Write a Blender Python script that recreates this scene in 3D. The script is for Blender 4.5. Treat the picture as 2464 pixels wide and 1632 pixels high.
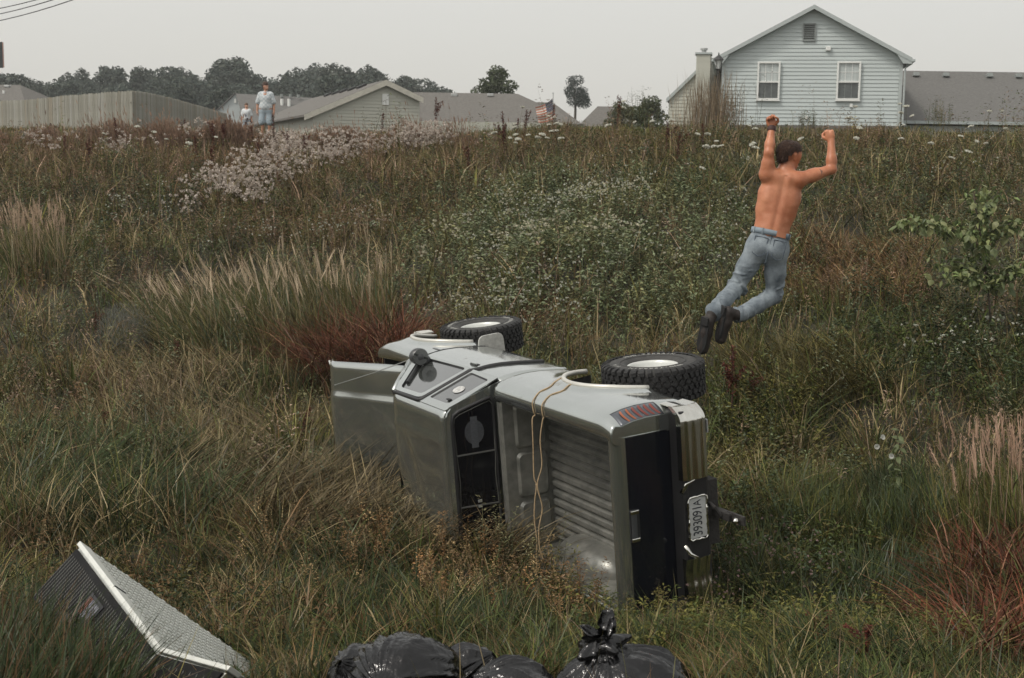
import bpy, bmesh, math, random, os
import numpy as np
from mathutils import Vector, Matrix
R = math.radians
rng = np.random.default_rng(7)
random.seed(7)
S = bpy.context.scene
for o in list(bpy.data.objects):
    bpy.data.objects.remove(o)

# ------------------------------------------------------------------ camera
PITCH = R(7.5)
CAMH = 3.35
FPX, CX, CY = 3164.3, 1232.0, 816.0
cam_d = bpy.data.cameras.new('camera')
cam = bpy.data.objects.new('camera', cam_d)
S.collection.objects.link(cam)
cam_d.sensor_width = 36.0
cam_d.lens = 36.0 * FPX / 2464.0
cam_d.clip_start = 0.1
cam_d.clip_end = 6000
cam_d.dof.use_dof = True
cam_d.dof.focus_distance = 10.8
cam_d.dof.aperture_fstop = 6.3
S.camera = cam
ROLL = R(0.8)                                       # the horizon falls a little to the right
_X, _D = Vector((1, 0, 0)), Vector((0, -math.sin(PITCH), -math.cos(PITCH)))
CF = Vector((0, math.cos(PITCH), -math.sin(PITCH)))
CR = _X * math.cos(ROLL) - _D * math.sin(ROLL)
CD = _X * math.sin(ROLL) + _D * math.cos(ROLL)
_m = Matrix((CR, -CD, -CF)).transposed().to_4x4()
_m.translation = (0, 0, CAMH)
cam.matrix_world = _m

# ------------------------------------------------------------------ sky, sun, exposure
SUN_EL, SUN_AZ = R(52), R(238)          # azimuth measured clockwise from +Y; sun behind and left of the camera
world = bpy.data.worlds.new('World')
S.world = world
world.use_nodes = True
wn = world.node_tree
wn.nodes.clear()
out = wn.nodes.new('ShaderNodeOutputWorld')
bg = wn.nodes.new('ShaderNodeBackground')
sky = wn.nodes.new('ShaderNodeTexSky')
sky.sky_type = 'NISHITA'
sky.sun_disc = False
sky.sun_elevation = SUN_EL
sky.sun_rotation = SUN_AZ
sky.air_density = 1.0
sky.dust_density = 6.0
sky.ozone_density = 1.0
hsv = wn.nodes.new('ShaderNodeHueSaturation')
hsv.inputs['Saturation'].default_value = 0.5
mixn = wn.nodes.new('ShaderNodeMix')
mixn.data_type = 'RGBA'
mixn.inputs['Factor'].default_value = 0.62          # closed cloud deck over the clear sky
mixn.inputs['B'].default_value = (6.6, 6.45, 6.0, 1)
bg.inputs['Strength'].default_value = 0.15
wn.links.new(sky.outputs['Color'], hsv.inputs['Color'])
wn.links.new(hsv.outputs['Color'], mixn.inputs['A'])
wn.links.new(mixn.outputs['Result'], bg.inputs['Color'])
wn.links.new(bg.outputs['Background'], out.inputs['Surface'])

sun_d = bpy.data.lights.new('sun', 'SUN')
sun = bpy.data.objects.new('sun', sun_d)
S.collection.objects.link(sun)
sun_d.energy = 1.5
sun_d.angle = R(10)
sun_d.color = (1.0, 0.95, 0.87)
sdir = Vector((math.sin(SUN_AZ) * math.cos(SUN_EL), math.cos(SUN_AZ) * math.cos(SUN_EL), math.sin(SUN_EL)))
sun.rotation_euler = sdir.to_track_quat('Z', 'Y').to_euler()

S.view_settings.view_transform = 'Standard'
S.view_settings.look = 'None'
S.view_settings.gamma = 1.0
S.view_settings.exposure = 0.06
S.view_settings.use_curve_mapping = False
S.render.engine = 'CYCLES'
S.cycles.max_bounces = 6
S.cycles.diffuse_bounces = 2
S.cycles.transparent_max_bounces = 8
S.cycles.volume_bounces = 0

# ------------------------------------------------------------------ helpers
COL = S.collection

def W(px, py, d):
    """point on the sight line of a photo pixel at horizontal distance d"""
    v = CR * ((px - CX) / FPX) + CD * ((py - CY) / FPX) + CF
    v = v * (d / v.y)
    return Vector((v.x, v.y, v.z + CAMH))


MATS = {}


def mat(name, col, rough=0.6, metal=0.0, var=0.12, vscale=6.0, bump=0.0, bscale=40.0, coat=0.0, spec=0.5, stretch=None, col2=None, trans=0.0):
    if name in MATS:
        return MATS[name]
    m = bpy.data.materials.new(name)
    m.use_nodes = True
    nt = m.node_tree
    b = nt.nodes['Principled BSDF']
    b.inputs['Roughness'].default_value = rough
    b.inputs['Metallic'].default_value = metal
    b.inputs['Specular IOR Level'].default_value = spec
    b.inputs['Coat Weight'].default_value = coat
    b.inputs['Coat Roughness'].default_value = 0.06
    b.inputs['Transmission Weight'].default_value = trans
    tc = nt.nodes.new('ShaderNodeTexCoord')
    mp = nt.nodes.new('ShaderNodeMapping')
    nt.links.new(tc.outputs['Object'], mp.inputs['Vector'])
    if stretch:
        mp.inputs['Scale'].default_value = stretch
    n = nt.nodes.new('ShaderNodeTexNoise')
    n.inputs['Scale'].default_value = vscale
    n.inputs['Detail'].default_value = 6
    n.inputs['Roughness'].default_value = 0.6
    nt.links.new(mp.outputs['Vector'], n.inputs['Vector'])
    r = nt.nodes.new('ShaderNodeValToRGB')
    r.color_ramp.elements[0].position = 0.3
    r.color_ramp.elements[1].position = 0.7
    c2 = col2 if col2 else tuple(min(1, c * (1 + var)) for c in col)
    c1 = tuple(c * (1 - var) for c in col)
    r.color_ramp.elements[0].color = (*c1, 1)
    r.color_ramp.elements[1].color = (*c2, 1)
    nt.links.new(n.outputs['Fac'], r.inputs['Fac'])
    nt.links.new(r.outputs['Color'], b.inputs['Base Color'])
    if bump:
        n2 = nt.nodes.new('ShaderNodeTexNoise')
        n2.inputs['Scale'].default_value = bscale
        n2.inputs['Detail'].default_value = 4
        nt.links.new(mp.outputs['Vector'], n2.inputs['Vector'])
        bp = nt.nodes.new('ShaderNodeBump')
        bp.inputs['Strength'].default_value = bump
        bp.inputs['Distance'].default_value = 0.02
        nt.links.new(n2.outputs['Fac'], bp.inputs['Height'])
        nt.links.new(bp.outputs['Normal'], b.inputs['Normal'])
    MATS[name] = m
    return m


def leafmat(name, trans=0.3, rough=0.38, gloss=0.022):
    """foliage: colour carried by each blade or leaf, some light let through"""
    if name in MATS:
        return MATS[name]
    m = bpy.data.materials.new(name)
    m.use_nodes = True
    nt = m.node_tree
    nt.nodes.clear()
    o = nt.nodes.new('ShaderNodeOutputMaterial')
    at = nt.nodes.new('ShaderNodeAttribute')
    at.attribute_name = 'col'
    df = nt.nodes.new('ShaderNodeBsdfDiffuse')
    tr = nt.nodes.new('ShaderNodeBsdfTranslucent')
    gl = nt.nodes.new('ShaderNodeBsdfGlossy')
    gl.inputs['Roughness'].default_value = rough
    gl.inputs['Color'].default_value = (0.75, 0.75, 0.75, 1)
    mx = nt.nodes.new('ShaderNodeMixShader')
    mx.inputs[0].default_value = trans
    mx2 = nt.nodes.new('ShaderNodeMixShader')
    mx2.inputs[0].default_value = gloss
    nt.links.new(at.outputs['Color'], df.inputs['Color'])
    nt.links.new(at.outputs['Color'], tr.inputs['Color'])
    nt.links.new(df.outputs[0], mx.inputs[1])
    nt.links.new(tr.outputs[0], mx.inputs[2])
    nt.links.new(mx.outputs[0], mx2.inputs[1])
    nt.links.new(gl.outputs[0], mx2.inputs[2])
    nt.links.new(mx2.outputs[0], o.inputs['Surface'])
    MATS[name] = m
    return m


def tag(o, label=None, cat=None, group=None, kind=None):
    if label: o['label'] = label
    if cat: o['category'] = cat
    if group: o['group'] = group
    if kind: o['kind'] = kind
    return o


def empty(name, loc=(0, 0, 0), rot=(0, 0, 0), parent=None):
    o = bpy.data.objects.new(name, None)
    COL.objects.link(o)
    o.empty_display_size = 0.2
    o.location = loc
    o.rotation_euler = rot
    if parent: o.parent = parent
    return o


def link(name, me, m=None, parent=None, smooth=False):
    o = bpy.data.objects.new(name, me)
    COL.objects.link(o)
    if m is not None:
        if not me.materials:
            me.materials.append(m)
    if parent: o.parent = parent
    if smooth:
        me.polygons.foreach_set('use_smooth', [True] * len(me.polygons))
    return o


class MB:
    """collects polygons for one mesh"""
    def __init__(s):
        s.v = []
        s.f = []

    def add(s, vs, fs):
        n = len(s.v)
        s.v += [tuple(v) for v in vs]
        s.f += [tuple(i + n for i in f) for f in fs]
        return s

    def box(s, c, size, M=None):
        x, y, z = [a / 2 for a in size]
        vs = [Vector((sx * x, sy * y, sz * z)) for sx in (-1, 1) for sy in (-1, 1) for sz in (-1, 1)]
        if M is not None: vs = [M @ v for v in vs]
        vs = [v + Vector(c) for v in vs]
        return s.add(vs, [(0, 1, 3, 2), (4, 6, 7, 5), (0, 4, 5, 1), (2, 3, 7, 6), (0, 2, 6, 4), (1, 5, 7, 3)])

    def hexa(s, p):
        """8 corners: bottom 0-3 ring, top 4-7 ring"""
        return s.add(p, [(3, 2, 1, 0), (4, 5, 6, 7), (0, 1, 5, 4), (1, 2, 6, 5), (2, 3, 7, 6), (3, 0, 4, 7)])

    def prism(s, poly, d):
        """polygon (3-D points) extruded by vector d"""
        n = len(poly)
        d = Vector(d)
        vs = [Vector(p) for p in poly] + [Vector(p) + d for p in poly]
        return s.add(vs, [tuple(range(n))[::-1], tuple(range(n, 2 * n))] + [(i, (i + 1) % n, n + (i + 1) % n, n + i) for i in range(n)])

    def tube(s, pts, rad, seg=8, caps=True):
        pts = [Vector(p) for p in pts]
        n = len(pts)
        rads = rad if isinstance(rad, (list, tuple)) else [rad] * n
        base = len(s.v)
        up = Vector((0, 0, 1))
        prev = None
        for i, p in enumerate(pts):
            t = (pts[min(i + 1, n - 1)] - pts[max(i - 1, 0)]).normalized()
            if prev is None:
                a = t.cross(up if abs(t.z) < 0.9 else Vector((1, 0, 0))).normalized()
            else:
                a = (prev - t * prev.dot(t)).normalized()
            prev = a
            b = t.cross(a)
            for k in range(seg):
                an = 2 * math.pi * k / seg
                s.v.append(tuple(p + (a * math.cos(an) + b * math.sin(an)) * rads[i]))
        for i in range(n - 1):
            for k in range(seg):
                k2 = (k + 1) % seg
                s.f.append((base + i * seg + k, base + i * seg + k2, base + (i + 1) * seg + k2, base + (i + 1) * seg + k))
        if caps:
            s.f.append(tuple(base + k for k in range(seg))[::-1])
            s.f.append(tuple(base + (n - 1) * seg + k for k in range(seg)))
        return s

    def lathe(s, prof, seg=32, axis='z', closed=False, M=None):
        """prof: (radius, height) pairs"""
        base = len(s.v)
        n = len(prof)
        for k in range(seg):
            a = 2 * math.pi * k / seg
            for (r, h) in prof:
                v = Vector((r * math.cos(a), r * math.sin(a), h)) if axis == 'z' else Vector((r * math.cos(a), h, r * math.sin(a)))
                if M is not None: v = M @ v
                s.v.append(tuple(v))
        for k in range(seg):
            k2 = (k + 1) % seg
            for i in range(n if closed else n - 1):
                i2 = (i + 1) % n
                s.f.append((base + k * n + i, base + k2 * n + i, base + k2 * n + i2, base + k * n + i2))
        return s

    def grid(s, P):
        """P: rows of points"""
        base = len(s.v)
        m = len(P[0])
        for row in P:
            s.v += [tuple(p) for p in row]
        for i in range(len(P) - 1):
            for j in range(m - 1):
                s.f.append((base + i * m + j, base + i * m + j + 1, base + (i + 1) * m + j + 1, base + (i + 1) * m + j))
        return s

    def ring(s, outer, inner):
        """flat frame between two loops with the same number of points"""
        n = len(outer)
        return s.add(list(outer) + list(inner), [(i, (i + 1) % n, n + (i + 1) % n, n + i) for i in range(n)])

    def mesh(s, name):
        me = bpy.data.meshes.new(name)
        me.from_pydata(s.v, [], s.f)
        me.validate(verbose=False)
        me.update()
        return me

    def build(s, name, m=None, parent=None, smooth=False, bevel=0.0, solid=0.0, fixn=True, seg=2):
        me = s.mesh(name)
        if fixn:
            bm = bmesh.new()
            bm.from_mesh(me)
            bmesh.ops.recalc_face_normals(bm, faces=bm.faces)
            bm.to_mesh(me)
            bm.free()
        o = link(name, me, m, parent, smooth)
        if solid:
            md = o.modifiers.new('solid', 'SOLIDIFY')
            md.thickness = solid
            md.offset = 0
        if bevel:
            md = o.modifiers.new('bevel', 'BEVEL')
            md.width = bevel
            md.segments = seg
            md.limit_method = 'ANGLE'
            md.angle_limit = R(40)
        return o


def np_mesh(name, V, T, colr=None):
    """triangle mesh straight from arrays, one colour for each vertex"""
    me = bpy.data.meshes.new(name)
    V = np.ascontiguousarray(V, dtype=np.float32)
    T = np.ascontiguousarray(T, dtype=np.int32)
    me.vertices.add(len(V))
    me.vertices.foreach_set('co', V.ravel())
    me.loops.add(T.size)
    me.loops.foreach_set('vertex_index', T.ravel())
    me.polygons.add(len(T))
    me.polygons.foreach_set('loop_start', np.arange(0, T.size, 3, dtype=np.int32))
    if colr is not None:
        a = me.attributes.new('col', 'FLOAT_COLOR', 'POINT')
        c = np.ones((len(V), 4), dtype=np.float32)
        c[:, :3] = colr
        a.data.foreach_set('color', c.ravel())
    me.update(calc_edges=True)
    return me


def copy_tree(o, parent=None):
    c = o.copy()
    COL.objects.link(c)
    c.parent = parent
    for ch in o.children:
        copy_tree(ch, c)
    return c


# smooth noise used for the lie of the land and for plant patches
_ph = np.random.default_rng(3)
_NW = [(_ph.uniform(-1, 1, 2), _ph.uniform(0, 6.28)) for _ in range(40)]


def wob(x, y, scale, k0=0, n=6):
    """about -1..1, blotches of the given size"""
    t = 0
    for i in range(n):
        (a, b), p = _NW[(k0 * 7 + i) % 40]
        L = math.hypot(a, b) + 1e-6
        q = 6.28 / scale * (0.6 + 0.9 * ((i * 37) % 11) / 11)
        t = t + np.sin((x * a + y * b) / L * q + p + 1.7 * np.sin((x * b - y * a) / L * q * 0.53 + p * 2))
    return t / (n * 0.55)


def sstep(a, b, x):
    t = np.clip((x - a) / (b - a), 0, 1)
    return t * t * (3 - 2 * t)


_ky = [-26.08, 0.0, 2.61, 4.35, 6.08, 8.26, 9.56, 11.3, 13.47, 15.65, 19.12, 23.47, 27.81, 32.16, 34.77, 39.11, 43.5, 52.15, 78.23, 121.69, 400, 3000]
_kr = [1.85, 1.75, 1.52, 1.19, 0.81, 0.21, 0.06, 0.01, 0.23, 0.83, 1.56, 2.33, 2.98, 3.59, 3.81, 3.94, 4.2, 4.82, 4.7, 4.4, 4.2, 4.2]
_kl = [1.85, 1.75, 1.52, 1.19, 0.81, 0.25, 0.12, 0.08, 0.1, 0.18, 0.36, 1.33, 2.05, 2.98, 3.28, 3.75, 4.2, 4.2, 3.6, 3.8, 4.2, 4.2]


def gz(x, y):
    """height of the ground"""
    x = np.asarray(x, float)
    y = np.asarray(y, float)
    w = sstep(-3.2, 1.6, x)
    z = np.interp(y, _ky, _kr) * w + np.interp(y, _ky, _kl) * (1 - w)
    far = 1 - sstep(60, 90, y)
    near = sstep(2, 6, y)
    flat = 1 - 0.8 * np.exp(-((x - 0.2) ** 2 + (y - 10.9) ** 2) / 7)
    hill = sstep(13, 18, y)
    z = z - .38 * np.exp(-((x - 2.55) / 1.1) ** 2 - ((y - 9.15) / .75) ** 2)      # hollow right of the truck
    return z + far * near * flat * ((0.10 + .10 * hill) * wob(x, y, 4.2, 1) + 0.06 * wob(x, y, 1.6, 2))


def G(px, py):
    """where the sight line of a photo pixel meets the ground"""
    lo = 4.0
    for d in np.arange(4, 36, 0.1):
        p = W(px, py, d)
        if p.z < float(gz(p.x, p.y)):
            return p
    return W(px, py, 35.5)                      # the sight line clears the crest


_LET = {}


def letter_mesh(ch, m, extrude=.0016):
    """one character as a mesh of height about 1"""
    key = (ch, m.name)
    if key not in _LET:
        cu = bpy.data.curves.new('letter', 'FONT')
        cu.body = ch
        cu.size = 1.0
        cu.align_x = 'CENTER'
        cu.align_y = 'CENTER'
        cu.extrude = .02
        cu.resolution_u = 3
        ob = bpy.data.objects.new('letter', cu)
        COL.objects.link(ob)
        dg = bpy.context.evaluated_depsgraph_get()
        me = bpy.data.meshes.new_from_object(ob.evaluated_get(dg))
        bpy.data.objects.remove(ob)
        me.materials.clear()
        me.materials.append(m)
        _LET[key] = me
    return _LET[key]
# ------------------------------------------------------------------ ground
ys = np.concatenate([np.arange(-25, 3, 2.0), np.arange(3, 46, 0.3), np.arange(46, 100, 2.5), np.geomspace(100, 3500, 22)])
xs = np.concatenate([-np.geomspace(60, 2500, 16)[::-1], np.arange(-55, -20, 3.0), np.arange(-20, 20.1, 0.3), np.arange(23, 56, 3.0), np.geomspace(60, 2500, 16)])
XX, YY = np.meshgrid(xs, ys)
ZZ = gz(XX, YY)
V = np.stack([XX, YY, ZZ], -1).reshape(-1, 3)
nx = len(xs)
ii = (np.arange(len(ys) - 1)[:, None] * nx + np.arange(nx - 1)[None, :]).ravel()
T = np.concatenate([np.stack([ii, ii + 1, ii + nx + 1], 1), np.stack([ii, ii + nx + 1, ii + nx], 1)])
me = np_mesh('ground', V, T)
o = link('ground', me, mat('soil and thatch', (0.030, 0.026, 0.016), 0.95, var=0.35, vscale=3.0, bump=0.6, bscale=30, col2=(0.045, 0.042, 0.024)), smooth=True)
tag(o, 'rough weedy ground of the ditch and the hillside', kind='structure')

# ------------------------------------------------------------------ houses on the plateau
M_SID = mat('pale grey vinyl siding', (0.475, 0.525, 0.515), 0.55, var=0.04, vscale=1.2, stretch=(0.3, 0.3, 4))
M_SIDT = mat('tan vinyl siding', (0.45, 0.45, 0.385), 0.55, var=0.05, vscale=1.2, stretch=(0.3, 0.3, 4))
M_SIDB = mat('blue grey vinyl siding', (0.46, 0.50, 0.50), 0.55, var=0.05, vscale=1.2)
M_TRIM = mat('light grey painted trim', (0.40, 0.44, 0.43), 0.5, var=0.05)
M_WHITE = mat('white window vinyl', (0.74, 0.75, 0.72), 0.45, var=0.03)
M_PANE = mat('window glass over drawn blind', (0.42, 0.46, 0.45), 0.08, var=0.22, vscale=2.5, stretch=(3, 1, .4), spec=0.8)
M_PANED = mat('dark window glass over insect screen', (0.075, 0.085, 0.085), 0.12, var=0.3, vscale=4, spec=0.7)
M_SHIN = mat('grey brown roof shingles', (0.125, 0.122, 0.115), 0.9, var=0.3, vscale=9, stretch=(1, 1, 6), bump=0.4, bscale=14)
M_SHINB = mat('warm brown roof shingles', (0.128, 0.120, 0.108), 0.9, var=0.25, vscale=9, bump=0.4, bscale=14)
M_CONC = mat('concrete footing', (0.14, 0.13, 0.12), 0.9, var=0.2)
M_VENT = mat('grey louvre metal', (0.22, 0.24, 0.23), 0.5, var=0.08)
M_DARKM = mat('black painted metal', (0.02, 0.02, 0.02), 0.45, var=0.2)
M_GALV = mat('galvanised metal', (0.42, 0.43, 0.42), 0.4, metal=0.5, var=0.1)


def siding(parent, x0, x1, z0, zt, lap, m, y=0.0, depth=0.03):
    """lapped boards of a wall in the x-z plane facing -y; zt(x) is the roof line, so boards are cut to it"""
    zmax = max(zt(x) for x in np.linspace(x0, x1, 41))
    z = z0
    while z < zmax - 0.02:
        za, zb = z, min(z + lap, zmax)

        def span(zz):
            ok = [x for x in np.linspace(x0, x1, 161) if zt(x) >= zz - 1e-6]
            return (ok[0], ok[-1]) if ok else None
        a, b = span(za), span(zb - 0.001)
        if a is None: break
        if b is None: b = ((a[0] + a[1]) / 2, (a[0] + a[1]) / 2)
        mb = MB()
        mb.hexa([(a[0], y - depth, za), (a[1], y - depth, za), (a[1], y, za), (a[0], y, za),
                 (b[0], y - 0.006, zb), (b[1], y - 0.006, zb), (b[1], y, zb), (b[0], y, zb)])
        mb.build('siding_board', m, parent)
        z += lap


def sash_window(parent, xc, z0, w, h, y):
    """double-hung window with a grid of bars in the upper sash"""
    t = 0.07
    fr = MB()
    for (cx, cz, sx, sz) in ((xc - w / 2 + t / 2, z0 + h / 2, t, h), (xc + w / 2 - t / 2, z0 + h / 2, t, h), (xc, z0 + t / 2, w - 2 * t, t), (xc, z0 + h - t / 2, w - 2 * t, t)):
        fr.box((cx, y - 0.05, cz), (sx, 0.1, sz))
    win = fr.build('window', M_WHITE, parent, bevel=0.006)
    MB().box((xc, y - 0.045, z0 + h * .475), (w - 2 * t, 0.05, 0.06)).build('meeting_rail', M_WHITE, win)
    pu, pl = z0 + h * .475 + .03, z0 + h * .475 - .03
    MB().box((xc, y - 0.016, (pu + z0 + h - t) / 2), (w - 2 * t, 0.012, z0 + h - t - pu)).build('pane', M_PANE, win)
    MB().box((xc, y - 0.012, (pl + z0 + t) / 2), (w - 2 * t, 0.012, pl - z0 - t)).build('pane', M_PANED, win)
    for k in (1, 2):
        xx = xc - w / 2 + t + (w - 2 * t) * k / 3
        MB().box((xx, y - 0.028, (pu + z0 + h - t) / 2), (0.022, 0.012, z0 + h - t - pu)).build('glazing_bar', M_WHITE, win)
        MB().box((xx, y - 0.021, (pl + z0 + t) / 2), (0.014, 0.008, pl - z0 - t)).build('glazing_bar', M_VENT, win)
    MB().box((xc, y - 0.028, (pu + z0 + h - t) / 2), (w - 2 * t, 0.010, 0.022)).build('glazing_bar', M_WHITE, win)
    return win


def sash_sill(win, xc, z0, w, y):
    MB().box((xc, y - 0.06, z0 - 0.02), (w + .06, 0.1, 0.035)).build('sill', M_WHITE, win)


# --- the pale house facing the camera at right
D = 52.2
hx0, hx1 = W(1737, 300, D).x, W(2156, 300, D).x
zb = W(1900, 301, D).z
ze = W(1900, 137, D).z
zp = W(1950, 22, D).z
xm = W(1950, 300, D).x
house = empty('house', ((hx0 + hx1) / 2, D, zb), (0, 0, R(-9.5)))
tag(house, 'pale grey sided house with two sash windows in its gable end', 'house')
hw = (hx1 - hx0) / 2
he, hp = ze - zb, zp - zb


def rz(x):
    return he + (hp - he) * (1 - abs(x) / hw)


MB().prism([(-hw, 0, 0), (hw, 0, 0), (hw, 0, he), (0, 0, hp), (-hw, 0, he)], (0, 14, 0)).build('wall', M_SID, house)
siding(house, -hw + .09, hw - .09, 0.0, lambda x: rz(x) - 0.05, 0.148, M_SID)
for sx in (-1, 1):
    MB().box((sx * (hw - .03), -.03, he / 2), (.13, .10, he)).build('corner_trim', M_TRIM, house)
MB().box((0, 0.05, -.16), (2 * hw - .1, .3, .30)).build('footing', M_CONC, house)
for (px0, px1, py0, py1) in ((1822, 1880, 148, 240), (2009, 2069, 150, 242)):
    a, b = W(px0, py1, D), W(px1, py0, D)
    xc = (a.x + b.x) / 2 - house.location.x
    wn_ = sash_window(house, xc, a.z - zb, b.x - a.x, b.z - a.z, -0.03)
    sash_sill(wn_, xc, a.z - zb, b.x - a.x, -0.03)
# gable vent
a, b = W(1933, 98, D), W(1962, 58, D)
xc, vw, vz, vh = (a.x + b.x) / 2 - house.location.x, b.x - a.x, a.z - zb, b.z - a.z
mb = MB()
for (cx, cz, sx, sz) in ((xc - vw / 2, vz + vh / 2, .05, vh + .05), (xc + vw / 2, vz + vh / 2, .05, vh + .05), (xc, vz, vw, .05), (xc, vz + vh, vw, .05)):
    mb.box((cx, -.06, cz), (sx, .05, sz))
vent = mb.build('gable_vent', M_VENT, house)
MB().box((xc, -.02, vz + vh / 2), (vw, .03, vh)).build('backing', M_DARKM, vent)
for k in range(9):
    MB().box((xc, -.05, vz + (k + .5) * vh / 9), (vw - .05, .05, .02), Matrix.Rotation(R(35), 3, 'X')).build('slat', M_VENT, vent)
a = W(1992, 118, D)
MB().box((a.x - house.location.x, -.08, a.z - zb), (.19, .12, .17)).build('floodlight_box', M_WHITE, house, bevel=.015)
for q in (W(1940, 283, D), W(2045, 255, D), W(1785, 262, D)):
    MB().box((q.x - house.location.x, -.06, q.z - zb), (.11, .06, .14)).build('outlet_cover', M_WHITE, house, bevel=.01)
# roof with overhang, rake boards, soffit returns and gutter
ov, og = .34, .34
roof = MB()
sl = (hp - he) / hw
for sx in (-1, 1):
    xo = sx * (hw + ov)
    zo = he - sl * ov
    roof.hexa([(0, -og, hp + .03), (xo, -og, zo + .03), (xo, 14.3, zo + .03), (0, 14.3, hp + .03),
               (0, -og, hp + .13), (xo, -og, zo + .13), (xo, 14.3, zo + .13), (0, 14.3, hp + .13)])
rf = roof.build('roof', M_SHIN, house)
for sx in (-1, 1):
    xo = sx * (hw + ov)
    zo = he - sl * ov
    mb = MB()
    mb.hexa([(0, -og - .03, hp - .03), (xo, -og - .03, zo - .03), (xo, -og + .0, zo - .03), (0, -og + .0, hp - .03),
             (0, -og - .03, hp + .12), (xo, -og - .03, zo + .12), (xo, -og + .0, zo + .12), (0, -og + .0, hp + .12)])
    mb.build('rake_board', M_TRIM, rf)
    MB().hexa([(0, -og, hp - .02), (xo, -og, zo - .02), (xo, 0, zo - .02), (0, 0, hp - .02), (0, -og, hp + .02), (xo, -og, zo + .02), (xo, 0, zo + .02), (0, 0, hp + .02)]).build('soffit', M_TRIM, rf)
    MB().prism([(sx * hw, -og, he - .17), (xo, -og, zo + .0), (xo, -og, zo - .05), (sx * hw, -og, he - .24)] if False else [(sx * (hw - .0), -og - .012, he - .26), (xo, -og - .012, zo - .10), (xo, -og - .012, zo - .02), (sx * (hw - .25), -og - .012, he + sl * .2)], (0, .34, 0)).build('eave_return', M_TRIM, rf)
    MB().box((xo + sx * .05, 7, zo + .03), (.11, 14.8, .11)).build('gutter', M_TRIM, rf, bevel=.02)
mb = MB().tube([(hw + ov + .03, -.1, he - sl * ov - .05), (hw + .12, -.06, he - .42), (hw + .12, -.06, .1), (hw + .22, -.25, .02)], .04, 6)
mb.build('downspout', M_TRIM, house)

# --- low wing with a long grey roof at the right edge
Dw = 54.8
w0 = empty('garage_wing', (W(2160, 300, Dw).x, Dw, zb))
tag(w0, 'long low roof with ridge vents right of the pale gabled house', 'house wing')
rzw = W(2200, 176, Dw + 4).z - zb
ezw = .25
MB().hexa([(0, 0, ezw), (12, 0, ezw), (12, 4, rzw), (0, 4, rzw), (0, .12, ezw + .1), (12, .12, ezw + .1), (12, 4.05, rzw + .1), (0, 4.05, rzw + .1)]).build('roof', M_SHIN, w0)
MB().hexa([(0, 4.06, rzw), (12, 4.06, rzw), (12, 8, .3), (0, 8, .3), (0, 4.06, rzw + .1), (12, 4.06, rzw + .1), (12, 8, .4), (0, 8, .4)]).build('rear_roof_slope', M_SHIN, w0)
MB().box((6, 2.2, -.2), (11.6, 3.6, .7)).build('wall', M_SID, w0)
MB().box((6, 0.0, ezw + .02), (12, .09, .12)).build('fascia', M_TRIM, w0)
for px in (2203, 2275, 2380, 2450):
    q = W(px, 184, Dw + 3.6)
    MB().box((q.x - w0.location.x, 3.6, rzw - .12), (.27, .30, .17), Matrix.Rotation(R(-20), 3, 'X')).build('roof_vent', M_VENT, w0, bevel=.02)

# --- tan house with a chimney behind its left corner
Dc = 60.9
q0, q1 = W(1608, 300, Dc), W(1700, 300, Dc)
hb = empty('house', (q0.x, Dc, q0.z), (0, 0, R(-9)))
tag(hb, 'tan house with a steep roof edge and boxed chimney behind the pale house', 'house')
top = W(1700, 141, Dc).z - q0.z
zl = W(1608, 236, Dc).z - q0.z
wl = q1.x - q0.x
MB().prism([(0, 0, -1), (wl + 1, 0, -1), (wl + 1, 0, top), (wl, 0, top), (0, 0, zl)], (0, 5, 0)).build('wall', M_SIDT, hb)
siding(hb, 0.02, wl + .9, 0, lambda x: zl + (top - zl) * min(1, max(0, x / wl)) - .05, 0.16, M_SIDT)
MB().hexa([(-.12, -.12, zl - .12), (wl + .1, -.12, top + .02), (wl + .1, 5, top + .02), (-.12, 5, zl - .12), (-.12, -.12, zl - .04), (wl + .1, -.12, top + .10), (wl + .1, 5, top + .10), (-.12, 5, zl - .04)]).build('roof', M_SHIN, hb)
MB().hexa([(-.12, -.15, zl - .22), (wl + .1, -.15, top - .06), (wl + .1, -.122, top - .06), (-.12, -.122, zl - .22), (-.12, -.15, zl - .03), (wl + .1, -.15, top + .11), (wl + .1, -.122, top + .11), (-.12, -.122, zl - .03)]).build('rake_board', M_TRIM, hb)
c0, c1 = W(1684, 132, Dc - 1), W(1718, 132, Dc - 1)
ch = MB().box(((c0.x + c1.x) / 2 - q0.x, -.6, (c0.z - q0.z) / 2 - .4), (c1.x - c0.x, 1.0, c0.z - q0.z + .8)).build('chimney', M_SIDT, hb, bevel=.02)
MB().box(((c0.x + c1.x) / 2 - q0.x, -.6, c0.z - q0.z + .04), (c1.x - c0.x + .12, 1.12, .08)).build('chimney_cap', M_TRIM, ch)
MB().tube([((c0.x + c1.x) / 2 - q0.x, -.6, c0.z - q0.z + .08), ((c0.x + c1.x) / 2 - q0.x, -.6, c0.z - q0.z + .22)], .11, 10).tube([((c0.x + c1.x) / 2 - q0.x, -.6, c0.z - q0.z + .22), ((c0.x + c1.x) / 2 - q0.x, -.6, c0.z - q0.z + .30)], .17, 10).build('flue', M_GALV, ch)

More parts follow.
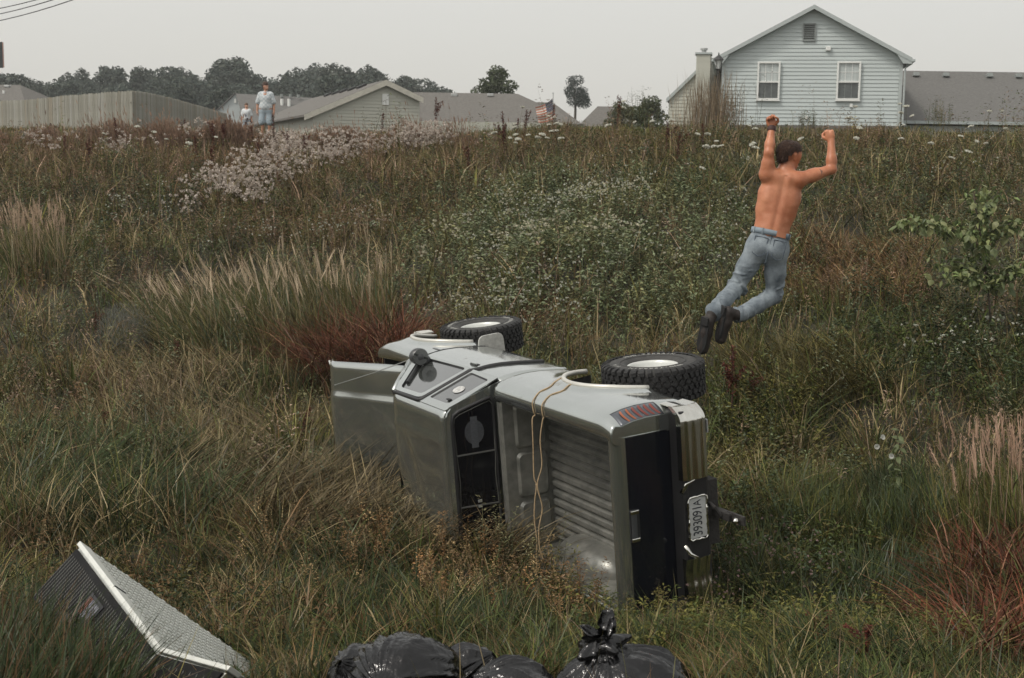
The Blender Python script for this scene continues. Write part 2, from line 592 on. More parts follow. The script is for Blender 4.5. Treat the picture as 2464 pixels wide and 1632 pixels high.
# --- lamp post in front of the chimney
q = W(1724, 300, 49.6)
lz = W(1724, 170, 49.6).z - q.z
lp = empty('lamp_post', (q.x, 49.6, q.z - .2))
tag(lp, 'black lantern lamp post beside the left corner of the pale house', 'lamp post')
MB().tube([(0, 0, 0), (0, 0, .35), (0, 0, .36), (0, 0, lz + .2)], [.06, .06, .035, .03], 10).build('post', M_DARKM, lp)
lz += .2
ln = MB()
for k in range(4):
    a = k * math.pi / 2 + .78
    ln.tube([(.09 * math.cos(a), .09 * math.sin(a), lz + .05), (.17 * math.cos(a), .17 * math.sin(a), lz + .38)], .012, 4)
ln.tube([(0, 0, lz), (0, 0, lz + .05)], [.05, .13], 8)
lant = ln.build('lantern', M_DARKM, lp)
MB().lathe([(.08, lz + .06), (.15, lz + .37)], 4).build('glass', mat('frosted lantern glass', (.55, .57, .55), .3), lant)
MB().lathe([(.22, lz + .38), (.11, lz + .50), (.03, lz + .56), (.02, lz + .64), (.001, lz + .66)], 8).build('cap', M_DARKM, lant)

# --- tan house with an uneven gable, left of centre
ha = W(927, 198, 60.9)
hd = empty('house', (ha.x, ha.y, 3.3))
tag(hd, 'tan sided house with lopsided gable and white vent, left of centre', 'house')
rdir = Vector((-6.1, 18, 0)).normalized()
hd.rotation_euler = (0, 0, math.atan2(rdir.y, rdir.x) - math.pi / 2)
ap = ha.z - 3.3
wL, wR = 3.35, 1.62
zL, zR = ap - 1.47, ap - .70


def gz2(x):
    return ap - (x / wR) * .70 if x > 0 else ap + (x / wL) * 1.47


MB().prism([(-wL, 0, -1), (wR, 0, -1), (wR, 0, zR), (0, 0, ap), (-wL, 0, zL)], (0, 19, 0)).build('wall', M_SIDT, hd)
siding(hd, -wL + .02, wR - .02, .2, lambda x: gz2(x) - .12, .15, M_SIDT)
mb = MB()
mb.hexa([(0, -.25, ap), (-wL - .4, -.25, zL - .18), (-wL - .4, 19, zL - .18), (0, 19, ap), (0, -.25, ap + .1), (-wL - .4, -.25, zL - .08), (-wL - .4, 19, zL - .08), (0, 19, ap + .1)])
mb.hexa([(0, -.25, ap), (wR + .1, -.25, zR - .04), (wR + .1, 19, zR - .04), (0, 19, ap), (0, -.25, ap + .1), (wR + .1, -.25, zR + .06), (wR + .1, 19, zR + .06), (0, 19, ap + .1)])
rf = mb.build('roof', M_SHINB, hd)
mb = MB()
mb.hexa([(0, -.28, ap - .16), (-wL - .4, -.28, zL - .34), (-wL - .4, -.252, zL - .34), (0, -.252, ap - .16), (0, -.28, ap + .09), (-wL - .4, -.28, zL - .09), (-wL - .4, -.252, zL - .09), (0, -.252, ap + .09)])
mb.hexa([(0.002, -.28, ap - .16), (wR + .1, -.28, zR - .20), (wR + .1, -.252, zR - .20), (0.002, -.252, ap - .16), (0.002, -.28, ap + .09), (wR + .1, -.28, zR + .05), (wR + .1, -.252, zR + .05), (0.002, -.252, ap + .09)])
mb.build('rake_board', mat('tan trim', (.50, .48, .41), .5), rf)
MB().box((-.0, -.05, ap - .78), (.30, .06, .50)).build('gable_vent', M_WHITE, hd, bevel=.01)
for k in range(5):
    MB().box((-.42, 3.2 + k * 2.1, ap - .06), (.42, .55, .16), Matrix.Rotation(R(-23), 3, 'Y')).build('ridge_vent', M_DARKM, rf)

# --- brown roofed house behind it
rb = [W(998, 222, 73), W(1246, 226, 73), W(1292, 250, 69.5), W(992, 300, 67.8), W(1330, 300, 67.8)]
hbr = empty('house', (rb[0].x, 69.5, 3.4))
tag(hbr, 'house with a low warm brown hipped roof behind the seed heads', 'house')
off = hbr.location
P = [p - off for p in rb]
mb = MB()
mb.add([(P[0].x - 4, P[0].y, P[0].z), (P[1].x, P[1].y, P[1].z), (P[1].x + 3.4, P[3].y, P[1].z - 1.75), (P[0].x - 4, P[3].y, P[1].z - 1.75), (P[1].x + 3.4, P[1].y + 6, P[1].z - 1.75), (P[0].x - 4, P[1].y + 6, P[1].z - 1.75)],
       [(0, 1, 2, 3), (1, 4, 2), (0, 5, 4, 1), (0, 3, 5), (3, 2, 4, 5)])
rf = mb.build('roof', M_SHINB, hbr)
MB().box((P[1].x / 2 - .3, 1.5, P[1].z - 2.6), (P[1].x + 6, 8.5, 1.7)).build('wall', M_SIDT, hbr)
for px in (1093, 1180):
    q = W(px, 229, 72.5) - off
    MB().box(q, (.34, .4, .16)).build('roof_vent', M_GALV, rf, bevel=.03)
for i, (pa, pb, py, dd, m_, lb) in enumerate(((1282, 1330, 246, 82.6, M_SHINB, 'sliver of brown roof seen just left of the flag'), (1438, 1500, 256, 76.5, M_SHINB, 'low brown roof corner left of the shrub row'))):
    a, b = W(pa, py, dd), W(pb, py, dd)
    h_ = empty('house', (a.x, dd, 3.0))
    tag(h_, lb, 'house')
    w_ = b.x - a.x
    MB().add([(0, 0, a.z - 3), (w_, 0, a.z - 3), (w_ + 2, -3, a.z - 4.6), (-1.5, -3, a.z - 4.6), (w_ + 2, 4, a.z - 4.6), (-1.5, 4, a.z - 4.6)], [(0, 1, 2, 3), (1, 4, 2), (0, 5, 4, 1), (0, 3, 5), (3, 2, 4, 5)]).build('roof', m_, h_)
    MB().box((w_ / 2, .5, a.z - 5.6), (w_ + 2, 6, 1.98)).build('wall', M_SIDT, h_)

# --- pale gabled house behind the standing man
pa = W(566, 227, 87)
hp_ = empty('house', (pa.x, 87, 3.0))
tag(hp_, 'pale blue grey gable and long roof behind the standing man', 'house')
az = pa.z - 3.0
mb = MB().prism([(-1.15, 0, -1), (1.3, 0, -1), (1.3, 0, az - .55), (0, 0, az), (-1.15, 0, az - 1.05)], (0, 6, 0))
mb.build('wall', M_SIDB, hp_)
MB().hexa([(-1.3, -.15, az - 1.2), (0, -.15, az + .02), (0, 6, az + .02), (-1.3, 6, az - 1.2), (-1.3, -.15, az - 1.1), (0, -.15, az + .10), (0, 6, az + .10), (-1.3, 6, az - 1.1)]).build('roof', M_SHIN, hp_)
MB().add([(.0, .05, az + .05), (4.9, .8, az - .12), (6.3, -2.5, az - 1.9), (1.1, -2.5, az - 1.9), (5.5, 4, az - 1.9), (0.3, 4, az - 1.9)], [(0, 1, 2, 3), (1, 4, 2), (0, 5, 4, 1), (3, 2, 4, 5), (0, 3, 5)]).build('side_roof', M_SHIN, hp_)
MB().box((3.6, 0, az - 2.9), (4.8, 4, 1.95)).build('side_wall', M_SIDT, hp_)
MB().box((0, -.03, az - .42), (.14, .05, .26)).build('gable_vent', M_WHITE, hp_)
for px, py, hgt in ((678, 230, .12), (699, 230, .12), (718, 231, .12), (594, 230, .12), (701, 250, .34), (684, 247, .25)):
    q = W(px, py, 87.2) - hp_.location
    MB().tube([(q.x, q.y - (.9 if py > 240 else 0), q.z - hgt), (q.x, q.y - (.9 if py > 240 else 0), q.z + hgt * .8)], .10, 8).build('vent_pipe', M_WHITE if py > 240 else M_VENT, hp_)

# --- roof at the far left
pa = W(0, 204, 78)
hl = empty('house', (pa.x, 78, 3.0))
tag(hl, 'brown roof slope rising over the fence at the left edge', 'house')
az = pa.z - 3
b1, b2 = W(48, 204, 78).x - pa.x, W(66, 243, 75.4).x - pa.x
MB().add([(-6, 0, az), (b1, 0, az), (b2, -3, az - 1.05), (-6, -3, az - 1.05), (b2 + .5, 3, az - 1.05), (-6, 3, az - 1.05)], [(0, 1, 2, 3), (1, 4, 2), (0, 5, 4, 1), (0, 3, 5), (3, 2, 4, 5)]).build('roof', M_SHINB, hl)
MB().box((-2.6, 0, az - 2.0), (b2 + 6, 5.2, 1.88)).build('wall', M_SIDT, hl)
q = W(18, 208, 77.6) - hl.location
MB().box(q, (.3, .35, .14)).build('roof_vent', M_GALV, hl, bevel=.03)
q = W(9, 224, 76.4) - hl.location
MB().tube([(q.x, q.y, q.z - .2), (q.x, q.y, q.z + .14)], .07, 8).build('vent_pipe', M_WHITE, hl)

# ------------------------------------------------------------------ board fence
fpts = [(-60, 250, 57.4), (0, 243, 54.8), (66, 240, 52.6), (150, 231, 50.8), (235, 224, 49.5), (318, 218, 48.7), (360, 224, 50.4), (420, 238, 53.9), (481, 255, 59.1), (545, 274, 66)]
fence = empty('wooden_fence', (W(318, 300, 48.7).x, 48.7, 4.1))
tag(fence, 'tall weathered grey board fence running along the left skyline', 'fence')
FB = [mat('weathered fence board %d' % k, c, .85, var=.22, vscale=5, stretch=(6, 6, .6), bump=.3) for k, c in enumerate([(.225, .218, .180), (.262, .255, .215), (.195, .183, .145), (.235, .212, .162), (.285, .28, .245)])]
bmesh_ = []
for k in range(5):
    mb = MB().add([(-.068, -.011, 0), (.068, -.011, 0), (.068, -.011, 1.83), (.04, -.011, 1.88), (-.04, -.011, 1.88), (-.068, -.011, 1.83)], [(0, 1, 2, 3, 4, 5)])
    mb = MB().prism([(-.068, -.011, 0), (.068, -.011, 0), (.068, -.011, 1.83), (.04, -.011, 1.88), (-.04, -.011, 1.88), (-.068, -.011, 1.83)], (0, .022, 0))
    me = mb.mesh('board')
    me.materials.append(FB[k])
    bmesh_.append(me)
fr_ = random.Random(4)
tops = [W(*p) for p in fpts]
for i in range(len(tops) - 1):
    a, b = tops[i], tops[i + 1]
    L = (b - a).to_2d().length
    ang = math.atan2(b.y - a.y, b.x - a.x)
    n = max(1, int(L / .142))
    for k in range(n):
        p = a.lerp(b, (k + .5) / n)
        o = link('board', bmesh_[fr_.choice([0, 0, 1, 1, 2, 3, 4])], None, fence)
        o.location = p - Vector((0, 0, 1.88 - fr_.uniform(-.015, .015))) - fence.location
        o.rotation_euler = (0, fr_.uniform(-.006, .006), ang)
    for hz in (.35, 1.45):
        nb = Vector((-(b.y - a.y), b.x - a.x, 0)).normalized() * .06 - Vector((0, 0, 1.88 - hz))
        MB().tube([a + nb - fence.location, b + nb - fence.location], .04, 4).build('rail', FB[2], fence)

# ------------------------------------------------------------------ wires and the dark panel at the left edge
for k, (pa, pb) in enumerate((((-160, 56), (330, -52)), ((-160, 72), (330, -44)), ((-160, 88), (330, -28)))):
    a, b = W(*pa, 42), W(*pb, 26)
    pts = [a.lerp(b, t) - Vector((0, 0, .25 * 4 * t * (1 - t) - .25)) for t in np.linspace(0, 1, 14)]
    o = MB().tube(pts, .012, 5).build('overhead_wire', M_DARKM)
    tag(o, ['uppermost of the three overhead wires crossing the top left corner', 'middle of the three overhead wires crossing the top left corner', 'lowest of the three overhead wires crossing the top left corner'][k], 'wire', 'overhead wires')
a, b = W(-52, 163, 26), W(6, 101, 26)
sg = empty('road_sign', ((a.x + b.x) / 2, 26, float(gz(a.x, 26))))
tag(sg, 'dark back of a metal road sign cut by the left edge', 'sign')
zc = (a.z + b.z) / 2 - sg.location.z
MB().box((0, 0, zc), (b.x - a.x, .02, b.z - a.z)).build('panel', mat('dark painted sign back', (.05, .055, .055), .5), sg, bevel=.008)
MB().box((b.x - sg.location.x + .006, 0, zc), (.012, .03, b.z - a.z - .02)).build('edge_strip', mat('faded red sign edge', (.42, .27, .23), .6), sg)
MB().tube([(-.0, .04, -.3), (-.0, .04, zc + .1)], .03, 8).build('post', M_GALV, sg)

# ------------------------------------------------------------------ flag in the weeds
fa = W(1331, 226, 39)
fl = empty('flag', (fa.x, 39, float(gz(fa.x, 39))))
tag(fl, 'small faded United States flag hanging from a thin pole on the crest', 'flag')
pt = fa.z - fl.location.z
MB().tube([(0.03, 0, -.2), (0.0, 0, pt)], .012, 6).build('pole', M_GALV, fl)
MB().lathe([(.001, pt + .04), (.02, pt + .03), (.02, pt), (.001, pt)], 8).build('finial', M_GALV, fl)
q0 = W(1329, 238, 39) - fl.location          # hoist top
q1 = W(1338, 283, 39) - fl.location          # hoist bottom
q2 = W(1288, 258, 39) - fl.location          # fly top
fw = [q2 - q0, q1 - q0]


def flagp(u, v):
    p = q0 + fw[0] * u + fw[1] * v * (1 - .1 * u)
    p += Vector((0, .05 * math.sin(u * 7 + v * 2) + .02 * math.sin(v * 9), -.05 * math.sin(u * 3.14) + .04 * u * v))
    return p


M_RED = mat('faded red flag cloth', (.50, .19, .13), .8)
M_FW = mat('faded white flag cloth', (.62, .58, .52), .8)
M_NAVY = mat('navy flag cloth', (.045, .055, .10), .8)
cl = MB()
for k in range(13):
    u0 = .42 if k < 7 else 0
    mb = MB()
    mb.grid([[flagp(u0 + (1 - u0) * i / 10, (k + j) / 13) for i in range(11)] for j in (0, 1)])
    mb.build('stripe', M_RED if k % 2 == 0 else M_FW, fl, solid=.004)
can = MB().grid([[flagp(.42 * i / 6, 7 / 13 * j / 6) for i in range(7)] for j in range(7)]).build('canton', M_NAVY, fl, solid=.004)
st = MB()
for r in range(5):
    for c in range(6):
        p = flagp(.42 * (c + .5) / 6, 7 / 13 * (r + .5) / 5) + Vector((0, -.008, 0))
        vs = []
        for k in range(10):
            rr = .016 if k % 2 == 0 else .007
            vs.append(p + Vector((rr * math.sin(k * .6283), 0, rr * math.cos(k * .6283))))
        st.add(vs, [tuple(range(10))])
st.build('stars', M_FW, can)

# ------------------------------------------------------------------ far trees
M_TREE = leafmat('far tree leaves', .2, .5, .02)
M_BARK = mat('grey brown bark', (.09, .075, .06), .9, var=.3, vscale=8, bump=.4)


def leaf_cloud(lobes, n, size, cols, seed, flat=.8):
    r_ = np.random.default_rng(seed)
    C, RR = np.array([l[0] for l in lobes], float), np.array([l[1] for l in lobes], float)
    wgt = np.prod(RR, 1) ** .67
    li = r_.choice(len(lobes), n, p=wgt / wgt.sum())
    d = r_.normal(size=(n, 3))
    d /= np.linalg.norm(d, axis=1)[:, None]
    rad = r_.uniform(.45, 1.08, n) ** .6
    # clumped: pull towards random sub-centres
    P = C[li] + d * RR[li] * rad[:, None]
    K = r_.normal(size=(len(lobes) * 9, 3))
    K /= np.linalg.norm(K, axis=1)[:, None]
    kc = np.repeat(C, 9, 0) + K * np.repeat(RR, 9, 0) * .9
    ci = r_.integers(0, len(kc), n)
    dist = np.linalg.norm(P - kc[ci], axis=1)
    pull = (dist < RR[li].mean(1) * .9)
    P[pull] = P[pull] * .5 + kc[ci][pull] * .5 + r_.normal(size=(pull.sum(), 3)) * RR.mean() * .10
    nrm = r_.normal(size=(n, 3)) + d * .8 + np.array([0, 0, .5])
    nrm /= np.linalg.norm(nrm, axis=1)[:, None]
    a = np.cross(nrm, r_.normal(size=(n, 3)))
    a /= np.linalg.norm(a, axis=1)[:, None] + 1e-9
    b = np.cross(nrm, a)
    s = size * r_.uniform(.5, 1.25, n)[:, None]
    V = np.stack([P - a * s, P + b * s * flat * .6, P + a * s, P - b * s * flat * .6], 1)
    i4 = np.arange(n)[:, None] * 4
    T = np.concatenate([i4 + [0, 1, 2], i4 + [0, 2, 3]])
    cc = np.array(cols)[r_.integers(0, len(cols), n)] * r_.uniform(.75, 1.25, (n, 1))
    return V.reshape(-1, 3), T, np.repeat(cc, 4, 0)


def tree_mesh(seed, tall, wide, n, size, cols, shape='round'):
    r_ = random.Random(seed)
    lobes = []
    if shape == 'round':
        for k in range(11):
            a, t = r_.uniform(0, 6.28), r_.uniform(.25, .95)
            rr = wide * .5 * math.sin(math.pi * min(1, t * .9 + .12)) ** .7
            lobes.append(((rr * .62 * math.cos(a), rr * .62 * math.sin(a), tall * t), (wide * r_.uniform(.16, .26),) * 2 + (tall * r_.uniform(.10, .17),)))
        lobes.append(((0, 0, tall * .6), (wide * .3, wide * .3, tall * .3)))
    elif shape == 'upright':
        for k in range(9):
            a = r_.uniform(0, 6.28)
            lobes.append(((wide * .28 * math.cos(a), wide * .28 * math.sin(a), tall * r_.uniform(.35, .88)), (wide * .13, wide * .13, tall * r_.uniform(.12, .22))))
        lobes.append(((0, 0, tall * .4), (wide * .3, wide * .3, tall * .2)))
    else:
        for k in range(10):
            a = r_.uniform(0, 6.28)
            q = r_.uniform(.1, .42)
            lobes.append(((wide * q * math.cos(a), wide * q * math.sin(a), tall * r_.uniform(.3, .75)), (wide * .16, wide * .16, tall * .22)))
    V, T, c = leaf_cloud(lobes, n, size, cols, seed)
    me = np_mesh('crown', V, T, c)
    me.materials.append(M_TREE)
    tk = MB().tube([(0, 0, -1), (0.05, 0, tall * .25), (-.05, .05, tall * .5), (0, 0, tall * .8)], [wide * .05, wide * .04, wide * .028, wide * .008], 8)
    for k in range(6):
        a = k * 1.05 + seed
        z = tall * (.28 + .06 * k)
        tk.tube([(0, 0, z), (wide * .15 * math.cos(a), wide * .15 * math.sin(a), z + tall * .12), (wide * .3 * math.cos(a), wide * .3 * math.sin(a), z + tall * .26)], [wide * .022, wide * .014, wide * .004], 5)
    tme = tk.mesh('trunk')
    tme.materials.append(M_BARK)
    return me, tme


TC = [(.072, .090, .074), (.058, .077, .064), (.086, .100, .076), (.065, .083, .073)]  # leaf greens lightened and blued, distance haze mixed into the colour
tvar = [tree_mesh(20 + k, 14, 11, 7000, .36, TC, s) for k, s in enumerate(['round', 'round', 'upright', 'round', 'round'])]
tr_ = random.Random(11)
sky_line = [(-60, 195), (0, 186), (40, 182), (75, 184), (110, 178), (150, 174), (185, 168), (215, 188), (250, 162), (290, 166), (330, 172), (370, 176), (410, 164), (455, 160), (500, 172), (540, 168), (575, 150), (612, 172), (650, 178), (690, 160), (730, 172), (775, 146), (815, 166), (850, 152), (890, 160), (915, 182),
            (970, 195), (1005, 192), (1040, 190), (1072, 200)]
ZN = ['right of the far left roof', 'over the rising left half of the fence', 'behind the highest corner of the fence', 'over the falling right half of the fence', 'behind the standing adult', 'behind the lopsided gable roof']
TL = ['crowded broadleaf tree in the hazy wood along the left skyline', 'broadleaf tree in the small far clump right of the lopsided gable']
k = 0
for (px, py) in sky_line:
    for row in range(3 if px < 930 else 1):
        d = tr_.uniform(165, 195) - row * 19
        pyy = py + 6 + row * tr_.uniform(18, 30) + tr_.uniform(-3, 3)
        pxx = px + tr_.uniform(-14, 14) + row * 18
        top = W(pxx, pyy, d)
        g = float(gz(top.x, d))
        me, tme = tvar[2 if (248 <= px <= 292 and row == 0) else tr_.choice([0, 1, 3, 4])]
        sc_ = (top.z - g) / 13.6
        t = empty('broadleaf_tree', (top.x, d, g), (0, 0, tr_.uniform(0, 6.28)))
        t.scale = (sc_ * tr_.uniform(.85, 1.15),) * 2 + (sc_,)
        link('crown', me, None, t)
        link('trunk', tme, None, t)
        f = 1 if px > 930 else 0
        zn = 0 if px < 130 else (1 if px < 260 else (2 if px < 400 else (3 if px < 560 else (4 if px < 720 else 5))))
        tag(t, TL[f] if f else 'crowded broadleaf tree in the hazy wood ' + ZN[zn], 'tree', 'trees of the small far clump' if f else 'far wood ' + ZN[zn])
        k += 1


def lone(name, px, py, pw, d, g, cols, seed, shape, label, n=3600):
    top = W(px, py, d)
    hgt = top.z - g
    wd = pw / FPX * d
    me, tme = tree_mesh(seed, hgt, wd, n, max(.05, wd * .035), cols, shape)
    t = empty(name, (top.x, d, g))
    link('crown', me, None, t)
    link('trunk', tme, None, t)
    tag(t, label, 'shrub' if 'shrub' in name else 'tree')


lone('round_tree', 1197, 172, 125, 78, W(1197, 172, 78).z - 3.3, [(.07, .088, .045), (.085, .10, .055), (.06, .075, .04)], 61, 'round', 'bushy olive green tree rounding up behind the brown roof ridge', 4200)
lone('broadleaf_tree', 1385, 184, 72, 130, W(1385, 184, 130).z - 4.2, [(.05, .066, .055), (.045, .058, .05)], 62, 'round', 'small lone dark tree on the skyline right of the flag')
lone('shrub', 1500, 246, 90, 54, W(1500, 238, 54).z - 1.7, [(.125, .135, .075), (.10, .11, .06)], 63, 'round', 'olive shrub at the left end of the row beside the tan house')
lone('shrub', 1560, 240, 110, 55, W(1560, 226, 55).z - 1.9, [(.10, .115, .065), (.085, .10, .06)], 64, 'round', 'olive green shrub touching the wall of the tan chimney house')
# ------------------------------------------------------------------ the overturned pickup
# own axes: x forward from the rear axle, y left, z up from the foot of the tailgate
Rc = Matrix(((-.46309003, .07135501, -.88343426), (-.11338464, .98379453, .13889654), (.87902875, .16448948, -.44749488)))
tc_ = Vector((.72590789, 1.18615268, 10.70599603))
C2W = Matrix((CR, CD, CF)).transposed()
TM = (C2W @ Rc).to_4x4()
TM.translation = C2W @ tc_ + Vector((0, 0, CAMH))
truck = empty('pickup_truck')
truck.matrix_world = TM
tag(truck, 'silver extended cab pickup truck overturned on its side in the weeds', 'pickup truck')


def paint(name, col, rough=.10, metal=.9, coat=.4):
    m = mat(name, col, rough, metal, var=.05, vscale=2.2, coat=coat, bump=.045, bscale=2.2)
    nt = m.node_tree
    b = nt.nodes['Principled BSDF']
    # road film: roughness wanders over the panels
    n = nt.nodes.new('ShaderNodeTexNoise')
    n.inputs['Scale'].default_value = 5
    n.inputs['Detail'].default_value = 8
    mr = nt.nodes.new('ShaderNodeMapRange')
    mr.inputs['To Min'].default_value = rough * .8
    mr.inputs['To Max'].default_value = rough * 1.35
    nt.links.new(n.outputs['Fac'], mr.inputs['Value'])
    nt.links.new(mr.outputs['Result'], b.inputs['Roughness'])
    # dried mud and scuffs in blotches
    tcm = nt.nodes.new('ShaderNodeTexCoord')
    n2 = nt.nodes.new('ShaderNodeTexNoise')
    n2.inputs['Scale'].default_value = 3.2
    n2.inputs['Detail'].default_value = 10
    n2.inputs['Roughness'].default_value = .72
    nt.links.new(tcm.outputs['Object'], n2.inputs['Vector'])
    rp = nt.nodes.new('ShaderNodeValToRGB')
    rp.color_ramp.elements[0].position, rp.color_ramp.elements[1].position = .60, .72
    rp.color_ramp.elements[1].color = (.55, .55, .55, 1)
    nt.links.new(n2.outputs['Fac'], rp.inputs[0])
    df = nt.nodes.new('ShaderNodeBsdfDiffuse')
    df.inputs['Color'].default_value = (.17, .145, .105, 1)
    mx = nt.nodes.new('ShaderNodeMixShader')
    nt.links.new(rp.outputs[0], mx.inputs[0])
    nt.links.new(b.outputs[0], mx.inputs[1])
    nt.links.new(df.outputs[0], mx.inputs[2])
    nt.links.new(mx.outputs[0], nt.nodes['Material Output'].inputs['Surface'])
    return m


M_PAINT = paint('silver grey metallic paint', (.49, .515, .495))
M_BED = mat('worn bed paint', (.21, .215, .195), .36, .5, var=.25, vscale=7, bump=.15, bscale=18, col2=(.31, .305, .275))
M_TRIMW = mat('pale wheel arch trim', (.55, .54, .49), .35, .3, var=.1)
M_BLK = mat('black rubber seal', (.012, .012, .013), .5, var=.2)
M_PLA = mat('black mirror plastic', (.05, .052, .055), .35, var=.1)
M_GLASS = mat('dark tinted glass', (.004, .004, .006), .03, var=.1, spec=.35)
M_SIDEGL = mat('side window glass', (.035, .038, .036), .04, var=.1, spec=.9, coat=1.0)
M_CHROME = mat('dulled chrome', (.66, .65, .60), .13, 1.0, var=.08, bump=.06, bscale=14)
M_RUB = mat('dusty tyre rubber', (.032, .032, .031), .75, var=.3, vscale=14, bump=.2, bscale=60, col2=(.058, .056, .052))
M_RUBT = mat('tyre tread rubber', (.018, .018, .018), .8, var=.35, vscale=20, bump=.3, bscale=50)
M_RIM = mat('white painted steel rim', (.60, .61, .58), .35, .15, var=.12, vscale=9)
M_UND = mat('dirty black chassis', (.022, .02, .018), .8, var=.4, vscale=8, bump=.4)
M_REDL = mat('red tail lamp lens', (.17, .025, .014), .15, var=.15, spec=.7)
M_AMB = mat('orange tail lamp lens', (.28, .075, .025), .15, var=.15, spec=.7)
M_LET = mat('worn white tyre lettering', (.34, .34, .32), .7, var=.2)

_pz = [.44, .34, .22, .08, -.05, -.25]
_py = [.815, .838, .850, .848, .836, .815]


def flank_y(x, z):
    """half width of the body side"""
    w = float(np.interp(-z, [-a for a in _pz], _py))
    if x > 3.25: w -= .13 * ((x - 3.25) / .52) ** 2
    if x < -.88: w -= 1.9 * (x + .88) ** 2
    for xc in (0.0, 3.11):
        r = math.hypot(x - xc, (z + .28))
        w += .022 * math.exp(-((r - .50) / .07) ** 2)
    return w


def arch_z(x, xc, zb, r=.47, zc=-.26):
    q = r * r - (x - xc) ** 2
    return max(zb, zc + math.sqrt(q)) if q > 0 else zb


def side_panel(x0, x1, sgn, zbot, ztop, n=70, rows=12, inset=0.0):
    P = []
    for x in np.linspace(x0, x1, n):
        a, b = ztop(x), zbot(x)
        P.append([(x, sgn * (flank_y(x, z) + inset), z) for z in np.linspace(a, b, rows)])
    return P


# bed sides with rolled rails
for sgn in (-1, 1):
    P = []
    for x in np.linspace(-1.07, .78, 90):
        zb_ = arch_z(x, 0.0, -.20)
        pull = 1.9 * (x + .88) ** 2 if x < -.88 else 0
        row = [(x, sgn * (y - pull * .5), z) for (y, z) in ((.655, .40), (.655, .485), (.662, .505), (.685, .518), (.735, .520), (.768, .510), (.792, .487))]
        row += [(x, sgn * flank_y(x, z), z) for z in np.linspace(.44, zb_, 13)]
        P.append(row)
    bs = MB().grid(P).build('bed_side', M_PAINT, truck, smooth=True, solid=.012)
    # front and rear closing edges
    for x, ro in ((-1.071, P[0]), (.781, P[-1])):
        lp_ = [(x, p[1], p[2]) for p in ro if p[2] > -.02]
        lp_ += [(x, sgn * .655, lp_[-1][2])]
        MB().add(lp_, [tuple(range(len(lp_)))]).build('end_panel', M_PAINT, bs, solid=.01)
    # arch lip
    lip = []
    for a in np.linspace(R(7), R(173), 28):
        x, z = .475 * math.cos(a), -.26 + .475 * math.sin(a)
        lip.append((x, sgn * (flank_y(x, z) + .006), z))
    MB().tube(lip, .021, 8).build('wheel_arch_lip', M_TRIMW, truck, smooth=True)
    # dark well behind the arch
    MB().grid([[(.50 * math.cos(a), sgn * (.80 - .13 * t), -.26 + .48 * math.sin(a)) for a in np.linspace(R(0), R(180), 20)] for t in (0, 1)]).build('wheel_well_liner', M_UND, truck, smooth=True)

# bed floor with ribs
P = []
NY = 16 * 10
for x in (-1.03, -.6, 0, .4, .70):
    row = []
    for j in range(NY + 1):
        y = -.655 + 1.31 * j / NY
        ph = (j / 10.0) % 1.0
        rib = .030 * float(sstep(.10, .26, ph) - sstep(.74, .90, ph))
        row.append((x, y, .045 + rib * (1 if abs(y) < .60 else 0)))
    P.append(row)
MB().grid(P).build('bed_floor', M_BED, truck, smooth=False)
# bulkhead with three pressed panels
bh = MB()
bh.grid([[(.70, y, z) for y in np.linspace(-.655, .655, 8)] for z in (.04, .50)])
bh.grid([[(.70, y, .50) for y in (-.655, .655)], [(.712, y, .515) for y in (-.655, .655)], [(.765, y, .515) for y in (-.655, .655)], [(.775, y, .50) for y in (-.655, .655)], [(.775, y, -.1) for y in (-.655, .655)]])
bhd = bh.build('bulkhead', M_BED, truck)


def rrect(cy, cz, w, h, r, n=5):
    pts = []
    for (sx, sz, a0) in ((1, 1, 0), (-1, 1, 90), (-1, -1, 180), (1, -1, 270)):
        for k in range(n):
            a = R(a0 + 90 * k / (n - 1))
            pts.append((cy + sx * (w / 2 - r) + r * math.cos(a), cz + sz * (h / 2 - r) + r * math.sin(a)))
    return pts


for cy in (-.43, 0, .43):
    o1 = [(.699, y, z) for y, z in rrect(cy, .25, .40, .30, .05)]
    o2 = [(.678, y, z) for y, z in rrect(cy, .25, .36, .26, .04)]
    mb = MB().ring(o1, o2)
    mb.add(o2, [tuple(range(len(o2)))])
    mb.build('pressed_panel', M_BED, bhd, smooth=False)
# inner walls and wheel boxes
for sgn in (-1, 1):
    MB().grid([[(x, sgn * .652, z) for x in (-1.03, 0, .70)] for z in (.04, .49)]).build('bed_inner_wall', M_BED, truck, solid=.004)
    P = []
    for x in np.linspace(-.47, .47, 25):
        q = max(0.0, 1 - (abs(x) / .47) ** 3.2)
        row = []
        for t in np.linspace(0, 1, 12):
            a = t * math.pi / 2
            row.append((x, sgn * (.651 - (.085 if sgn < 0 else .20) * q ** .5 * math.sin(a) ** .8), .05 + (.26 * q ** .5 + .0) * math.cos(a) ** .8))
        P.append(row)
    MB().grid(P).build('wheel_box', M_BED, truck, smooth=True)

# tailgate
prof = [(-.985, .06), (-.985, .44), (-.985, .490), (-.995, .508), (-1.012, .518), (-1.034, .517), (-1.053, .505), (-1.066, .485), (-1.075, .455), (-1.081, .415), (-1.085, .36), (-1.085, .24), (-1.080, .12), (-1.072, .02), (-1.06, -.005), (-.985, -.005)]
tg = MB()
ysn = np.linspace(-.668, .668, 30)
tg.grid([[(x, y, z) for (x, z) in prof + [prof[0]]] for y in ysn])
n_ = len(prof)
tg.add([(x, ysn[0], z) for x, z in prof], [tuple(range(n_))])
tg.add([(x, ysn[-1], z) for x, z in prof], [tuple(range(n_))])
tgo = tg.build('tailgate', M_PAINT, truck, smooth=True)
md = tgo.modifiers.new('es', 'EDGE_SPLIT')
md.split_angle = R(35)
